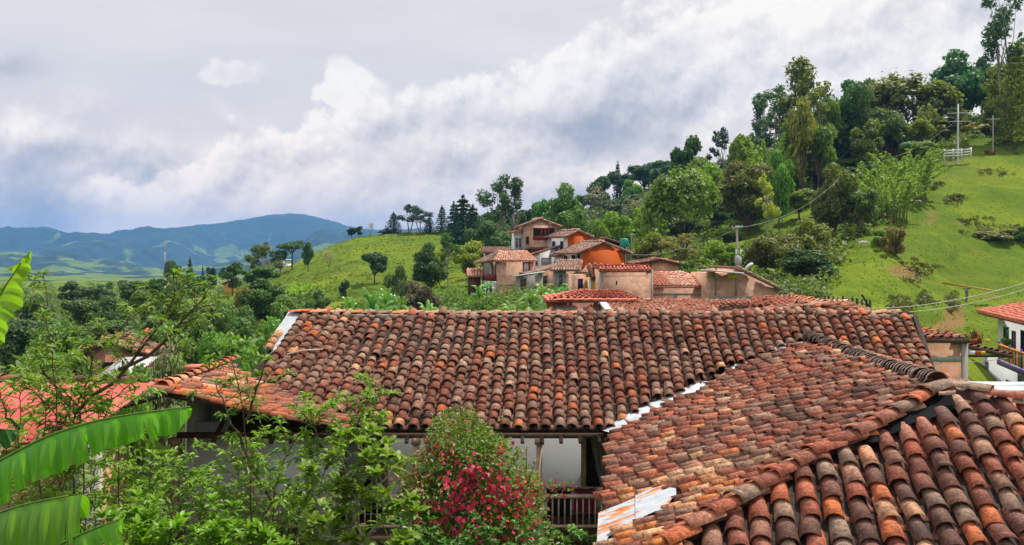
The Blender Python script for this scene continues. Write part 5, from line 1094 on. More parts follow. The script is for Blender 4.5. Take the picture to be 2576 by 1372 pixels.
util_pole(2498, 292, 392, 166, 'slim grey utility pole beside the small dark box, right of the white fence', M_POLE, .12, ((.10, 1.2),), True)
util_pole(1854, 568, 722, 74, 'concrete utility pole with grey transformer in front of the trees', M_POLE, .10, ((.05, .45),), False, .60)
util_pole(1588, 588, 640, 128, 'thin pole rising behind the orange house roof', M_GREY, .07, ((.1, .4),), False)
sl_ = empty('street_lamp', tuple(P(1880, 722, 72)), 'street lamp with slanting white head beside the transformer pole', 'street lamp')
mb = MB(); mb.tube([P(1872, 722, 72), P(1872, 682, 72), P(1876, 676, 72)], .05, 6); mb.build('lamp_post', M_POLE, sl_); mb = MB(); mb.tube([P(1875, 677, 72), P(1884, 669, 72), P(1894, 663, 72)], [.08, .15, .09], 8); mb.build('lamp_head', M_WHITEM, sl_)
wire('power_cable', [P(1854, 574, 74), P(1705, 628, 95), P(1590, 640, 112)], .3, .03, M_WIRE, 'thin dark cable running from the transformer pole to the orange house')
wire('power_cable', [P(2130, 775, 40), P(2620, 700, 30)], .35, .013, M_LWIRE, 'upper of the two pale cables crossing the green slope at the right')
wire('power_cable', [P(2130, 782, 40), P(2620, 716, 30)], .42, .013, M_LWIRE, 'lower of the two pale cables crossing the green slope at the right')
wire('power_cable', [P(2410, 300, 160), P(2130, 428, 120), P(1854, 574, 74)], 1.5, .018, M_WIRE, 'long cable from the hilltop pole down to the transformer pole')
wire('power_cable', [P(2340, 912, 27), P(2476, 908, 52), P(2600, 890, 44)], .05, .015, M_WIRE, 'dark cable crossing the brick building toward the balcony')
ms = empty('radio_mast', tuple(P(415, 742, 420)), 'thin red and white radio mast above the trees at the left', 'mast')
a = P(415, 742, 420); b_ = P(415, 612, 420)
for i in range(6): mb = MB(); q0 = a + (b_ - a) * i / 6; q1 = a + (b_ - a) * (i + 1) / 6; mb.tube([q0, q1], [.25 - .03 * i, .22 - .03 * i], 4); mb.build('mast_section', M_REDP if i % 2 else M_WHITEM, ms)

wf = empty('ranch_fence', tuple(P(2408, 397, 160)), 'white painted three-rail ranch fence around the tall pole on the hilltop', 'fence')
kk_ = 160 / FP; fx_ = [2376, 2399, 2420, 2443]; fy_ = [398, 397, 396, 393]
for X, Y in zip(fx_, fy_): mb = MB(); p = P(X, Y, 159.6); mb.box(p - [.12, 0, .5], (.24, 0, 0), (0, .2, 0), (0, 0, 2.05)); mb.build('post', M_WHITEM, wf)
for z in (.25, .72, 1.18): 
    mb = MB()
    for i in range(3): a = P(fx_[i], fy_[i], 159.5) + [0, 0, z]; b_ = P(fx_[i + 1], fy_[i + 1], 159.5) + [0, 0, z]; mb.box(a, b_ - a, (0, .08, 0), (0, 0, .22))
    mb.build('rail', M_WHITEM, wf)
tb = empty('trough_box', tuple(P(2492, 393, 164)), 'dark box with open front at the foot of the slim grey pole', 'box')
mb = MB(); p = P(2484, 393, 164); mb.box(p, (1.5, 0, 0), (0, 1.0, 0), (0, 0, .95)); mb.build('body', plain('rusty_box', (.14, .05, .03)), tb); mb = MB(); mb.box(p + [-.1, -.1, .95], (1.7, 0, 0), (0, 1.2, 0), (0, 0, .07)); mb.build('lid', M_BEAM, tb)
fn = empty('post_fence', tuple(P(2120, 765, 62)), 'row of charred black fence posts at the foot of the green slope', 'fence')
for i, X in enumerate(np.linspace(2052, 2190, 13)):
    d = 60 + (i % 3) * .6; mb = MB(); zb = gz(X, d) - .4; x = (X - CX) / FP * d; mb.tube([(x, d, zb), (x + random.uniform(-.06, .06), d, (HY - 742 - i * .9 + random.uniform(-3, 3)) / FP * d)], [.09, .07], 6); mb.build('post', M_BLACKWOOD, fn)
mb = MB(); a = P(2182, 788, 60); mb.tube([P(2168, 742, 60), P(2194, 786, 60)], .07, 5); mb.build('brace', M_BLACKWOOD, fn)
for z in (.5, 1.0):
    mb = MB(); mb.tube([P(X, 768 - z * 18, 60.3) for X in np.linspace(2052, 2190, 6)], .012, 4); mb.build('fence_wire', M_WIRE, fn)
hs = empty('tin_shelter', tuple(P(2428, 707, 118)), 'small dark shelter with flat tin top on the slope above the plank carrier', 'shelter')
kq = 118 / FP; mb = MB(); p = P(2420, 707, 118); mb.box(p + [0, 0, -.4], (16 * kq, 0, 0), (0, 1.2, 0), (0, 0, 1.1)); mb.build('body', M_BEAM, hs); mb = MB(); mb.box(p + [-.4, -.3, .72], (24 * kq, 0, -.05), (0, 1.8, 0), (0, 0, .07)); mb.build('roof', M_GREY, hs)

# ---------------------------------------------------------------- person carrying planks
def skin_figure(name, joints, edges, mat, parent=None, sub=2):
    me = bpy.data.meshes.new(name); me.from_pydata([j[0] for j in joints], edges, []); o = bpy.data.objects.new(name, me); col.objects.link(o)
    o.modifiers.new('skin', 'SKIN'); sv_ = me.skin_vertices[0].data
    for i, j in enumerate(joints): r = j[1]; sv_[i].radius = (r, r) if np.isscalar(r) else r
    sv_[0].use_root = True
    m = o.modifiers.new('smooth', 'SUBSURF'); m.levels = sub; m.render_levels = sub
    if mat: me.materials.append(mat)
    if parent: o.parent = parent
    return o
dp = 96.0; pp = P(2432, 763, dp); pp[2] = gz(2432, dp); 
pe = empty('person', tuple(pp), 'person in jeans and grey shirt walking down the slope with planks on the shoulders', 'person')
J = [((0, 0, .95), (.15, .11)), ((0, 0, 1.2), (.15, .11)), ((0, -.02, 1.42), (.17, .11)), ((0, -.05, 1.52), .055), ((0, -.07, 1.60), .085), ((0, -.07, 1.72), .095),
     ((-.10, 0, .90), .09), ((-.12, -.12, .50), .065), ((-.12, -.05, .10), .045), ((-.12, -.20, .03), .04),
     ((.10, 0, .90), .09), ((.12, .10, .50), .065), ((.13, .22, .12), .045), ((.13, .10, .04), .04),
     ((-.21, 0, 1.42), .06), ((-.34, -.12, 1.30), .048), ((-.30, -.10, 1.55), .036), ((-.28, -.10, 1.62), .03),
     ((.21, 0, 1.42), .06), ((.34, -.12, 1.30), .048), ((.30, -.10, 1.55), .036), ((.28, -.10, 1.62), .03)]
E_ = [(0, 1), (1, 2), (2, 3), (3, 4), (4, 5), (0, 6), (6, 7), (7, 8), (8, 9), (0, 10), (10, 11), (11, 12), (12, 13), (2, 14), (14, 15), (15, 16), (16, 17), (2, 18), (18, 19), (19, 20), (20, 21)]
skin_figure('body', J, E_, M_SKIN, pe)
skin_figure('jeans', [((0, 0, .97), (.17, .13)), ((0, 0, .88), (.16, .13)), ((-.10, 0, .84), .105), ((-.12, -.12, .50), .082), ((-.12, -.05, .14), .068), ((.10, 0, .84), .105), ((.12, .10, .50), .082), ((.13, .21, .16), .068)], [(0, 1), (1, 2), (2, 3), (3, 4), (1, 5), (5, 6), (6, 7)], M_DENIM, pe)
skin_figure('shirt', [((0, 0, 1.02), (.175, .13)), ((0, 0, 1.22), (.175, .13)), ((0, -.02, 1.42), (.19, .13)), ((-.21, 0, 1.42), .078), ((-.31, -.09, 1.33), .064), ((.21, 0, 1.42), .078), ((.31, -.09, 1.33), .064), ((0, -.04, 1.49), .08)], [(0, 1), (1, 2), (2, 3), (3, 4), (2, 5), (5, 6), (2, 7)], M_SHIRT, pe)
skin_figure('hair', [((0, -.05, 1.74), .10), ((0, -.02, 1.70), .095)], [(0, 1)], M_HAIR, pe, 1)
pl = empty('timber_planks', tuple(pp + [0, 0, 1.66]), 'long yellow sawn planks carried across the shoulders of the person on the slope', 'planks')
for i, (z, y) in enumerate(((0, 0), (.09, .03), (.18, -.02))):
    mb = MB(); a = P(2366 + i * 3, 713 + i, 92.6 + y); b_ = P(2504 + i * 2, 735 + i, 98.6 + y); a[2] += z - .02; b_[2] += z - .02; mb.box(a, b_ - a, (0, .26, 0), (0, 0, .085)); mb.build('plank', M_PLANK, pl)
# grazing animals on the slope
def cow(X, d, label, ang, s=1.0, mat=M_HIDE):
    x = (X - CX) / FP * d; z = gz(X, d); r = empty('goat', (x, d, z), label, 'goat', None, ang); r.scale = (s, s, s)
    J = [((0, 0, 1.05), (.30, .34)), ((.55, 0, 1.10), (.30, .36)), ((-.55, 0, 1.10), (.28, .32)), ((.95, 0, 1.12), (.16, .20)), ((1.25, 0, .85), (.11, .13)), ((1.45, 0, .45), (.10, .11)), ((1.60, 0, .22), (.07, .07)),
         ((.60, .18, .75), .11), ((.60, .18, .40), .065), ((.60, .18, .03), .06), ((.60, -.18, .75), .11), ((.62, -.18, .40), .065), ((.64, -.18, .03), .06),
         ((-.62, .18, .85), .15), ((-.70, .18, .45), .07), ((-.62, .18, .03), .06), ((-.62, -.18, .85), .15), ((-.74, -.18, .45), .07), ((-.70, -.18, .03), .06), ((-.85, 0, 1.20), .05), ((-.95, 0, .60), .03)]
    E = [(0, 1), (0, 2), (1, 3), (3, 4), (4, 5), (5, 6), (1, 7), (7, 8), (8, 9), (1, 10), (10, 11), (11, 12), (2, 13), (13, 14), (14, 15), (2, 16), (16, 17), (17, 18), (2, 19), (19, 20)]
    skin_figure('body', J, E, mat, r)
    for sy in (-1, 1): skin_figure('ear', [((1.28, .10 * sy, .90), .03), ((1.24, .26 * sy, .88), .04), ((1.22, .32 * sy, .86), .015)], [(0, 1), (1, 2)], mat, r, 1)
    return r
cow(2312, 138, 'small white goat grazing at the edge of the bamboo high on the slope', 2.6, .42)
cow(2170, 106, 'small white goat at the lower left rim of the green slope beside the bushes', -.4, .5)
# ================================================================ vegetation
def leaf_cards(C, Nn, size, rng, aspect=0.62, jn=0.6):
    """flat diamond leaf clumps at C facing roughly Nn"""
    n = len(C); N = Nn + rng.normal(0, jn, (n, 3)); N /= np.linalg.norm(N, axis=1)[:, None]
    a = rng.normal(0, 1, (n, 3)); a -= N * (a * N).sum(1)[:, None]; a /= np.linalg.norm(a, axis=1)[:, None]; b = np.cross(N, a)
    s = (size * rng.uniform(0.6, 1.35, n))[:, None] if np.isscalar(size) else (size * rng.uniform(.7, 1.3, n))[:, None]
    V = np.stack([C - a * s, C - b * s * aspect + a * s * .1, C + a * s, C + b * s * aspect + a * s * .1], 1).reshape(-1, 3)
    return V, np.arange(4 * n).reshape(-1, 4)
def lobes_points(lobes, n, rng, shell=0.55, up=0.25, droop=0.0):
    """points and outward normals in a cloud of ellipsoid lobes, mostly near their surfaces"""
    L = np.array([[*c, *r] for c, r in lobes], float); w_ = (L[:, 3] * L[:, 4] + L[:, 3] * L[:, 5]); w_ /= w_.sum()
    k = rng.choice(len(L), n, p=w_); d = rng.normal(0, 1, (n, 3)); d[:, 2] += up; d /= np.linalg.norm(d, axis=1)[:, None]
    r = (shell + (1 - shell) * rng.random(n) ** 0.6)[:, None] * (1 + 0.10 * rng.normal(0, 1, (n, 1)))
    C = L[k, :3] + d * L[k, 3:6] * r; N = d / L[k, 3:6] * L[k, 3:6].mean(1)[:, None]
    return C, N / np.linalg.norm(N, axis=1)[:, None], k
def crown_mesh(name, lobes, n, size, rng, shell=0.55, up=0.25, aspect=0.62, jn=0.6, extra=None):
    C, N, k = lobes_points(lobes, n, rng, shell, up); V, F = leaf_cards(C, N, size, rng, aspect, jn)
    lt = rng.normal(0, 0.10, len(lobes)); t = np.clip(0.45 + lt[k] + rng.normal(0, 0.2, n), 0, 1); mb = MB(); mb.add(V, F, t)
    if extra: extra(mb)
    return proto_mesh(name, mb, M_LEAF)
def proto_mesh(name, mb, mat, smooth=False):
    o = mb.build(name, mat, None, smooth); me = o.data; bpy.data.objects.remove(o); return me
def limbs(targets, H0, r0, rng, base=(0, 0, 0), trunks=1, bend=0.25, nseg=6):
    mb = MB()
    for tr in range(trunks):
        bx = rng.normal(0, .25 * (trunks > 1), 2); fork = np.array([bx[0] * 2, bx[1] * 2, H0])
        mb.tube([(bx[0] * .5, bx[1] * .5, -1.2), (bx[0], bx[1], H0 * .4), fork], [r0 * 1.25, r0, r0 * .75], nseg, 0.5, False)
        for t in targets[tr::trunks]:
            t = np.array(t, float); m = fork * .45 + t * .55 + rng.normal(0, bend, 3); mb.tube([fork, m, t], [r0 * .6, r0 * .35, r0 * .12], 5, .5)
    return mb
PROTO = {}
def mk_round(key, seed, R=4.0, H=10.0, z0=2.6, n=5200, size=0.30, nl=13, flat=1.0, aspect=.62, trunks=1):
    rng = np.random.default_rng(seed); lobes = []; cz = (z0 + H) / 2; hz = (H - z0) / 2
    for i in range(nl):
        d = rng.normal(0, 1, 3); d /= np.linalg.norm(d); q = rng.uniform(.45, .80) if i else 0
        c = (d[0] * R * q, d[1] * R * q, cz + d[2] * hz * q * flat); r = R * rng.uniform(.26, .46); lobes.append((c, (r, r, r * rng.uniform(.6, .85) * hz / R * 1.1)))
    cm = crown_mesh('crown', lobes, n, size, rng, aspect=aspect)
    tm = proto_mesh('trunk', limbs([l[0] for l in lobes], z0 * .95, .22 * R / 4, rng, trunks=trunks), M_BARK)
    PROTO.setdefault(key, []).append((cm, tm, R, H))
for s_ in range(5): mk_round('round', 100 + s_)
for s_ in range(3): mk_round('dense', 120 + s_, n=8200, size=.24, nl=20, z0=1.0)
for s_ in range(4): mk_round('shrub', 130 + s_, R=2.0, H=3.0, z0=-.3, n=3200, size=.16, nl=11)
for s_ in range(2): mk_round('umbrella', 140 + s_, R=5, H=8, z0=4.2, n=4200, size=.26, nl=12, flat=.5)
def mk_euc(seed, n=2500, H=16, R=3.4, fork=.45, size=.26):
    rng = np.random.default_rng(seed); lobes = []
    for i in range(14):
        z = H * (fork + (1 - fork) * (i + .5) / 14); a = rng.uniform(0, 6.28); q = R * rng.uniform(.2, .85) * (1 - .45 * max(0, (z / H - .6) / .4)); r = R * rng.uniform(.16, .34)
        lobes.append(((math.cos(a) * q, math.sin(a) * q, z), (r, r, r * rng.uniform(.9, 1.6))))
    cm = crown_mesh('crown', lobes, n, size, rng, shell=.35, up=-.3, aspect=.4, jn=1.2); tm = proto_mesh('trunk', limbs([l[0] for l in lobes], H * fork * .9, .13, rng, trunks=2, bend=.5), M_PALEBARK)
    PROTO.setdefault('euc', []).append((cm, tm, R, H))
for s_ in range(3): mk_euc(150 + s_)
def mk_conifer(seed, H=12, R=2.6):
    rng = np.random.default_rng(seed); mb = MB(); n = 3600; z = 1.0 + (H - 1) * rng.random(n) ** 1.25; lev = np.floor(z / .85) * .85; a = rng.uniform(0, 6.28, n); br = np.floor(a / (6.28 / 7)) * (6.28 / 7) + lev * 2.1; 
    rmax = R * 1.25 * (1 - z / H) ** .50 * (0.55 + .6 * vnoise(br * 3, lev * 5, seed)); q = rmax * rng.random(n) ** .55; aa = br + rng.normal(0, .30, n) / (0.4 + q)
    C = np.stack([np.cos(aa) * q, np.sin(aa) * q, lev + .35 - .28 * q + rng.normal(0, .16, n)], 1); V, F = leaf_cards(C, np.tile([0, 0, 1.0], (n, 1)), .26, rng, .5, .8); mb.add(V, F, np.clip(rng.normal(.45, .2, n), 0, 1))
    cm = proto_mesh('crown', mb, M_LEAF); tb_ = MB(); tb_.tube([(0, 0, -1), (0, 0, H * .5), (0, 0, H * .97)], [.2, .13, .03], 6); PROTO.setdefault('conifer', []).append((cm, proto_mesh('trunk', tb_, M_BARK), R, H))
for s_ in range(3): mk_conifer(160 + s_)
def mk_bamboo(seed, H=11, R=4):
    rng = np.random.default_rng(seed); mb = MB(); tb_ = MB()
    for i in range(46):
        a = rng.uniform(0, 6.28); q = R * .45 * rng.random() ** .5; b0 = np.array([math.cos(a) * q, math.sin(a) * q, -.6]); h = H * rng.uniform(.6, 1.0); ln = rng.uniform(.3, 1.0) * R * .8; aa = a + rng.normal(0, .5)
        t = np.linspace(0, 1, 9)[:, None]; pts = b0 + np.hstack([np.cos(aa) * ln * t ** 2.4, np.sin(aa) * ln * t ** 2.4, h * (t - .16 * t ** 3.5)]); tb_.tube(pts, np.linspace(.06, .015, 9), 4)
        m = 105; u = rng.random(m) ** .62; u = .22 + .78 * u; c = np.stack([np.interp(u, t[:, 0], pts[:, j]) for j in range(3)], 1) + rng.normal(0, .26, (m, 3)) * (1.2 - u)[:, None]
        V, F = leaf_cards(c, np.tile([math.cos(aa), math.sin(aa), .6], (m, 1)), .26, rng, .30, .9); mb.add(V, F, np.clip(rng.normal(.5, .2, m), 0, 1))
    PROTO.setdefault('bamboo', []).append((proto_mesh('crown', mb, M_LEAF), proto_mesh('culms', tb_, plain('bamboo_culm_%d' % seed, (.20, .22, .07))), R, H))
for s_ in range(2): mk_bamboo(170 + s_)
def branchy(mb, p, d, L, r, depth, rng, spread=.55, tips=None, up=.15):
    p = np.asarray(p, float); d = d / np.linalg.norm(d); q = p + d * L + rng.normal(0, .05 * L, 3); mb.tube([p, (p + q) / 2 + rng.normal(0, .04 * L, 3), q], [r, r * .8, r * .6], 5 if depth > 2 else 3, .5, False)
    if depth == 0:
        if tips is not None: tips.append(q)
        return
    for i in range(rng.integers(2, 4)):
        dd = d + rng.normal(0, spread, 3); dd[2] += up; branchy(mb, q, dd, L * rng.uniform(.62, .85), r * .6, depth - 1, rng, spread, tips, up)
def mk_branchy(key, seed, H=9, R=4, leaves=0, size=.22, depth=5):
    rng = np.random.default_rng(seed); mb = MB(); tips = []
    mb.tube([(0, 0, -1), (0, 0, H * .16)], [.22, .16], 7, .5, False)
    for i in range(6):
        a = i * 1.05 + rng.normal(0, .2); branchy(mb, (0, 0, H * .14), np.array([math.cos(a) * .55, math.sin(a) * .55, 1.0]), H * .26, .10, depth, rng, .38, tips, .05)
    tips = np.array(tips); s = np.array([R / np.percentile(np.hypot(tips[:, 0], tips[:, 1]), 96)] * 2 + [H / tips[:, 2].max()])
    for i, v in enumerate(mb.V): mb.V[i] = v * s
    tips = tips * s; tm = proto_mesh('trunk', mb, M_PALEBARK if not leaves else M_BARK); lb = MB()
    m = max(leaves, 250); k = rng.integers(0, len(tips), m); C = tips[k] + rng.normal(0, .30, (m, 3)); V, F = leaf_cards(C, (C - [0, 0, H * .4]) / 3, size, rng, .6, .7); lb.add(V, F, np.clip(rng.normal(.5, .2, m), 0, 1))
    PROTO.setdefault(key, []).append((proto_mesh('crown', lb, M_LEAF), tm, R, H))
mk_branchy('fan', 181, leaves=5200, size=.22); mk_branchy('fan', 182, leaves=5000, size=.22); mk_branchy('bare', 183, H=7, R=3, leaves=500, size=.12); mk_branchy('bare', 184, H=7, R=3, leaves=900, size=.12)
def plantain_leaf(mb, base, az, el, L, W, rng, torn=True, seg=12, t=0.5, curve=1.25):
    """arching leaf blade folded along its midrib, torn into strips"""
    d = np.array([math.cos(az), math.sin(az)]); side = np.array([-d[1], d[0], 0]); pts = []; e = el; p = np.array(base, float)
    for i in range(seg + 1): pts.append(p.copy()); p = p + np.array([d[0] * math.cos(e), d[1] * math.cos(e), math.sin(e)]) * L / seg; e -= curve / seg * (1 + i / seg)
    V = []; F = []; T_ = []
    for s in (-1, 1):
        for i in range(seg):
            u0, u1 = i / seg, (i + 1) / seg; w0 = W * max(.02, math.sin(math.pi * min(1, .08 + u0 * .92)) ** .6); w1 = W * max(.02, math.sin(math.pi * min(.999, .08 + u1 * .92)) ** .6) * (.9 if torn else 1)
            dr = rng.uniform(.25, .65); a, b = pts[i], pts[i + 1] if not torn else pts[i] + (pts[i + 1] - pts[i]) * .94
            V += [a, b, b + side * s * w1 - [0, 0, w1 * dr], a + side * s * w0 - [0, 0, w0 * dr]]; n = len(V); F.append([n - 4, n - 3, n - 2, n - 1]); T_.append(t + rng.normal(0, .12))
    mb.add(V, F, np.clip(T_, 0, 1))
def mk_plantain(seed):
    rng = np.random.default_rng(seed); mb = MB(); H = 2.6
    for i in range(9): plantain_leaf(mb, (0, 0, H), i * 2.4 + rng.normal(0, .2), rng.uniform(.75, 1.35), rng.uniform(2.0, 2.8), .34, rng, t=.5)
    tb_ = MB(); tb_.tube([(0, 0, -1), (0, 0, H * .6), (0, 0, H)], [.17, .13, .09], 7); PROTO.setdefault('plantain', []).append((proto_mesh('crown', mb, M_LEAF_GLOSS), proto_mesh('trunk', tb_, plain('plantain_stem_%d' % seed, (.16, .17, .06))), 2.2, 4.6))
for s_ in range(3): mk_plantain(190 + s_)

NPK = {}; LEAF_GAIN = 2.6
def d_at(X, Y, lo=66, hi=300):
    """distance at which the ground first shows on row Y in column X"""
    ds = np.arange(lo, hi, 1.0); y = HY - ground((X - CX) / FP * ds, ds) / ds * FP; k = np.nonzero(y <= Y)[0]
    return float(ds[k[0]]) if len(k) else hi
def plant(kind, X, Yt, d, wpx, color, label, cat='tree', name=None, group=None, zb=None, rot=None):
    """a plant standing on the ground at column X, distance d, its top on row Yt, wpx grid units wide"""
    i = NPK.get(kind, 0); NPK[kind] = i + 1; cm, tm, R, H = PROTO[kind][i % len(PROTO[kind])]
    x = (X - CX) / FP * d; z = (gz(X, d) if zb is None else zb) - .15; h = (HY - Yt) / FP * d - z; w_ = wpx / FP * d
    h = max(h, .8); color = tuple(min(.6, q * LEAF_GAIN) for q in color)
    if kind == 'euc': w_ *= 1.45
    names = {'round': 'broadleaf_tree', 'dense': 'broadleaf_tree', 'shrub': 'shrub', 'umbrella': 'spreading_tree', 'euc': 'eucalyptus_tree', 'conifer': 'conifer_tree', 'bamboo': 'bamboo_clump', 'fan': 'spreading_tree', 'bare': 'bare_tree', 'plantain': 'plantain_plant'}
    o = empty(name or names[kind], (x, d, z), label, cat, group, rot if rot is not None else (X * 1.7 + d * .37) % 6.28); o.scale = (w_ / (2 * R), w_ / (2 * R), h / H)
    c = bpy.data.objects.new('crown' if kind != 'plantain' else 'leaves', cm); col.objects.link(c); c.parent = o; c.color = (*color, 1)
    t = bpy.data.objects.new('trunk' if kind != 'bamboo' else 'culms', tm); col.objects.link(t); t.parent = o
    return o
DK = (.022, .045, .022); BD = (.018, .040, .028); MG = (.048, .095, .020); OL = (.085, .105, .022); LG = (.082, .125, .022); YG = (.12, .165, .022); BR = (.100, .080, .035); GR = (.17, .15, .12); GB = (.030, .060, .030); DG_ = (.030, .062, .016); BG = (.060, .130, .020)
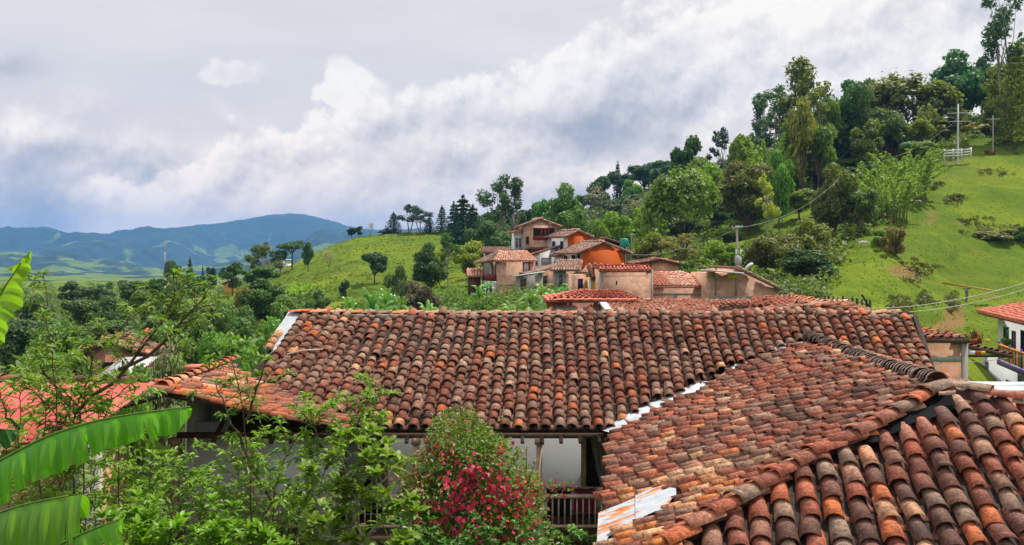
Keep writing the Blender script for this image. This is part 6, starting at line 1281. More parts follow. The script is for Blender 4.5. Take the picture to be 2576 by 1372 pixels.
TREES = [
 # crest of the hill, right to left
 ('euc', 2522, -60, 176, 90, GB, 'tall thin eucalyptus cut by the top edge at the right corner'),
 ('conifer', 2562, 112, 172, 110, (.12, .14, .02), 'pointed olive green tree at the right edge below the tall eucalyptus'),
 ('dense', 2560, 150, 185, 150, (.10, .12, .02), 'broad yellow-olive tree behind the pointed tree at the right edge'),
 ('dense', 2408, 126, 196, 165, (.030, .075, .034), 'big dark blue-green round tree behind the white pole on the crest'),
 ('round', 2470, 142, 205, 60, GB, 'small dark tree crown peeping out right of the big blue-green tree'),
 ('round', 2500, 235, 172, 70, OL, 'small olive tree with bare limbs above the slim grey pole'),
 ('fan', 2290, 196, 190, 210, (.080, .090, .024), 'very wide brownish olive tree with grey limbs on the crest'),
 ('fan', 2215, 215, 195, 110, (.060, .075, .030), 'leaning grey-limbed tree left of the very wide olive tree'),
 ('dense', 2130, 196, 186, 150, DG_, 'big dark green tree in the middle of the crest'),
 ('round', 2160, 190, 200, 100, (.035, .085, .030), 'green tree top standing just behind the big dark crest tree'),
 ('round', 2080, 232, 182, 70, LG, 'light green tree hugging the left side of the big dark crest tree'),
 ('euc', 2012, 155, 178, 120, (.075, .085, .030), 'tall open eucalyptus with pale trunks, highest left of the crest'),
 ('euc', 2040, 190, 172, 80, OL, 'second tall eucalyptus with yellowish crown beside the highest one'),
 ('round', 2020, 232, 165, 75, (.115, .12, .02), 'yellow-green crown in front of the tall open eucalyptus trunks'),
 ('euc', 1950, 215, 200, 90, GB, 'thin grey-green tree left of the tall open eucalyptus'),
 ('euc', 1915, 240, 215, 60, GB, 'wispy thin tree standing alone against the sky left of the eucalypts'),
 ('bamboo', 1935, 290, 168, 150, (.105, .155, .020), 'feathery yellow-green bamboo dome on the ridge below the wispy tree'),
 ('euc', 1818, 325, 230, 56, BD, 'dark narrow blue-green tree on the ridge skyline'),
 ('round', 1735, 342, 215, 100, DG_, 'dark round tree on the skyline left of the narrow blue-green one'),
 ('dense', 1745, 385, 190, 110, (.06, .085, .018), 'olive tree under the dark round skyline tree'),
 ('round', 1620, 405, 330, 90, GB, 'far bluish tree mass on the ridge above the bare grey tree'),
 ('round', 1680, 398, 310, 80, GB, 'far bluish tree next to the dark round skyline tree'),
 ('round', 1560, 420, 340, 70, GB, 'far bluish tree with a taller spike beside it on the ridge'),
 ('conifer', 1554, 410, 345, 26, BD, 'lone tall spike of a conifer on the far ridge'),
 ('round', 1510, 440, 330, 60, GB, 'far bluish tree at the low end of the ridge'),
 ('round', 1586, 452, 300, 50, (.08, .15, .025), 'small bright green round tree among far bluish trees'),
 ('bare', 1500, 468, 235, 70, GR, 'rounded bare grey tree left of a small bright green one'),
 ('bare', 1592, 497, 225, 60, GR, 'low bare pinkish grey tree on the hillside'),
 ('dense', 1425, 462, 165, 130, (.050, .095, .018), 'big bright-topped green tree right behind the tallest brick house'),
 ('round', 1360, 492, 200, 60, (.05, .12, .03), 'fresh green tree on the skyline behind the brick gable'),
 ('round', 1330, 522, 210, 70, BD, 'dark tree behind the gable of the tallest brick house'),
 ('euc', 1252, 445, 178, 74, GB, 'tall dark eucalyptus standing alone, left trunk of the pair'),
 ('euc', 1290, 448, 176, 66, (.04, .06, .035), 'tall dark eucalyptus, right one of the lone pair'),
 ('conifer', 1165, 498, 205, 90, BD, 'large dark conifer with jagged top left of the eucalyptus pair'),
 ('conifer', 1190, 520, 195, 70, BD, 'dark conifer squeezed between the jagged one and the eucalyptus'),
 ('conifer', 1142, 512, 210, 52, BD, 'dark conifer on the left shoulder of the large jagged conifer'),
 ('conifer', 1112, 520, 260, 34, BD, 'slim dark conifer on the grassy hilltop'),
 ('conifer', 1080, 548, 262, 36, BD, 'short dark conifer between taller ones on the grassy hilltop'),
 ('euc', 1030, 515, 262, 52, BD, 'dark shaggy tree on the grassy hilltop, left of a twin'),
 ('euc', 1058, 525, 262, 50, BD, 'dark shaggy tree on the grassy hilltop, right of its twin'),
 ('conifer', 990, 536, 261, 40, BD, 'dark conifer leaning out at the left of the hilltop row'),
 ('shrub', 968, 575, 260, 40, DK, 'low dark bush at the foot of the leftmost hilltop conifer'),
 ('round', 885, 570, 257, 24, DK, 'left small round tree on the hill crest edge'),
 ('round', 902, 568, 257, 26, DK, 'right small round tree of the two on the hill crest edge'),
 ('bare', 932, 560, 259, 22, GR, 'tiny thin leafless tree on the hill crest'),
 ('dense', 2345, 232, 188, 110, (.060, .085, .022), 'olive green tree just left of the tall white pole on the crest'),
 ('dense', 2240, 262, 178, 120, (.050, .075, .020), 'dark rounded tree in front of the grey-limbed crest trees'),
 ('round', 2185, 300, 168, 90, (.075, .095, .022), 'olive bush tree above the bamboo clumps'),
 ('round', 2060, 300, 165, 90, (.070, .11, .02), 'green tree at the foot of the big dark crest tree'),
 ('dense', 1985, 300, 170, 90, (.085, .12, .02), 'light tree filling the space under the open eucalyptus'),
 ('round', 1870, 330, 188, 90, (.085, .125, .02), 'bright round tree on the ridge right of the narrow blue-green tree'),
 ('round', 2310, 290, 176, 70, (.11, .13, .02), 'yellow-green tree low on the crest left of the white pole'),
 ('dense', 2385, 205, 205, 90, GB, 'dark tree behind the wide brownish crest tree'),
 ('round', 1790, 400, 170, 90, (.095, .15, .02), 'light green tree between the olive bushy tree and the dark skyline trees'),
 # on and around the grassy hill
 ('round', 775, 608, 212, 34, (.04, .08, .025), 'small dark tree on the left flank of the grassy hill'),
 ('bare', 828, 628, 200, 34, GR, 'thin bare little tree on the grassy hillside'),
 ('round', 942, 628, 158, 62, (.028, .055, .026), 'dark upright tree in the middle foot of the grassy hill'),
 ('shrub', 866, 700, 145, 30, DK, 'small dark bush on the lower grassy hill'),
 ('umbrella', 735, 598, 240, 64, (.04, .075, .03), 'flat-topped tree on the skyline left of the grassy hill'),
 ('round', 706, 625, 235, 42, DK, 'dark little tree beside the flat-topped skyline tree'),
 ('euc', 640, 618, 205, 56, (.06, .09, .03), 'loose tall tree left of the flat-topped tree'),
 ('euc', 672, 612, 200, 60, (.07, .085, .035), 'brownish tall tree left of the flat-topped tree'),
 ('round', 655, 660, 178, 90, (.05, .09, .022), 'green tree mass at the foot of the grassy hill'),
 ('round', 585, 655, 170, 62, DG_, 'dark tall tree left of the grassy hill foot'),
 ('round', 660, 700, 105, 120, DG_, 'large dark green tree in front of the small field'),
 ('round', 615, 708, 110, 56, (.12, .12, .03), 'yellowish tree at the left side of the large dark one'),
 ('round', 530, 668, 240, 26, BD, 'tiny dark round tree on the small green knoll'),
 ('conifer', 510, 672, 245, 14, BD, 'tiny slim tree beside the round one on the knoll'),
 ('round', 432, 642, 260, 40, (.045, .075, .03), 'tree beside the radio mast'),
 ('conifer', 478, 652, 255, 26, DK, 'pointed dark tree right of the radio mast'),
 ('round', 455, 680, 230, 60, (.11, .15, .02), 'yellow-green round tree under the radio mast'),
 ('dense', 490, 690, 200, 70, (.035, .065, .035), 'grey-green dense tree left of the small field'),
 ('round', 185, 706, 155, 70, (.045, .07, .035), 'dark broad tree at the far left, tallest of the left row'),
 ('round', 235, 716, 150, 60, (.055, .075, .035), 'dull green tree second in the left row'),
 ('euc', 262, 712, 148, 46, DK, 'dark slim tree third in the left row'),
 ('round', 330, 700, 140, 76, (.05, .08, .03), 'rounded tree behind the feathery shrub tips'),
 ('round', 385, 690, 150, 60, DG_, 'dark tree behind the feathery branch cluster'),
 ('shrub', 560, 770, 120, 90, (.08, .06, .02), 'brownish shrub below the small field'),
 ('bamboo', 755, 690, 135, 96, (.15, .22, .02), 'bright yellow-green bamboo clump at the foot of the grassy hill'),
 ('dense', 1080, 610, 122, 90, (.030, .060, .018), 'large dark bushy tree left of the hillside houses'),
 ('euc', 1128, 588, 130, 44, (.045, .085, .02), 'lollipop shaped tree with bare trunk left of the houses'),
 ('round', 1180, 600, 136, 90, (.12, .15, .02), 'yellow-green tree right beside the hipped brick house'),
 ('round', 1235, 555, 150, 100, (.045, .08, .035), 'grey-green tree with pale trunk behind the hipped brick house'),
 ('round', 1200, 562, 158, 60, (.05, .085, .03), 'mid green tree between dark conifers and the houses'),
 ('shrub', 1000, 655, 120, 60, (.06, .09, .03), 'pale loose shrub between the dark trees left of the houses'),
 ('dense', 1045, 695, 88, 100, (.055, .045, .032), 'brown-leaved round bush behind the banana plants'),
 ('fan', 1722, 428, 128, 190, (.070, .110, .020), 'big light green vase-shaped tree with fanned grey limbs on the slope'),
 ('round', 1640, 482, 150, 90, (.10, .16, .018), 'light green tree left of the vase-shaped tree'),
 ('round', 1555, 512, 142, 80, (.095, .16, .018), 'light green rounded tree above the orange house'),
 ('round', 1510, 545, 138, 50, (.09, .15, .02), 'small light green tree just left above the orange roofs'),
 ('dense', 1880, 392, 150, 150, (.065, .07, .020), 'large dark olive-brown bushy tree on the slope'),
 ('round', 1960, 375, 140, 76, BG, 'vivid green tree with thin trunk behind the yellowish sapling'),
 ('euc', 1928, 440, 128, 44, (.19, .21, .03), 'slender yellowish sapling with pale trunk on the slope'),
 ('dense', 2095, 410, 118, 120, (.065, .08, .02), 'tall olive tree with two dark trunks at the gully'),
 ('round', 2010, 470, 150, 90, (.08, .11, .02), 'olive tree above the bright grass strip'),
 ('bamboo', 2285, 345, 142, 190, (.10, .145, .022), 'tall bright bamboo clump nearest the hilltop fence'),
 ('bamboo', 2205, 375, 138, 180, (.10, .145, .022), 'second bright bamboo clump, left of the tallest one'),
 ('bamboo', 2240, 405, 128, 180, (.105, .15, .022), 'bright bamboo clump in front of the other two'),
 ('round', 2160, 470, 116, 100, (.06, .09, .03), 'mid green tree beneath the bamboo clumps'),
 ('shrub', 2225, 575, -625, 70, (.07, .12, .02), 'green shrub at the rim of the slope under the bamboo'),
 ('dense', 1940, 575, 96, 150, (.07, .075, .02), 'wide brownish thicket left of the green slope'),
 ('dense', 2035, 620, 84, 140, (.025, .045, .015), 'very dark thicket behind the black post fence'),
 ('dense', 2030, 548, 98, 120, (.085, .10, .025), 'reddish olive thicket in the gully'),
 ('round', 1820, 590, 96, 90, (.10, .15, .02), 'light green bush tree behind the utility pole'),
 ('euc', 1700, 590, 108, 90, (.10, .09, .03), 'feathery brownish tree behind the orange house'),
 ('round', 1640, 580, 122, 80, (.09, .11, .02), 'olive tree right above the orange gable'),
 ('shrub', 2245, 562, -642, 64, (.10, .085, .035), 'dry brown bush clinging to the green slope'),
 ('shrub', 2515, 572, -606, 110, (.10, .10, .04), 'dry olive scrub patch on the slope at the right'),
 ('shrub', 2568, 565, -606, 60, (.03, .06, .02), 'dark green scrub at the right edge of the slope'),
 ('shrub', 2480, 296, 182, 90, (.17, .14, .02), 'yellow flowering hedge bush behind the hilltop poles'),
 # trees just behind the red roof and the left end of the long roof
 ('round', 20, 735, 120, 90, (.04, .07, .03), 'dark rounded tree at the far left under the upright banana leaf'),
 ('dense', 100, 728, 110, 90, (.05, .085, .03), 'mid green tree between the banana leaf and the feathery stem top'),
 ('round', 205, 742, 100, 90, (.055, .08, .03), 'dull green broad tree right of the feathery stem'),
 ('dense', 290, 738, 95, 90, (.04, .07, .025), 'dark dense tree behind the leaning feathery branches'),
 ('round', 360, 722, 100, 84, (.065, .10, .025), 'green tree just left of the feathery branch tips'),
 ('dense', 430, 715, 105, 84, (.045, .075, .028), 'dark bushy tree below the radio mast'),
 ('round', 540, 745, 96, 70, (.075, .095, .025), 'olive tree at the edge of the small field'),
 ('dense', 600, 745, 84, 96, (.05, .09, .025), 'dense green tree in front of the small field, left of the large dark tree'),
 ('round', 720, 735, 82, 84, (.07, .12, .03), 'light tree just beyond the left end of the long ridge'),
 ('round', 800, 728, 88, 70, (.05, .09, .025), 'green tree rising behind the left part of the long ridge'),
 ('dense', 120, 800, 52, 150, (.055, .10, .025), 'full green tree behind the thin feathery stem, above the old terracotta house'),
 ('round', 450, 795, 58, 130, (.07, .12, .03), 'leafy tree filling the gap between the white hut and the long roof'),
 ('dense', 560, 775, 62, 130, (.05, .09, .028), 'dark green tree behind the broad tree of the left wing'),
 ('dense', 60, 842, 30, 260, (.055, .105, .018), 'leafy green tree above the red roof at the far left'),
 ('round', 150, 860, 34, 150, (.075, .125, .02), 'light green tree above the red roof, right of the far left one'),
 ('round', 390, 858, 40, 150, (.07, .125, .025), 'green tree right of the white hut'),
 ('round', 330, 900, 27, 110, (.08, .14, .02), 'small bright tree just above the edge of the red roof'),
 ('dense', 590, 818, 38, 190, (.06, .125, .022), 'broad green tree behind the left wing roof'),
 ('dense', 690, 800, 46, 150, (.06, .13, .025), 'green tree touching the left end of the long roof'),
 ('round', 505, 800, 52, 140, (.06, .10, .025), 'mid green tree behind the feathery shrubs'),
 ('round', 60, 790, 62, 120, (.04, .07, .03), 'dull dark tree left of the thin feathery stem'),
 ('round', 160, 800, 70, 130, (.045, .08, .03), 'dull green tree behind the thin feathery stem'),
 ('round', 270, 790, 80, 130, (.05, .085, .03), 'bushy tree above the white hut'),
 ('round', 410, 790, 85, 110, (.055, .09, .025), 'tree between the white hut and the small field'),
 ('bare', 425, 842, 33, 110, GR, 'bare grey twiggy bush above the left wing roof'),
]
for t_ in TREES:
    kind, X, Yt, d, wpx, c, lb = t_
    if d < 0: d = d_at(X, -d)
    plant(kind, X, Yt, d, wpx * 1.08, c, lb, 'shrub' if kind == 'shrub' else ('bamboo' if kind == 'bamboo' else 'tree'))
# banana plants and bushes in the band behind the long ridge
rb = np.random.default_rng(77)
PB = [(880, 722, 70), (935, 706, 74), (975, 700, 78), (1010, 722, 68), (955, 735, 58), (1040, 738, 62), (905, 742, 55), (1075, 742, 70), (1335, 705, 72), (1365, 700, 76), (1395, 712, 70), (1350, 728, 58), (1440, 706, 80), (1465, 702, 82), (1225, 700, 90), (1205, 708, 86), (1290, 738, 64), (1120, 745, 60), (860, 752, 50), (1420, 735, 66)]
for X, Y, d in PB: plant('plantain', X, Y - 8, d, 78 * 62 / d, (.07 + rb.uniform(-.015, .02), .15 + rb.uniform(-.02, .03), .035), 'banana plant with torn arching leaves in the grove behind the long roof', 'banana plant', 'banana_plant', 'banana plants in the grove behind the ridge')
for i in range(64):
    X = rb.uniform(770, 1500); d = rb.uniform(46, 104); Y = HY + (8.0 - 1.2 * rb.random() - (X > 1200) * .6) * FP / d * .86; Y = max(Y - 25, 690 + rb.uniform(0, 40) if X > 1180 else 700 + rb.uniform(-10, 40))
    c = [(.05, .10, .02), (.075, .13, .02), (.035, .07, .02), (.10, .14, .02), (.05, .12, .03)][i % 5]
    plant('shrub', X, Y, d, rb.uniform(60, 100) * 60 / d, c, 'green bush in the thicket between the long roof and the hillside', 'shrub', None, 'bushes in the thicket behind the long roof')
for i in range(56):
    X = rb.uniform(1600, 2130); d = rb.uniform(72, 116); yb = HY - gz(X, d) / d * FP
    if X > 2020 + (d - 70) * 2.5: continue
    c = [(.06, .11, .02), (.09, .15, .02), (.035, .06, .02), (.08, .085, .025)][i % 4]
    plant('shrub', X, yb - rb.uniform(28, 62), d, rb.uniform(60, 110) * 90 / d, c, 'bush on the wooded slope above the brick row', 'shrub', None, 'bushes on the wooded slope')
for i in range(50):
    u = rb.random(); X = 1550 + 780 * u; d = rb.uniform(120, 205); yb = HY - gz(X, d) / d * FP
    edge = 2085 + (700 - yb) * .95
    if X > edge - 25 or (1735 < X < 2080 and 470 < yb < 660 and yb > 660 - (X - 1735) * .5): continue
    c = [(.05, .09, .02), (.08, .13, .02), (.03, .055, .02), (.07, .07, .025), (.10, .14, .02)][i % 5]
    plant('round' if i % 3 else 'shrub', X, yb - rb.uniform(30, 75), d, rb.uniform(60, 105), c, 'tree in the wood covering the upper hillside', 'tree', 'woodland_tree', 'trees of the wood on the hillside')
for i in range(54):
    X = rb.uniform(-40, 760); d = rb.uniform(60, 175); yb = HY - gz(X, d) / d * FP
    if 480 < X < 640 and d > 120: continue
    c = [(.045, .08, .025), (.06, .10, .025), (.035, .06, .025), (.08, .12, .025)][i % 4]
    plant('round' if i % 2 else 'shrub', X, yb - rb.uniform(30, 60) * 100 / d, d, rb.uniform(60, 90) * 100 / d, c, 'tree in the wooded valley left of the long roof', 'tree', 'valley_tree', 'trees in the wooded valley')
for i in range(34):
    X = rb.uniform(1140, 1720); d = rb.uniform(215, 340); yb = HY - gz(X, d) / d * FP
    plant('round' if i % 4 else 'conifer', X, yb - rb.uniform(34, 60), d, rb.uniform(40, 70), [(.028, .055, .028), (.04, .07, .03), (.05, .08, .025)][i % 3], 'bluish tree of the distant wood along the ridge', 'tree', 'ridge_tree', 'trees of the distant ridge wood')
fp = plant('shrub', 2452, 832, 52, 38, (.03, .05, .03), 'dark potted bush with red flowers on the terrace of the white house', 'potted plant', 'potted_bush', zb=P(2452, 868, 52)[2])
mb = MB(); p = P(2452, 868, 52); q = p - P(2452, 868, 52); mb.tube([(0, 0, -.05), (0, 0, .5)], [.35, .45], 10); o = mb.build('pot', M_BEAM, None); o.parent = fp
rg = np.random.default_rng(3); C, N, k_ = lobes_points([((0, 0, 1.4), (2.0, 2.0, 1.6))], 200, rg, .9); V, F = leaf_cards(C, N, .16, rg, .9, .4); mb = MB(); mb.add(V, F); o = mb.build('blossoms', M_REDP, None); o.parent = fp
b2 = plant('shrub', 2532, 868, 54, 34, (.05, .09, .03), 'leafy plant in the red flower box under the purple window', 'potted plant', 'flower_box_plant', zb=P(2532, 878, 52)[2] - .1)
bt = empty('bunting', tuple(P(2440, 885, 36)), 'string of small red yellow and white flags under the canopy', 'bunting')
for i, (m_, X) in enumerate(((M_WHITEM, 2440), (M_REDP, 2454), (M_YELP, 2466), (M_REDP, 2446), (M_YELP, 2478), (M_GREENP, 2432))):
    Y = 893 if i < 3 else 862; dd = 37.4 if i < 3 else 41; mb = MB(); a = P(X, Y, dd); mb.box(a, (.22, 0, 0), (0, .02, 0), (0, 0, .16)); mb.build('flag', m_, bt)
# ================================================================ undergrowth: uncountable masses of bushes and weeds
def mass(name, C, N, size, rng, color, aspect=.6, jn=.7, mat=None, tm=.45, ts=.2):
    V, F = leaf_cards(C, N, size, rng, aspect, jn); mb = MB(); mb.add(V, F, np.clip(rng.normal(tm, ts, len(F)), 0, 1))
    o = mb.build(name, mat or M_LEAF, None); o.color = (*color, 1); return tag(o, kind='stuff')
def bushy_mass(name, region, nb, per, rad, size, color, seed, hs=.8):
    """many low bush domes over a region of the ground; region(rng) gives (X, d)"""
    rng = np.random.default_rng(seed); cs = []
    while len(cs) < nb:
        q = region(rng)
        if q is None: continue
        X, d = q; cs.append(((X - CX) / FP * d, d))
    cs = np.array(cs); z = ground(cs[:, 0], cs[:, 1]); r = rng.uniform(*rad, nb); d = rng.normal(0, 1, (nb, per, 3)); d[..., 2] = np.abs(d[..., 2]) * 1.1; d /= np.linalg.norm(d, axis=2)[..., None]
    q = (.55 + .45 * rng.random((nb, per, 1)) ** .6) * (1 + .12 * rng.normal(0, 1, (nb, per, 1)))
    C = np.stack([cs[:, 0], cs[:, 1], z], 1)[:, None, :] + d * q * (r[:, None, None] * np.array([1, 1, hs])); 
    tv = np.repeat(rng.normal(.45, .17, nb), per); V, F = leaf_cards(C.reshape(-1, 3), d.reshape(-1, 3), size, rng, .6, .6); mb = MB(); mb.add(V, F, np.clip(tv + rng.normal(0, .15, len(F)), 0, 1))
    o = mb.build(name, M_LEAF, None); o.color = (*color, 1); return tag(o, kind='stuff')
def grow(X): return HY
def yrow(X, d): return HY - gz(X, d) / d * FP
def reg_wood(rng):
    X = rng.uniform(1560, 2600); d = 88 + 150 * rng.random(); y = yrow(X, d); edge = 2062 + (705 - y) * .93
    if y < 470: edge = 2085 + (705 - 470) * .93 + (470 - y) * 1.0
    if y < 392: edge = 2372 + (392 - y) * 2.3
    if X > edge: return None
    if 1735 < X < 2085 and y > 660 - (X - 1735) * .56 and y < 672 - (X - 1735) * .30: return None
    return X, d
def reg_ridge(rng):
    X = rng.uniform(1140, 2000); return X, rng.uniform(200, 345)
def reg_thick(rng):
    X = rng.uniform(740, 1640); d = rng.uniform(34, 108 if X > 1180 else 118)
    return (X, d)
def reg_valley(rng):
    X = rng.uniform(-700, 790); d = rng.uniform(20, 185) if rng.random() < .75 else rng.uniform(185, 560)
    if 455 < X < 640 and 135 < d < 235: return None
    if X > 690 and d > 140: return None
    return X, d
bushy_mass('wood_undergrowth', reg_wood, 1250, 62, (1.2, 2.6), .30, (.15, .21, .035), 201)
bushy_mass('ridge_foliage', reg_ridge, 750, 45, (1.8, 4.2), .55, (.10, .15, .05), 202)
bushy_mass('thicket_foliage', reg_thick, 750, 75, (.9, 2.2), .20, (.14, .235, .04), 203)
bushy_mass('valley_foliage', reg_valley, 1300, 60, (1.6, 4.0), .36, (.12, .185, .045), 204)
def reg_gully(rng):
    X = rng.uniform(1600, 2120); d = rng.uniform(66, 90)
    if X > 2040 + (d - 66) * 2: return None
    return X, d
bushy_mass('gully_foliage', reg_gully, 300, 80, (.8, 1.9), .20, (.12, .175, .035), 205)
def reg_scrub(rng):
    spots = ((2245, 590, 26, 34), (2225, 640, 40, 14), (2330, 680, 40, 12), (2290, 700, 30, 16), (2500, 590, 70, 22), (2565, 600, 30, 20), (2440, 560, 40, 8), (2350, 470, 20, 8), (2400, 505, 26, 8), (2270, 775, 34, 14), (2310, 760, 30, 10), (2395, 770, 10, 24), (2500, 440, 60, 6), (2560, 380, 30, 12))
    a = spots[rng.integers(len(spots))]; X = rng.normal(a[0], a[2] * .6); Y = rng.normal(a[1], a[3] * .6)
    return X, d_at(X, Y, 62, 200)
bushy_mass('slope_scrub', reg_scrub, 190, 40, (.35, .85), .15, (.13, .14, .035), 206, .7)
# tufts of long grass on the near pasture
def tufts(name, n, seed, region, h, color):
    rng = np.random.default_rng(seed); P_ = []
    while len(P_) < n:
        q = region(rng)
        if q: P_.append(q)
    P_ = np.array(P_); x = (P_[:, 0] - CX) / FP * P_[:, 1]; y = P_[:, 1]; z = ground(x, y); a = rng.uniform(0, 6.28, n); hh = h * rng.uniform(.5, 1.5, n); w_ = hh * .8
    dx, dy = np.cos(a) * w_, np.sin(a) * w_
    V = np.stack([np.stack([x - dx, y - dy, z - .05], 1), np.stack([x + dx, y + dy, z - .05], 1), np.stack([x + dx * 1.3, y + dy * 1.3, z + hh], 1), np.stack([x - dx * 1.3, y - dy * 1.3, z + hh * .8], 1)], 1).reshape(-1, 3)
    mb = MB(); mb.add(V, np.arange(4 * n).reshape(-1, 4), np.clip(rng.normal(.5, .25, n), 0, 1)); o = mb.build(name, M_LEAF, None); o.color = (*color, 1); return tag(o, kind='stuff')
def reg_slope(rng):
    X = rng.uniform(2060, 2640); d = rng.uniform(66, 190); y = yrow(X, d)
    if X < 2070 + (705 - y) * .93: return None
    if fbm(X / 60, y / 22, 3, 9) < rng.normal(0, .16): return None
    return X, d
def reg_hill(rng):
    X = rng.uniform(680, 1180); d = rng.uniform(130, 265)
    if fbm(X / 40, d / 12, 3, 19) < rng.normal(0, .16): return None
    return X, d
tufts('slope_grass', 4500, 211, reg_slope, .09, (.22, .28, .02)); tufts('hill_grass', 4500, 212, reg_hill, .18, (.20, .25, .03))

# ================================================================ garden in front of the gallery
def leaf_blades(B, D, L, W, rng, droop=.25, fold=.15):
    """pointed leaves from base B along D, folded along the midrib and bent down"""
    n = len(B); D = D / np.linalg.norm(D, axis=1)[:, None]; up = np.tile([0, 0, 1.0], (n, 1)) + rng.normal(0, .35, (n, 3)); S = np.cross(D, up); S /= np.maximum(1e-6, np.linalg.norm(S, axis=1))[:, None]; U = np.cross(S, D)
    L = (L * rng.uniform(.7, 1.2, n))[:, None]; W = (W * rng.uniform(.8, 1.15, n))[:, None]; dz = np.array([0, 0, 1.0])
    m1 = B + D * L * .38 - dz * L * droop * .10; T_ = B + D * L * .92 - dz * L * droop
    l1 = m1 + S * W * .5 + U * W * fold; r1 = m1 - S * W * .5 + U * W * fold; m2 = B + D * L * .70 - dz * L * droop * .45; l2 = m2 + S * W * .36 + U * W * fold; r2 = m2 - S * W * .36 + U * W * fold
    V = np.stack([B, l1, m1, r1, l2, m2, r2, T_], 1).reshape(-1, 3); b = (np.arange(n) * 8)[:, None, None]
    F = np.array([[0, 2, 1, -1], [0, 3, 2, -1], [1, 2, 5, 4], [2, 3, 6, 5], [4, 5, 7, -1], [5, 6, 7, -1]])[None] ; F = np.where(F >= 0, F + b, -1).reshape(-1, 4)
    return V, F, 6
M_LEAFN = leaf_material('garden_foliage', rough=.42, trans=.35, spread=.42, yellow=.2)
def stem_plant(name, label, stems, color, Ll=.12, Lw=.028, per=20, twig=(.25, .6), gap=.11, r=.02, seed=1, cat='shrub', droop=.35, start=.25, bark=None, clump=1.0, up=.5, group=None, whorl=0, tipn=9):
    """stems given as picture polylines with a distance; side twigs carry the leaves"""
    rng = np.random.default_rng(seed); b = stems[0][0]; x0 = (b[0] - CX) / FP * b[2]; o = empty(name, (x0, b[2], -8.5), label, cat, group); sb = MB(); B = []; D = []; LT = []; st_r = r; gap = gap * .62; per = per * 1.5
    for st in stems:
        pts = np.array([P(*q) for q in st]); k = np.linalg.norm(np.diff(pts, axis=0), axis=1); cum = np.concatenate([[0], np.cumsum(k)]); Ltot = cum[-1]
        u = np.linspace(0, Ltot, max(8, int(Ltot / .25))); pp_ = np.stack([np.interp(u, cum, pts[:, j]) for j in range(3)], 1); pp_[1:-1] += rng.normal(0, .018, (len(pp_) - 2, 3)); r = st_r * .62; sb.tube(pp_, np.linspace(r, r * .25, len(u)), 6)
        t = Ltot * start
        while t < Ltot:
            q = np.array([np.interp(t, u, pp_[:, j]) for j in range(3)]); a = rng.uniform(0, 6.28); L = 1.15 * rng.uniform(*twig) * (1.15 - .5 * t / Ltot); dd = np.array([math.cos(a), math.sin(a), up + rng.normal(0, .25)]); dd /= np.linalg.norm(dd); e = q + dd * L; m_ = (q + e) / 2 + [0, 0, .05 * L]
            sb.tube([q, m_, e], [r * .30, r * .22, r * .12], 4); mm = int(per * L / twig[1] * clump) + 3; s_ = rng.uniform(.25, 1.0, mm)[:, None]; base = q + (e - q) * s_ + np.array([0, 0, .1 * L]) * s_ * (1 - s_)
            az = rng.uniform(0, 6.28, mm); dv = np.stack([np.cos(az), np.sin(az), rng.normal(.05, .35, mm)], 1) + dd * .6; B.append(base); D.append(dv); LT.append(np.full(mm, rng.normal(.48, .1)))
            az = rng.uniform(0, 6.28, tipn); B.append(np.tile(e, (tipn, 1)) + rng.normal(0, .01, (tipn, 3))); D.append(np.stack([np.cos(az), np.sin(az), rng.normal(.3 if not whorl else .5, .3, tipn)], 1) + dd * .5); LT.append(np.full(tipn, rng.normal(.62, .1)))
            t += gap * rng.uniform(.5, 1.5)
        B.append(np.tile(pp_[-1], (14, 1))); az = rng.uniform(0, 6.28, 14); D.append(np.stack([np.cos(az), np.sin(az), rng.normal(.4, .4, 14)], 1)); LT.append(np.full(14, .65))
    B = np.vstack(B); D = np.vstack(D); LT = np.concatenate(LT); sb.build('stem', bark or M_TWIG, o)
    V, F, k = leaf_blades(B, D, np.full(len(B), Ll), np.full(len(B), Lw), rng, droop); lb = MB(); lb.add(V, F, np.clip(np.repeat(LT + rng.normal(0, .16, len(B)), k), 0, 1)); c = lb.build('leaves', M_LEAFN, o); c.color = (*color, 1)
    return o
PG = (.15, .29, .02); PG2 = (.17, .31, .025); PG3 = (.15, .26, .03)
G0 = 640 + 8.5 / 9.5 * FP
def root(X, d): return (X, HY + 8.5 / d * FP, d)
stem_plant('feathery_shrub', 'thin tall feathery shrub with upright dark stem near the left banana leaf', [[root(150, 9.5), (148, 1100, 9.5), (140, 960, 9.5), (124, 820, 9.5), (108, 690, 9.5)]], PG3, Ll=.13, Lw=.026, per=9, twig=(.15, .38), gap=.16, seed=301, start=.55, r=.028)
stem_plant('feathery_tree', 'young feathery tree whose leaning branches reach above the red roof', [[root(180, 10), (190, 1040, 10), (240, 900, 10), (300, 820, 10.1), (372, 770, 10.2)], [(190, 1040, 10), (250, 985, 10), (330, 905, 9.8), (400, 830, 9.8), (445, 745, 9.8), (436, 688, 9.8)], [(300, 930, 9.8), (400, 880, 9.8), (470, 790, 9.7), (520, 745, 9.7)], [(190, 1040, 10), (120, 950, 10.2), (92, 880, 10.2)]], PG3, Ll=.135, Lw=.028, per=12, twig=(.2, .55), gap=.13, seed=302, start=.42, r=.04, cat='tree')
stem_plant('feathery_tree', 'slender feathery tree with hanging leaf tufts before the left end of the long roof', [[root(640, 10.5), (632, 1250, 10.5), (618, 1060, 10.5), (605, 950, 10.5), (575, 872, 10.5)], [(618, 1060, 10.5), (650, 960, 10.4), (672, 905, 10.4)], [(626, 1150, 10.5), (560, 1010, 10.6), (540, 960, 10.6)]], PG3, Ll=.13, Lw=.028, per=9, twig=(.15, .4), gap=.15, seed=303, start=.45, r=.032, cat='tree')
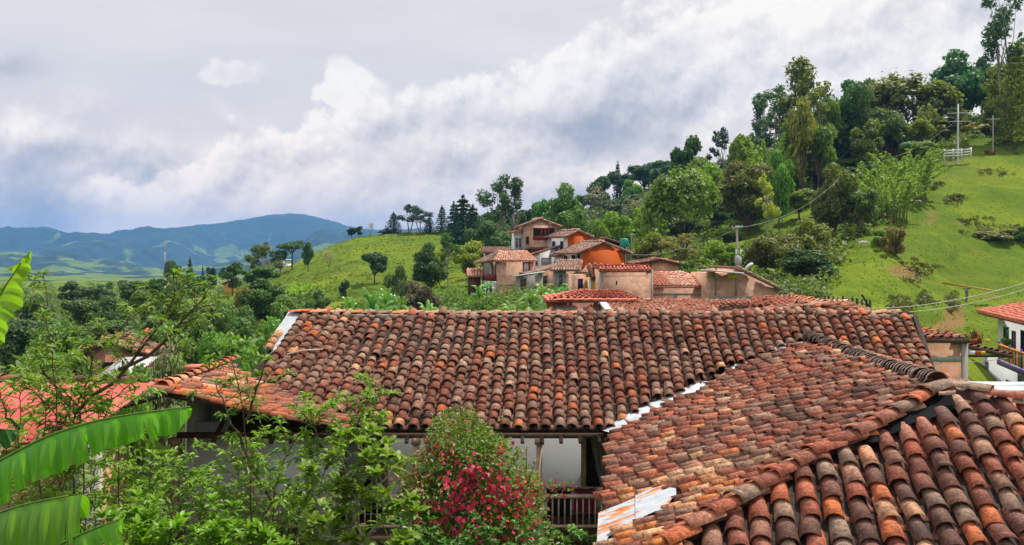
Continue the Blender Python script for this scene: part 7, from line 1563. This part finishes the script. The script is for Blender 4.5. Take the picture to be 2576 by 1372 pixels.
stem_plant('peach_tree', 'leafy young peach tree spreading over the red roof with narrow leaves', [[root(100, 9.5), (100, 1150, 9.5), (110, 1020, 9.5), (70, 965, 9.5)], [root(100, 9.5), (220, 1130, 9.7), (290, 1010, 9.7), (330, 965, 9.7)], [(220, 1130, 9.7), (200, 1020, 9.6), (150, 975, 9.6)], [root(300, 9.8), (300, 1170, 9.8), (300, 1080, 9.8), (262, 1010, 9.8)]], (.19, .32, .03), Ll=.125, Lw=.03, per=10, twig=(.2, .5), gap=.15, seed=304, start=.5, r=.03, cat='tree')
stem_plant('peach_tree', 'bushy peach tree with bright narrow leaves against the white gallery wall', [[root(560, 11), (575, 1290, 11), (600, 1215, 11), (650, 1120, 11)], [root(700, 11.2), (690, 1280, 11.2), (700, 1180, 11.2), (760, 1080, 11.2), (830, 1020, 11.2)], [(690, 1280, 11.2), (640, 1190, 11.1), (590, 1110, 11.1)], [root(800, 11.3), (800, 1260, 11.3), (820, 1150, 11.3), (900, 1060, 11.3), (925, 1000, 11.3)], [(820, 1150, 11.3), (790, 1080, 11.2), (760, 1040, 11.2)], [(900, 1060, 11.3), (975, 1020, 11.3), (992, 990, 11.3)], [(820, 1180, 11.3), (880, 1120, 11.2), (950, 1080, 11.2)]], PG2, Ll=.135, Lw=.034, per=14, twig=(.25, .6), gap=.115, seed=305, start=.5, r=.032, cat='tree')
stem_plant('peach_tree', 'lower peach tree of dense narrow leaves before the gallery posts', [[root(400, 10.5), (400, 1300, 10.5), (430, 1250, 10.5), (480, 1195, 10.5)], [root(500, 10.8), (510, 1320, 10.8), (490, 1270, 10.8), (520, 1220, 10.8)], [root(340, 10.4), (330, 1310, 10.4), (300, 1230, 10.4), (330, 1180, 10.4)], [root(640, 10.6), (650, 1320, 10.6), (690, 1260, 10.6), (700, 1215, 10.6)], [root(740, 10.9), (745, 1330, 10.9), (760, 1260, 10.9), (790, 1225, 10.9)]], PG2, Ll=.13, Lw=.034, per=13, twig=(.25, .6), gap=.12, seed=306, start=.55, r=.026, cat='tree')
stem_plant('peach_tree', 'narrow-leaved tree below the long banana leaf at the left', [[root(40, 10), (60, 1330, 10), (90, 1240, 10), (140, 1200, 10)], [root(200, 10.3), (210, 1330, 10.3), (230, 1230, 10.3), (250, 1170, 10.3)], [root(130, 10.5), (130, 1340, 10.5), (170, 1260, 10.5)], [root(290, 10), (280, 1340, 10), (250, 1270, 10)], [root(20, 11), (20, 1100, 11), (30, 1060, 11)], [root(60, 11), (80, 1130, 11), (60, 1080, 11)]], (.18, .32, .025), Ll=.13, Lw=.034, per=13, twig=(.25, .6), gap=.13, seed=307, start=.6, r=.026, cat='tree')
stem_plant('loquat_tree', 'tree with pale grey trunk and big glossy leaf rosettes, bottom centre left', [[root(866, 9.6), (868, 1372, 9.6), (882, 1250, 9.6), (862, 1165, 9.6), (850, 1120, 9.6)], [(868, 1340, 9.6), (930, 1250, 9.5), (985, 1180, 9.5)], [(882, 1250, 9.6), (935, 1190, 9.7), (900, 1110, 9.7)], [(868, 1372, 9.6), (800, 1280, 9.5), (780, 1200, 9.5)], [(868, 1372, 9.6), (950, 1330, 9.3), (1010, 1270, 9.3)], [(868, 1400, 9.6), (960, 1390, 9.2), (1030, 1340, 9.2)], [(868, 1372, 9.6), (810, 1350, 9.3), (790, 1310, 9.3)]], (.17, .27, .035), Ll=.185, Lw=.062, per=7, twig=(.16, .40), gap=.17, seed=308, start=.35, r=.045, cat='tree', bark=M_PALEBARK, droop=.22, up=.8, whorl=1, tipn=12)
stem_plant('bright_bush', 'vivid yellow-green broad-leaved bush along the bottom edge at the left', [[root(330, 8.2), (340, 1400, 8.2), (330, 1330, 8.2)], [root(420, 8.3), (420, 1420, 8.3), (430, 1330, 8.3)], [root(500, 8.2), (500, 1420, 8.2), (520, 1340, 8.2)], [root(600, 8.3), (590, 1420, 8.3), (610, 1345, 8.3)], [root(690, 8.4), (690, 1430, 8.4), (680, 1350, 8.4)], [root(380, 8.5), (380, 1400, 8.5), (380, 1300, 8.5)], [root(560, 8.6), (560, 1400, 8.6), (565, 1320, 8.6)]], (.17, .33, .025), Ll=.125, Lw=.042, per=12, twig=(.15, .4), gap=.07, seed=309, start=.72, r=.02, droop=.15, up=1.0, whorl=1, tipn=12)
stem_plant('citrus_bush', 'dark green small-leaved bush with tiny white flowers at the bottom centre', [[root(1040 + 70 * i, 10.2 + .2 * (i % 2)), (1040 + 68 * i, 1450, 10.2), (1035 + 70 * i, 1335 + 12 * (i % 3), 10.2)] for i in range(5)], (.08, .21, .03), Ll=.075, Lw=.03, per=16, twig=(.2, .5), gap=.07, seed=310, start=.66, r=.02, droop=.1)
stem_plant('vine_shrub', 'green leafy shrub climbing at the foot of the gallery railing beside the tin sheet', [[root(1430 + 36 * i, 12.6), (1430 + 34 * i, 1440, 12.6), (1425 + 34 * i, 1355 - 8 * (i % 2), 12.6)] for i in range(4)], (.10, .24, .03), Ll=.09, Lw=.035, per=14, twig=(.15, .4), gap=.08, seed=311, start=.7, r=.02)
stem_plant('peach_tree', 'tall leafy peach tree hiding the right part of the red roof', [[root(230, 11), (235, 1120, 11), (250, 1020, 11), (235, 960, 11)], [(235, 1150, 11), (180, 1060, 11), (150, 1010, 11)], [(240, 1100, 11), (300, 1040, 11), (350, 1000, 11)], [root(60, 10.6), (50, 1090, 10.6), (40, 1010, 10.6), (70, 950, 10.6)], [(50, 1090, 10.6), (10, 1030, 10.6), (0, 980, 10.6)]], (.19, .32, .03), Ll=.13, Lw=.03, per=12, twig=(.25, .6), gap=.12, seed=312, start=.5, r=.03, cat='tree')
stem_plant('peach_tree', 'airy peach tree with thin dark stems between the banana leaf and the gallery', [[root(450, 11.5), (450, 1250, 11.5), (470, 1220, 11.5), (455, 1165, 11.5)], [root(530, 11.6), (540, 1300, 11.6), (560, 1250, 11.6), (545, 1205, 11.6)], [root(380, 11.4), (370, 1280, 11.4), (385, 1200, 11.4), (380, 1140, 11.4)], [root(590, 11.2), (600, 1330, 11.2), (585, 1260, 11.2)], [root(720, 11.5), (720, 1330, 11.5), (735, 1275, 11.5), (730, 1235, 11.5)]], PG2, Ll=.13, Lw=.034, per=12, twig=(.25, .6), gap=.11, seed=313, start=.55, r=.024, cat='tree')
# bougainvillea
bo = empty('bougainvillea', (-.5, 13.2, -8.5), 'large bougainvillea bush with magenta flowers and reddish green leaves before the gallery', 'flowering bush')
rng = np.random.default_rng(320); DB = 13.2
LB = [(1150, 1100, 75, 60), (1175, 1160, 110, 80), (1105, 1190, 90, 70), (1240, 1200, 90, 80), (1180, 1260, 140, 90), (1080, 1270, 70, 70), (1280, 1290, 90, 80), (1200, 1350, 150, 90), (1300, 1370, 90, 90), (1110, 1360, 90, 80), (1210, 1130, 60, 50), (1240, 1440, 160, 100), (1150, 1470, 140, 100), (1060, 1230, 40, 40), (1325, 1250, 40, 45)]
lob = [((float(P(X, Y, DB)[0]), DB + rng.uniform(-.5, .3), float(P(X, Y, DB)[2])), (rx / FP * DB, .8, ry / FP * DB)) for X, Y, rx, ry in LB]
C, N, k_ = lobes_points(lob, 17000, rng, .72, .2); D_ = N + rng.normal(0, .7, C.shape); V, F, kk = leaf_blades(C, D_, np.full(len(C), .085), np.full(len(C), .045), rng, .2); lt = rng.normal(0, .12, len(lob))
mb = MB(); mb.add(V, F, np.clip(np.repeat(.45 + lt[k_] + rng.normal(0, .18, len(C)), kk), 0, 1)); o = mb.build('leaves', M_LEAFN, bo); o.color = (.15, .24, .035, 1)
C, N, k_ = lobes_points(lob, 5200, rng, .86, .2); s_ = fbm(C[:, 0] * 1.6 + 9, C[:, 2] * 1.6, 3, 88) > -.02; C, N = C[s_], N[s_]; V, F, kk = leaf_blades(C + N * .03, N + rng.normal(0, .7, C.shape), np.full(len(C), .07), np.full(len(C), .03), rng, .2); mb = MB(); mb.add(V, F, np.clip(np.repeat(rng.normal(.5, .2, len(C)), kk), 0, 1)); o = mb.build('young_leaves', M_LEAFN, bo); o.color = (.34, .14, .06, 1)
fl_ = []
for X, Y, r_, n in ((1200, 1155, 26, 60), (1185, 1185, 22, 60), (1165, 1215, 44, 110), (1235, 1175, 34, 80), (1262, 1200, 22, 60), (1310, 1215, 26, 60), (1330, 1240, 18, 36), (1150, 1260, 30, 60), (1200, 1270, 30, 60), (1225, 1290, 24, 60), (1270, 1330, 40, 110), (1300, 1350, 30, 60), (1215, 1345, 16, 50), (1120, 1230, 30, 40), (1290, 1400, 30, 60), (1180, 1390, 30, 60), (1330, 1290, 24, 50), (1150, 1130, 14, 22), (1350, 1340, 20, 40), (1070, 1270, 20, 20), (1245, 1240, 40, 60), (1360, 1290, 14, 30)):
    for _ in range(int(n * (.26 if Y > 1250 else .7))): fl_.append(P(X - 12 + rng.normal(0, r_ * .85), Y + rng.normal(0, r_ * 1.05), DB) + [0, -.62 - .3 * rng.random(), 0])
C = np.array(fl_)
# set each blossom on the bush surface facing the garden
best = np.full(len(C), 99.0)
for (c, r_) in lob:
    q = 1 - ((C[:, 0] - c[0]) / r_[0]) ** 2 - ((C[:, 2] - c[2]) / r_[2]) ** 2; yy = np.where(q > 0, c[1] - r_[1] * np.sqrt(np.maximum(q, 0)) * 1.06 - .03, 99); best = np.minimum(best, yy)
ok = best < 50; C = C[ok]; C[:, 1] = best[ok] + rng.normal(0, .04, ok.sum())
V, F = leaf_cards(C, np.tile([0, -1, .4], (len(C), 1)), .034, rng, .9, .7); mb = MB(); mb.add(V, F, np.clip(rng.normal(.5, .25, len(F)), 0, 1))
mf = leaf_material('bougainvillea_bracts', (.58, .04, .13), .35, .6, yellow=0); tag(mb.build('flowers', mf, bo), kind='stuff')
tb_ = MB(); SPR = []
for i in range(34):
    X = rng.uniform(1050, 1360); Y = 1160 + abs(X - 1190) * .75 + rng.uniform(-40, 40); a = P(X, Y, DB - .2); d_ = np.array([rng.uniform(-1, 1) + (X - 1190) / 150, rng.uniform(-.4, .2), rng.uniform(.2, 1.0)]); d_ /= np.linalg.norm(d_); L = rng.uniform(.4, .8); tb_.tube([a, a + d_ * L * .5, a + d_ * L - [0, 0, .1]], [.008, .006, .004], 4); SPR.append((a, d_, L))
tb_.tube([(-.5, 13.2, -8.6), (-.5, 13.2, -6.8), (-.6, 13.1, -5.2)], [.07, .06, .03], 6); tb_.tube([(-.5, 13.2, -8.6), (-.2, 13.2, -6.8), (.1, 13.1, -5.4)], [.06, .05, .03], 6); tb_.build('stems', M_TWIG, bo)
C = np.array([a + d_ * L * f + rng.normal(0, .03, 3) for a, d_, L in SPR for f in np.linspace(.1, 1, 16)]); N_ = rng.normal(0, 1, C.shape); V, F, kk = leaf_blades(C, N_ + [0, 0, .4], np.full(len(C), .08), np.full(len(C), .04), rng, .2); mb = MB(); mb.add(V, F, np.clip(np.repeat(rng.normal(.5, .2, len(C)), kk), 0, 1)); o = mb.build('spray_leaves', M_LEAFN, bo); o.color = (.20, .22, .04, 1)
C = np.array([a + d_ * L * f + rng.normal(0, .045, 3) for a, d_, L in SPR[::2] for f in np.linspace(.35, 1, 12)]); V, F = leaf_cards(C, rng.normal(0, 1, C.shape), .032, rng, .9, .7); mb = MB(); mb.add(V, F, np.clip(rng.normal(.5, .25, len(F)), 0, 1)); tag(mb.build('spray_flowers', mf, bo), kind='stuff')
# filler growth over the garden floor
rng = np.random.default_rng(330); n = 34000; X = rng.uniform(-120, 1500, n); d = rng.uniform(8.6, 14.5, n); x = (X - CX) / FP * d
top = -6.35 + fbm(x * .9, d * .9, 4, 61) * 1.6 + np.clip((300 - X) / 900, -.4, .6); z = top - rng.random(n) ** 1.6 * 1.3; Cg = np.stack([x, d, z], 1)
V, F, kk = leaf_blades(Cg, rng.normal(0, 1, (n, 3)) + [0, -.3, .4], np.full(n, .13), np.full(n, .045), rng, .25); mb = MB(); mb.add(V, F, np.clip(np.repeat(.45 + fbm(x * 1.5, d * 1.5, 3, 64) * .8 + rng.normal(0, .15, n), kk), 0, 1)); o = mb.build('garden_foliage', M_LEAFN, None); o.color = (.16, .28, .025, 1); tag(o, kind='stuff')

# ================================================================ banana plant at the left edge, its big leaves in the picture
def big_leaf(parent, rib, width, hang, label=None, seed=1, color=(.14, .42, .012), nseg=150, far=.5, slits=.15, hangfar=None, ribcol=None):
    """rib: 3-D midrib points; width(u): half blade width; hang(u): direction of the near half; ribbed and torn"""
    rng = np.random.default_rng(seed); rib = np.array(rib, float); k = np.linalg.norm(np.diff(rib, axis=0), axis=1); cum = np.concatenate([[0], np.cumsum(k)]); 
    u = np.linspace(0, cum[-1], nseg + 1); tt = u / cum[-1]
    # smooth curve through the rib points
    R = np.stack([np.interp(u, cum, rib[:, j]) for j in range(3)], 1); kr = np.ones(13) / 13
    R = np.stack([np.convolve(np.pad(R[:, j], 6, 'reflect', reflect_type='odd'), kr, 'valid') for j in range(3)], 1)
    mb = MB(); 
    for side, sc_ in ((0, 1.0), (1, far)):
        if sc_ <= 0: continue
        cut = rng.random(nseg) < slits; grp = np.cumsum(cut); ngr = grp[-1] + 1; tiltg = rng.normal(0, .10, ngr); leng = 1 + rng.normal(0, .06, ngr); m = 7; V = []; F = []; T_ = []
        for i in range(nseg):
            g = grp[i]
            for e in (0, 1):
                t = tt[i + e] - (.0014 if (e == 1 and i + 1 < nseg and grp[i + 1] != g) else 0); h = np.asarray(hang(t) if side == 0 else (hangfar(t) if hangfar else hang(t) * np.array([1, -1, 1])), float); w_ = width(t) * sc_ * leng[g]; tg = R[min(i + 1, nseg)] - R[max(i - 1, 0)]; tg /= np.linalg.norm(tg)
                for j in range(m + 1):
                    s = j / m; arch = np.array([0, -.10 if side == 0 else .10, .16]) * math.sin(s * math.pi * .75) * w_
                    rip = (.016 * math.sin(t * cum[-1] * 62.0) + .026 * math.sin(t * cum[-1] * 21 + s * 2)) * s * (1 if side == 0 else -1)
                    V.append(R[i + e] + h * w_ * s + tg * w_ * s * (.24 + tiltg[g] * s) + arch + np.array([0, -1, .3]) * rip)
            b = i * 2 * (m + 1)
            for j in range(m): F.append([b + j, b + j + 1, b + m + 1 + j + 1, b + m + 1 + j]); T_.append(.45 + .14 * math.sin(i * .9 + g) + tiltg[g] * .8 + (.30 if (j == m - 1 and rng.random() < .3) else 0) + (.55 if (j == m - 1 and rng.random() < .12) else 0))
        mb.add(V, F, np.clip(T_, 0, 1))
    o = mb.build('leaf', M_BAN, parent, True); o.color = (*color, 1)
    q = MB(); q.tube(R[::6] + np.array([0, 0, .006]), np.linspace(.016, .004, len(R[::6])), 6); q.build('midrib', M_RIB, o)
    if label: o['label'] = label
    return o
M_BAN = leaf_material('banana_leaf', rough=.36, trans=.42, spread=.45, yellow=.85); M_RIB = plain('banana_midrib', (.16, .24, .035), .45)
M_BAN.node_tree.nodes['Principled BSDF'].inputs['Specular IOR Level'].default_value = .30
bn = empty('banana_plant', tuple(P(-420, 1900, 6.0) * [1, 1, 0] + [0, 0, -8.5]), 'banana plant whose huge torn ribbed leaves reach in from the left edge', 'banana plant')
hg = lambda t: np.array([.16, -.42, -.90]) / 1.0
w1 = lambda t: .30 * min(1, (1 - t) * 14 + .25) * (.94 + .06 * math.sin(t * 3))
big_leaf(bn, [P(-330, 1420, 6.6), P(-120, 1240, 6.2), P(0, 1160, 5.8), P(120, 1098, 5.6), P(240, 1060, 5.4), P(360, 1040, 5.2), P(478, 1026, 5.1)], lambda t: .34 * (1 - .55 * max(0, (t - .45) / .55) ** 1.2) * min(1, (1 - t) * 30 + .3), hg, 'longest banana leaf, arching to the right above the brick wall', 331)
big_leaf(bn, [P(-330, 1560, 6.4), P(-150, 1380, 5.6), P(0, 1288, 5.2), P(110, 1260, 5.0), P(208, 1244, 4.9)], lambda t: .34 * min(1, (1 - t) * 30 + .55), lambda t: np.array([.05, -.36, -.92]), 'blunt banana leaf at the bottom left corner', 332, (.16, .36, .02), 100)
big_leaf(bn, [P(-100, 1620, 5.4), P(60, 1430, 5.0), P(150, 1372, 4.8), P(230, 1335, 4.7), P(302, 1309, 4.6)], lambda t: .26 * min(1, (1 - t) * 22 + .2) * (1 - .3 * t), lambda t: np.array([.25, -.36, -.88]), 'lowest banana leaf tip at the bottom edge', 333, (.15, .38, .02), 90)
# upright leaf lit from behind
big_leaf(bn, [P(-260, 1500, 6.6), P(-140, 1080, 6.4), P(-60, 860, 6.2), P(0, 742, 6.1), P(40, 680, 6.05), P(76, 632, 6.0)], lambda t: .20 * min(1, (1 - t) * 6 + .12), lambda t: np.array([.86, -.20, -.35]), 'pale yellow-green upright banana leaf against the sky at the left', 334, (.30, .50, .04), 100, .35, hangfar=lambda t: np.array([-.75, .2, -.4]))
big_leaf(bn, [P(-200, 1250, 6.6), P(-90, 960, 6.5), P(-30, 830, 6.4), P(8, 778, 6.4)], lambda t: .17 * min(1, (1 - t) * 8 + .2), lambda t: np.array([.45, -.10, -.85]), 'small drooping banana leaf under the upright one', 335, (.15, .36, .03), 60, .3)
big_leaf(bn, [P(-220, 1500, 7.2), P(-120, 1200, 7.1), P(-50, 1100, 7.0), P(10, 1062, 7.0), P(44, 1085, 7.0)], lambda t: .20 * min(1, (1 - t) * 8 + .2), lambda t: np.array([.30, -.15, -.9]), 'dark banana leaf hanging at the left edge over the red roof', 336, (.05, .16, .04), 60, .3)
mb = MB(); b0 = np.array([P(-420, 1900, 6.0)[0], 6.0, -8.6]); mb.tube([b0, b0 + [.05, .1, 2.5], P(-330, 1500, 6.5)], [.2, .16, .08], 9); mb.build('stem', plain('banana_stem', (.16, .17, .06), .6), bn)

# ================================================================ haze
hz = bpy.data.materials.new('valley_haze'); hz.use_nodes = True; T = NT(hz.node_tree); T.n.clear(); o_ = T.new('ShaderNodeOutputMaterial'); v_ = T.new('ShaderNodeVolumePrincipled'); T.l.new(v_.outputs[0], o_.inputs['Volume'])
v_.inputs['Color'].default_value = (.19, .48, 1.0, 1); v_.inputs['Density'].default_value = 1.3e-4; v_.inputs['Anisotropy'].default_value = 0.0
mb = MB(); mb.box((-9600, -9600, -420), (19200, 0, 0), (0, 19200, 0), (0, 0, 800)); hb = mb.build('haze', hz, None); tag(hb, kind='stuff'); hb.display_type = 'WIRE'
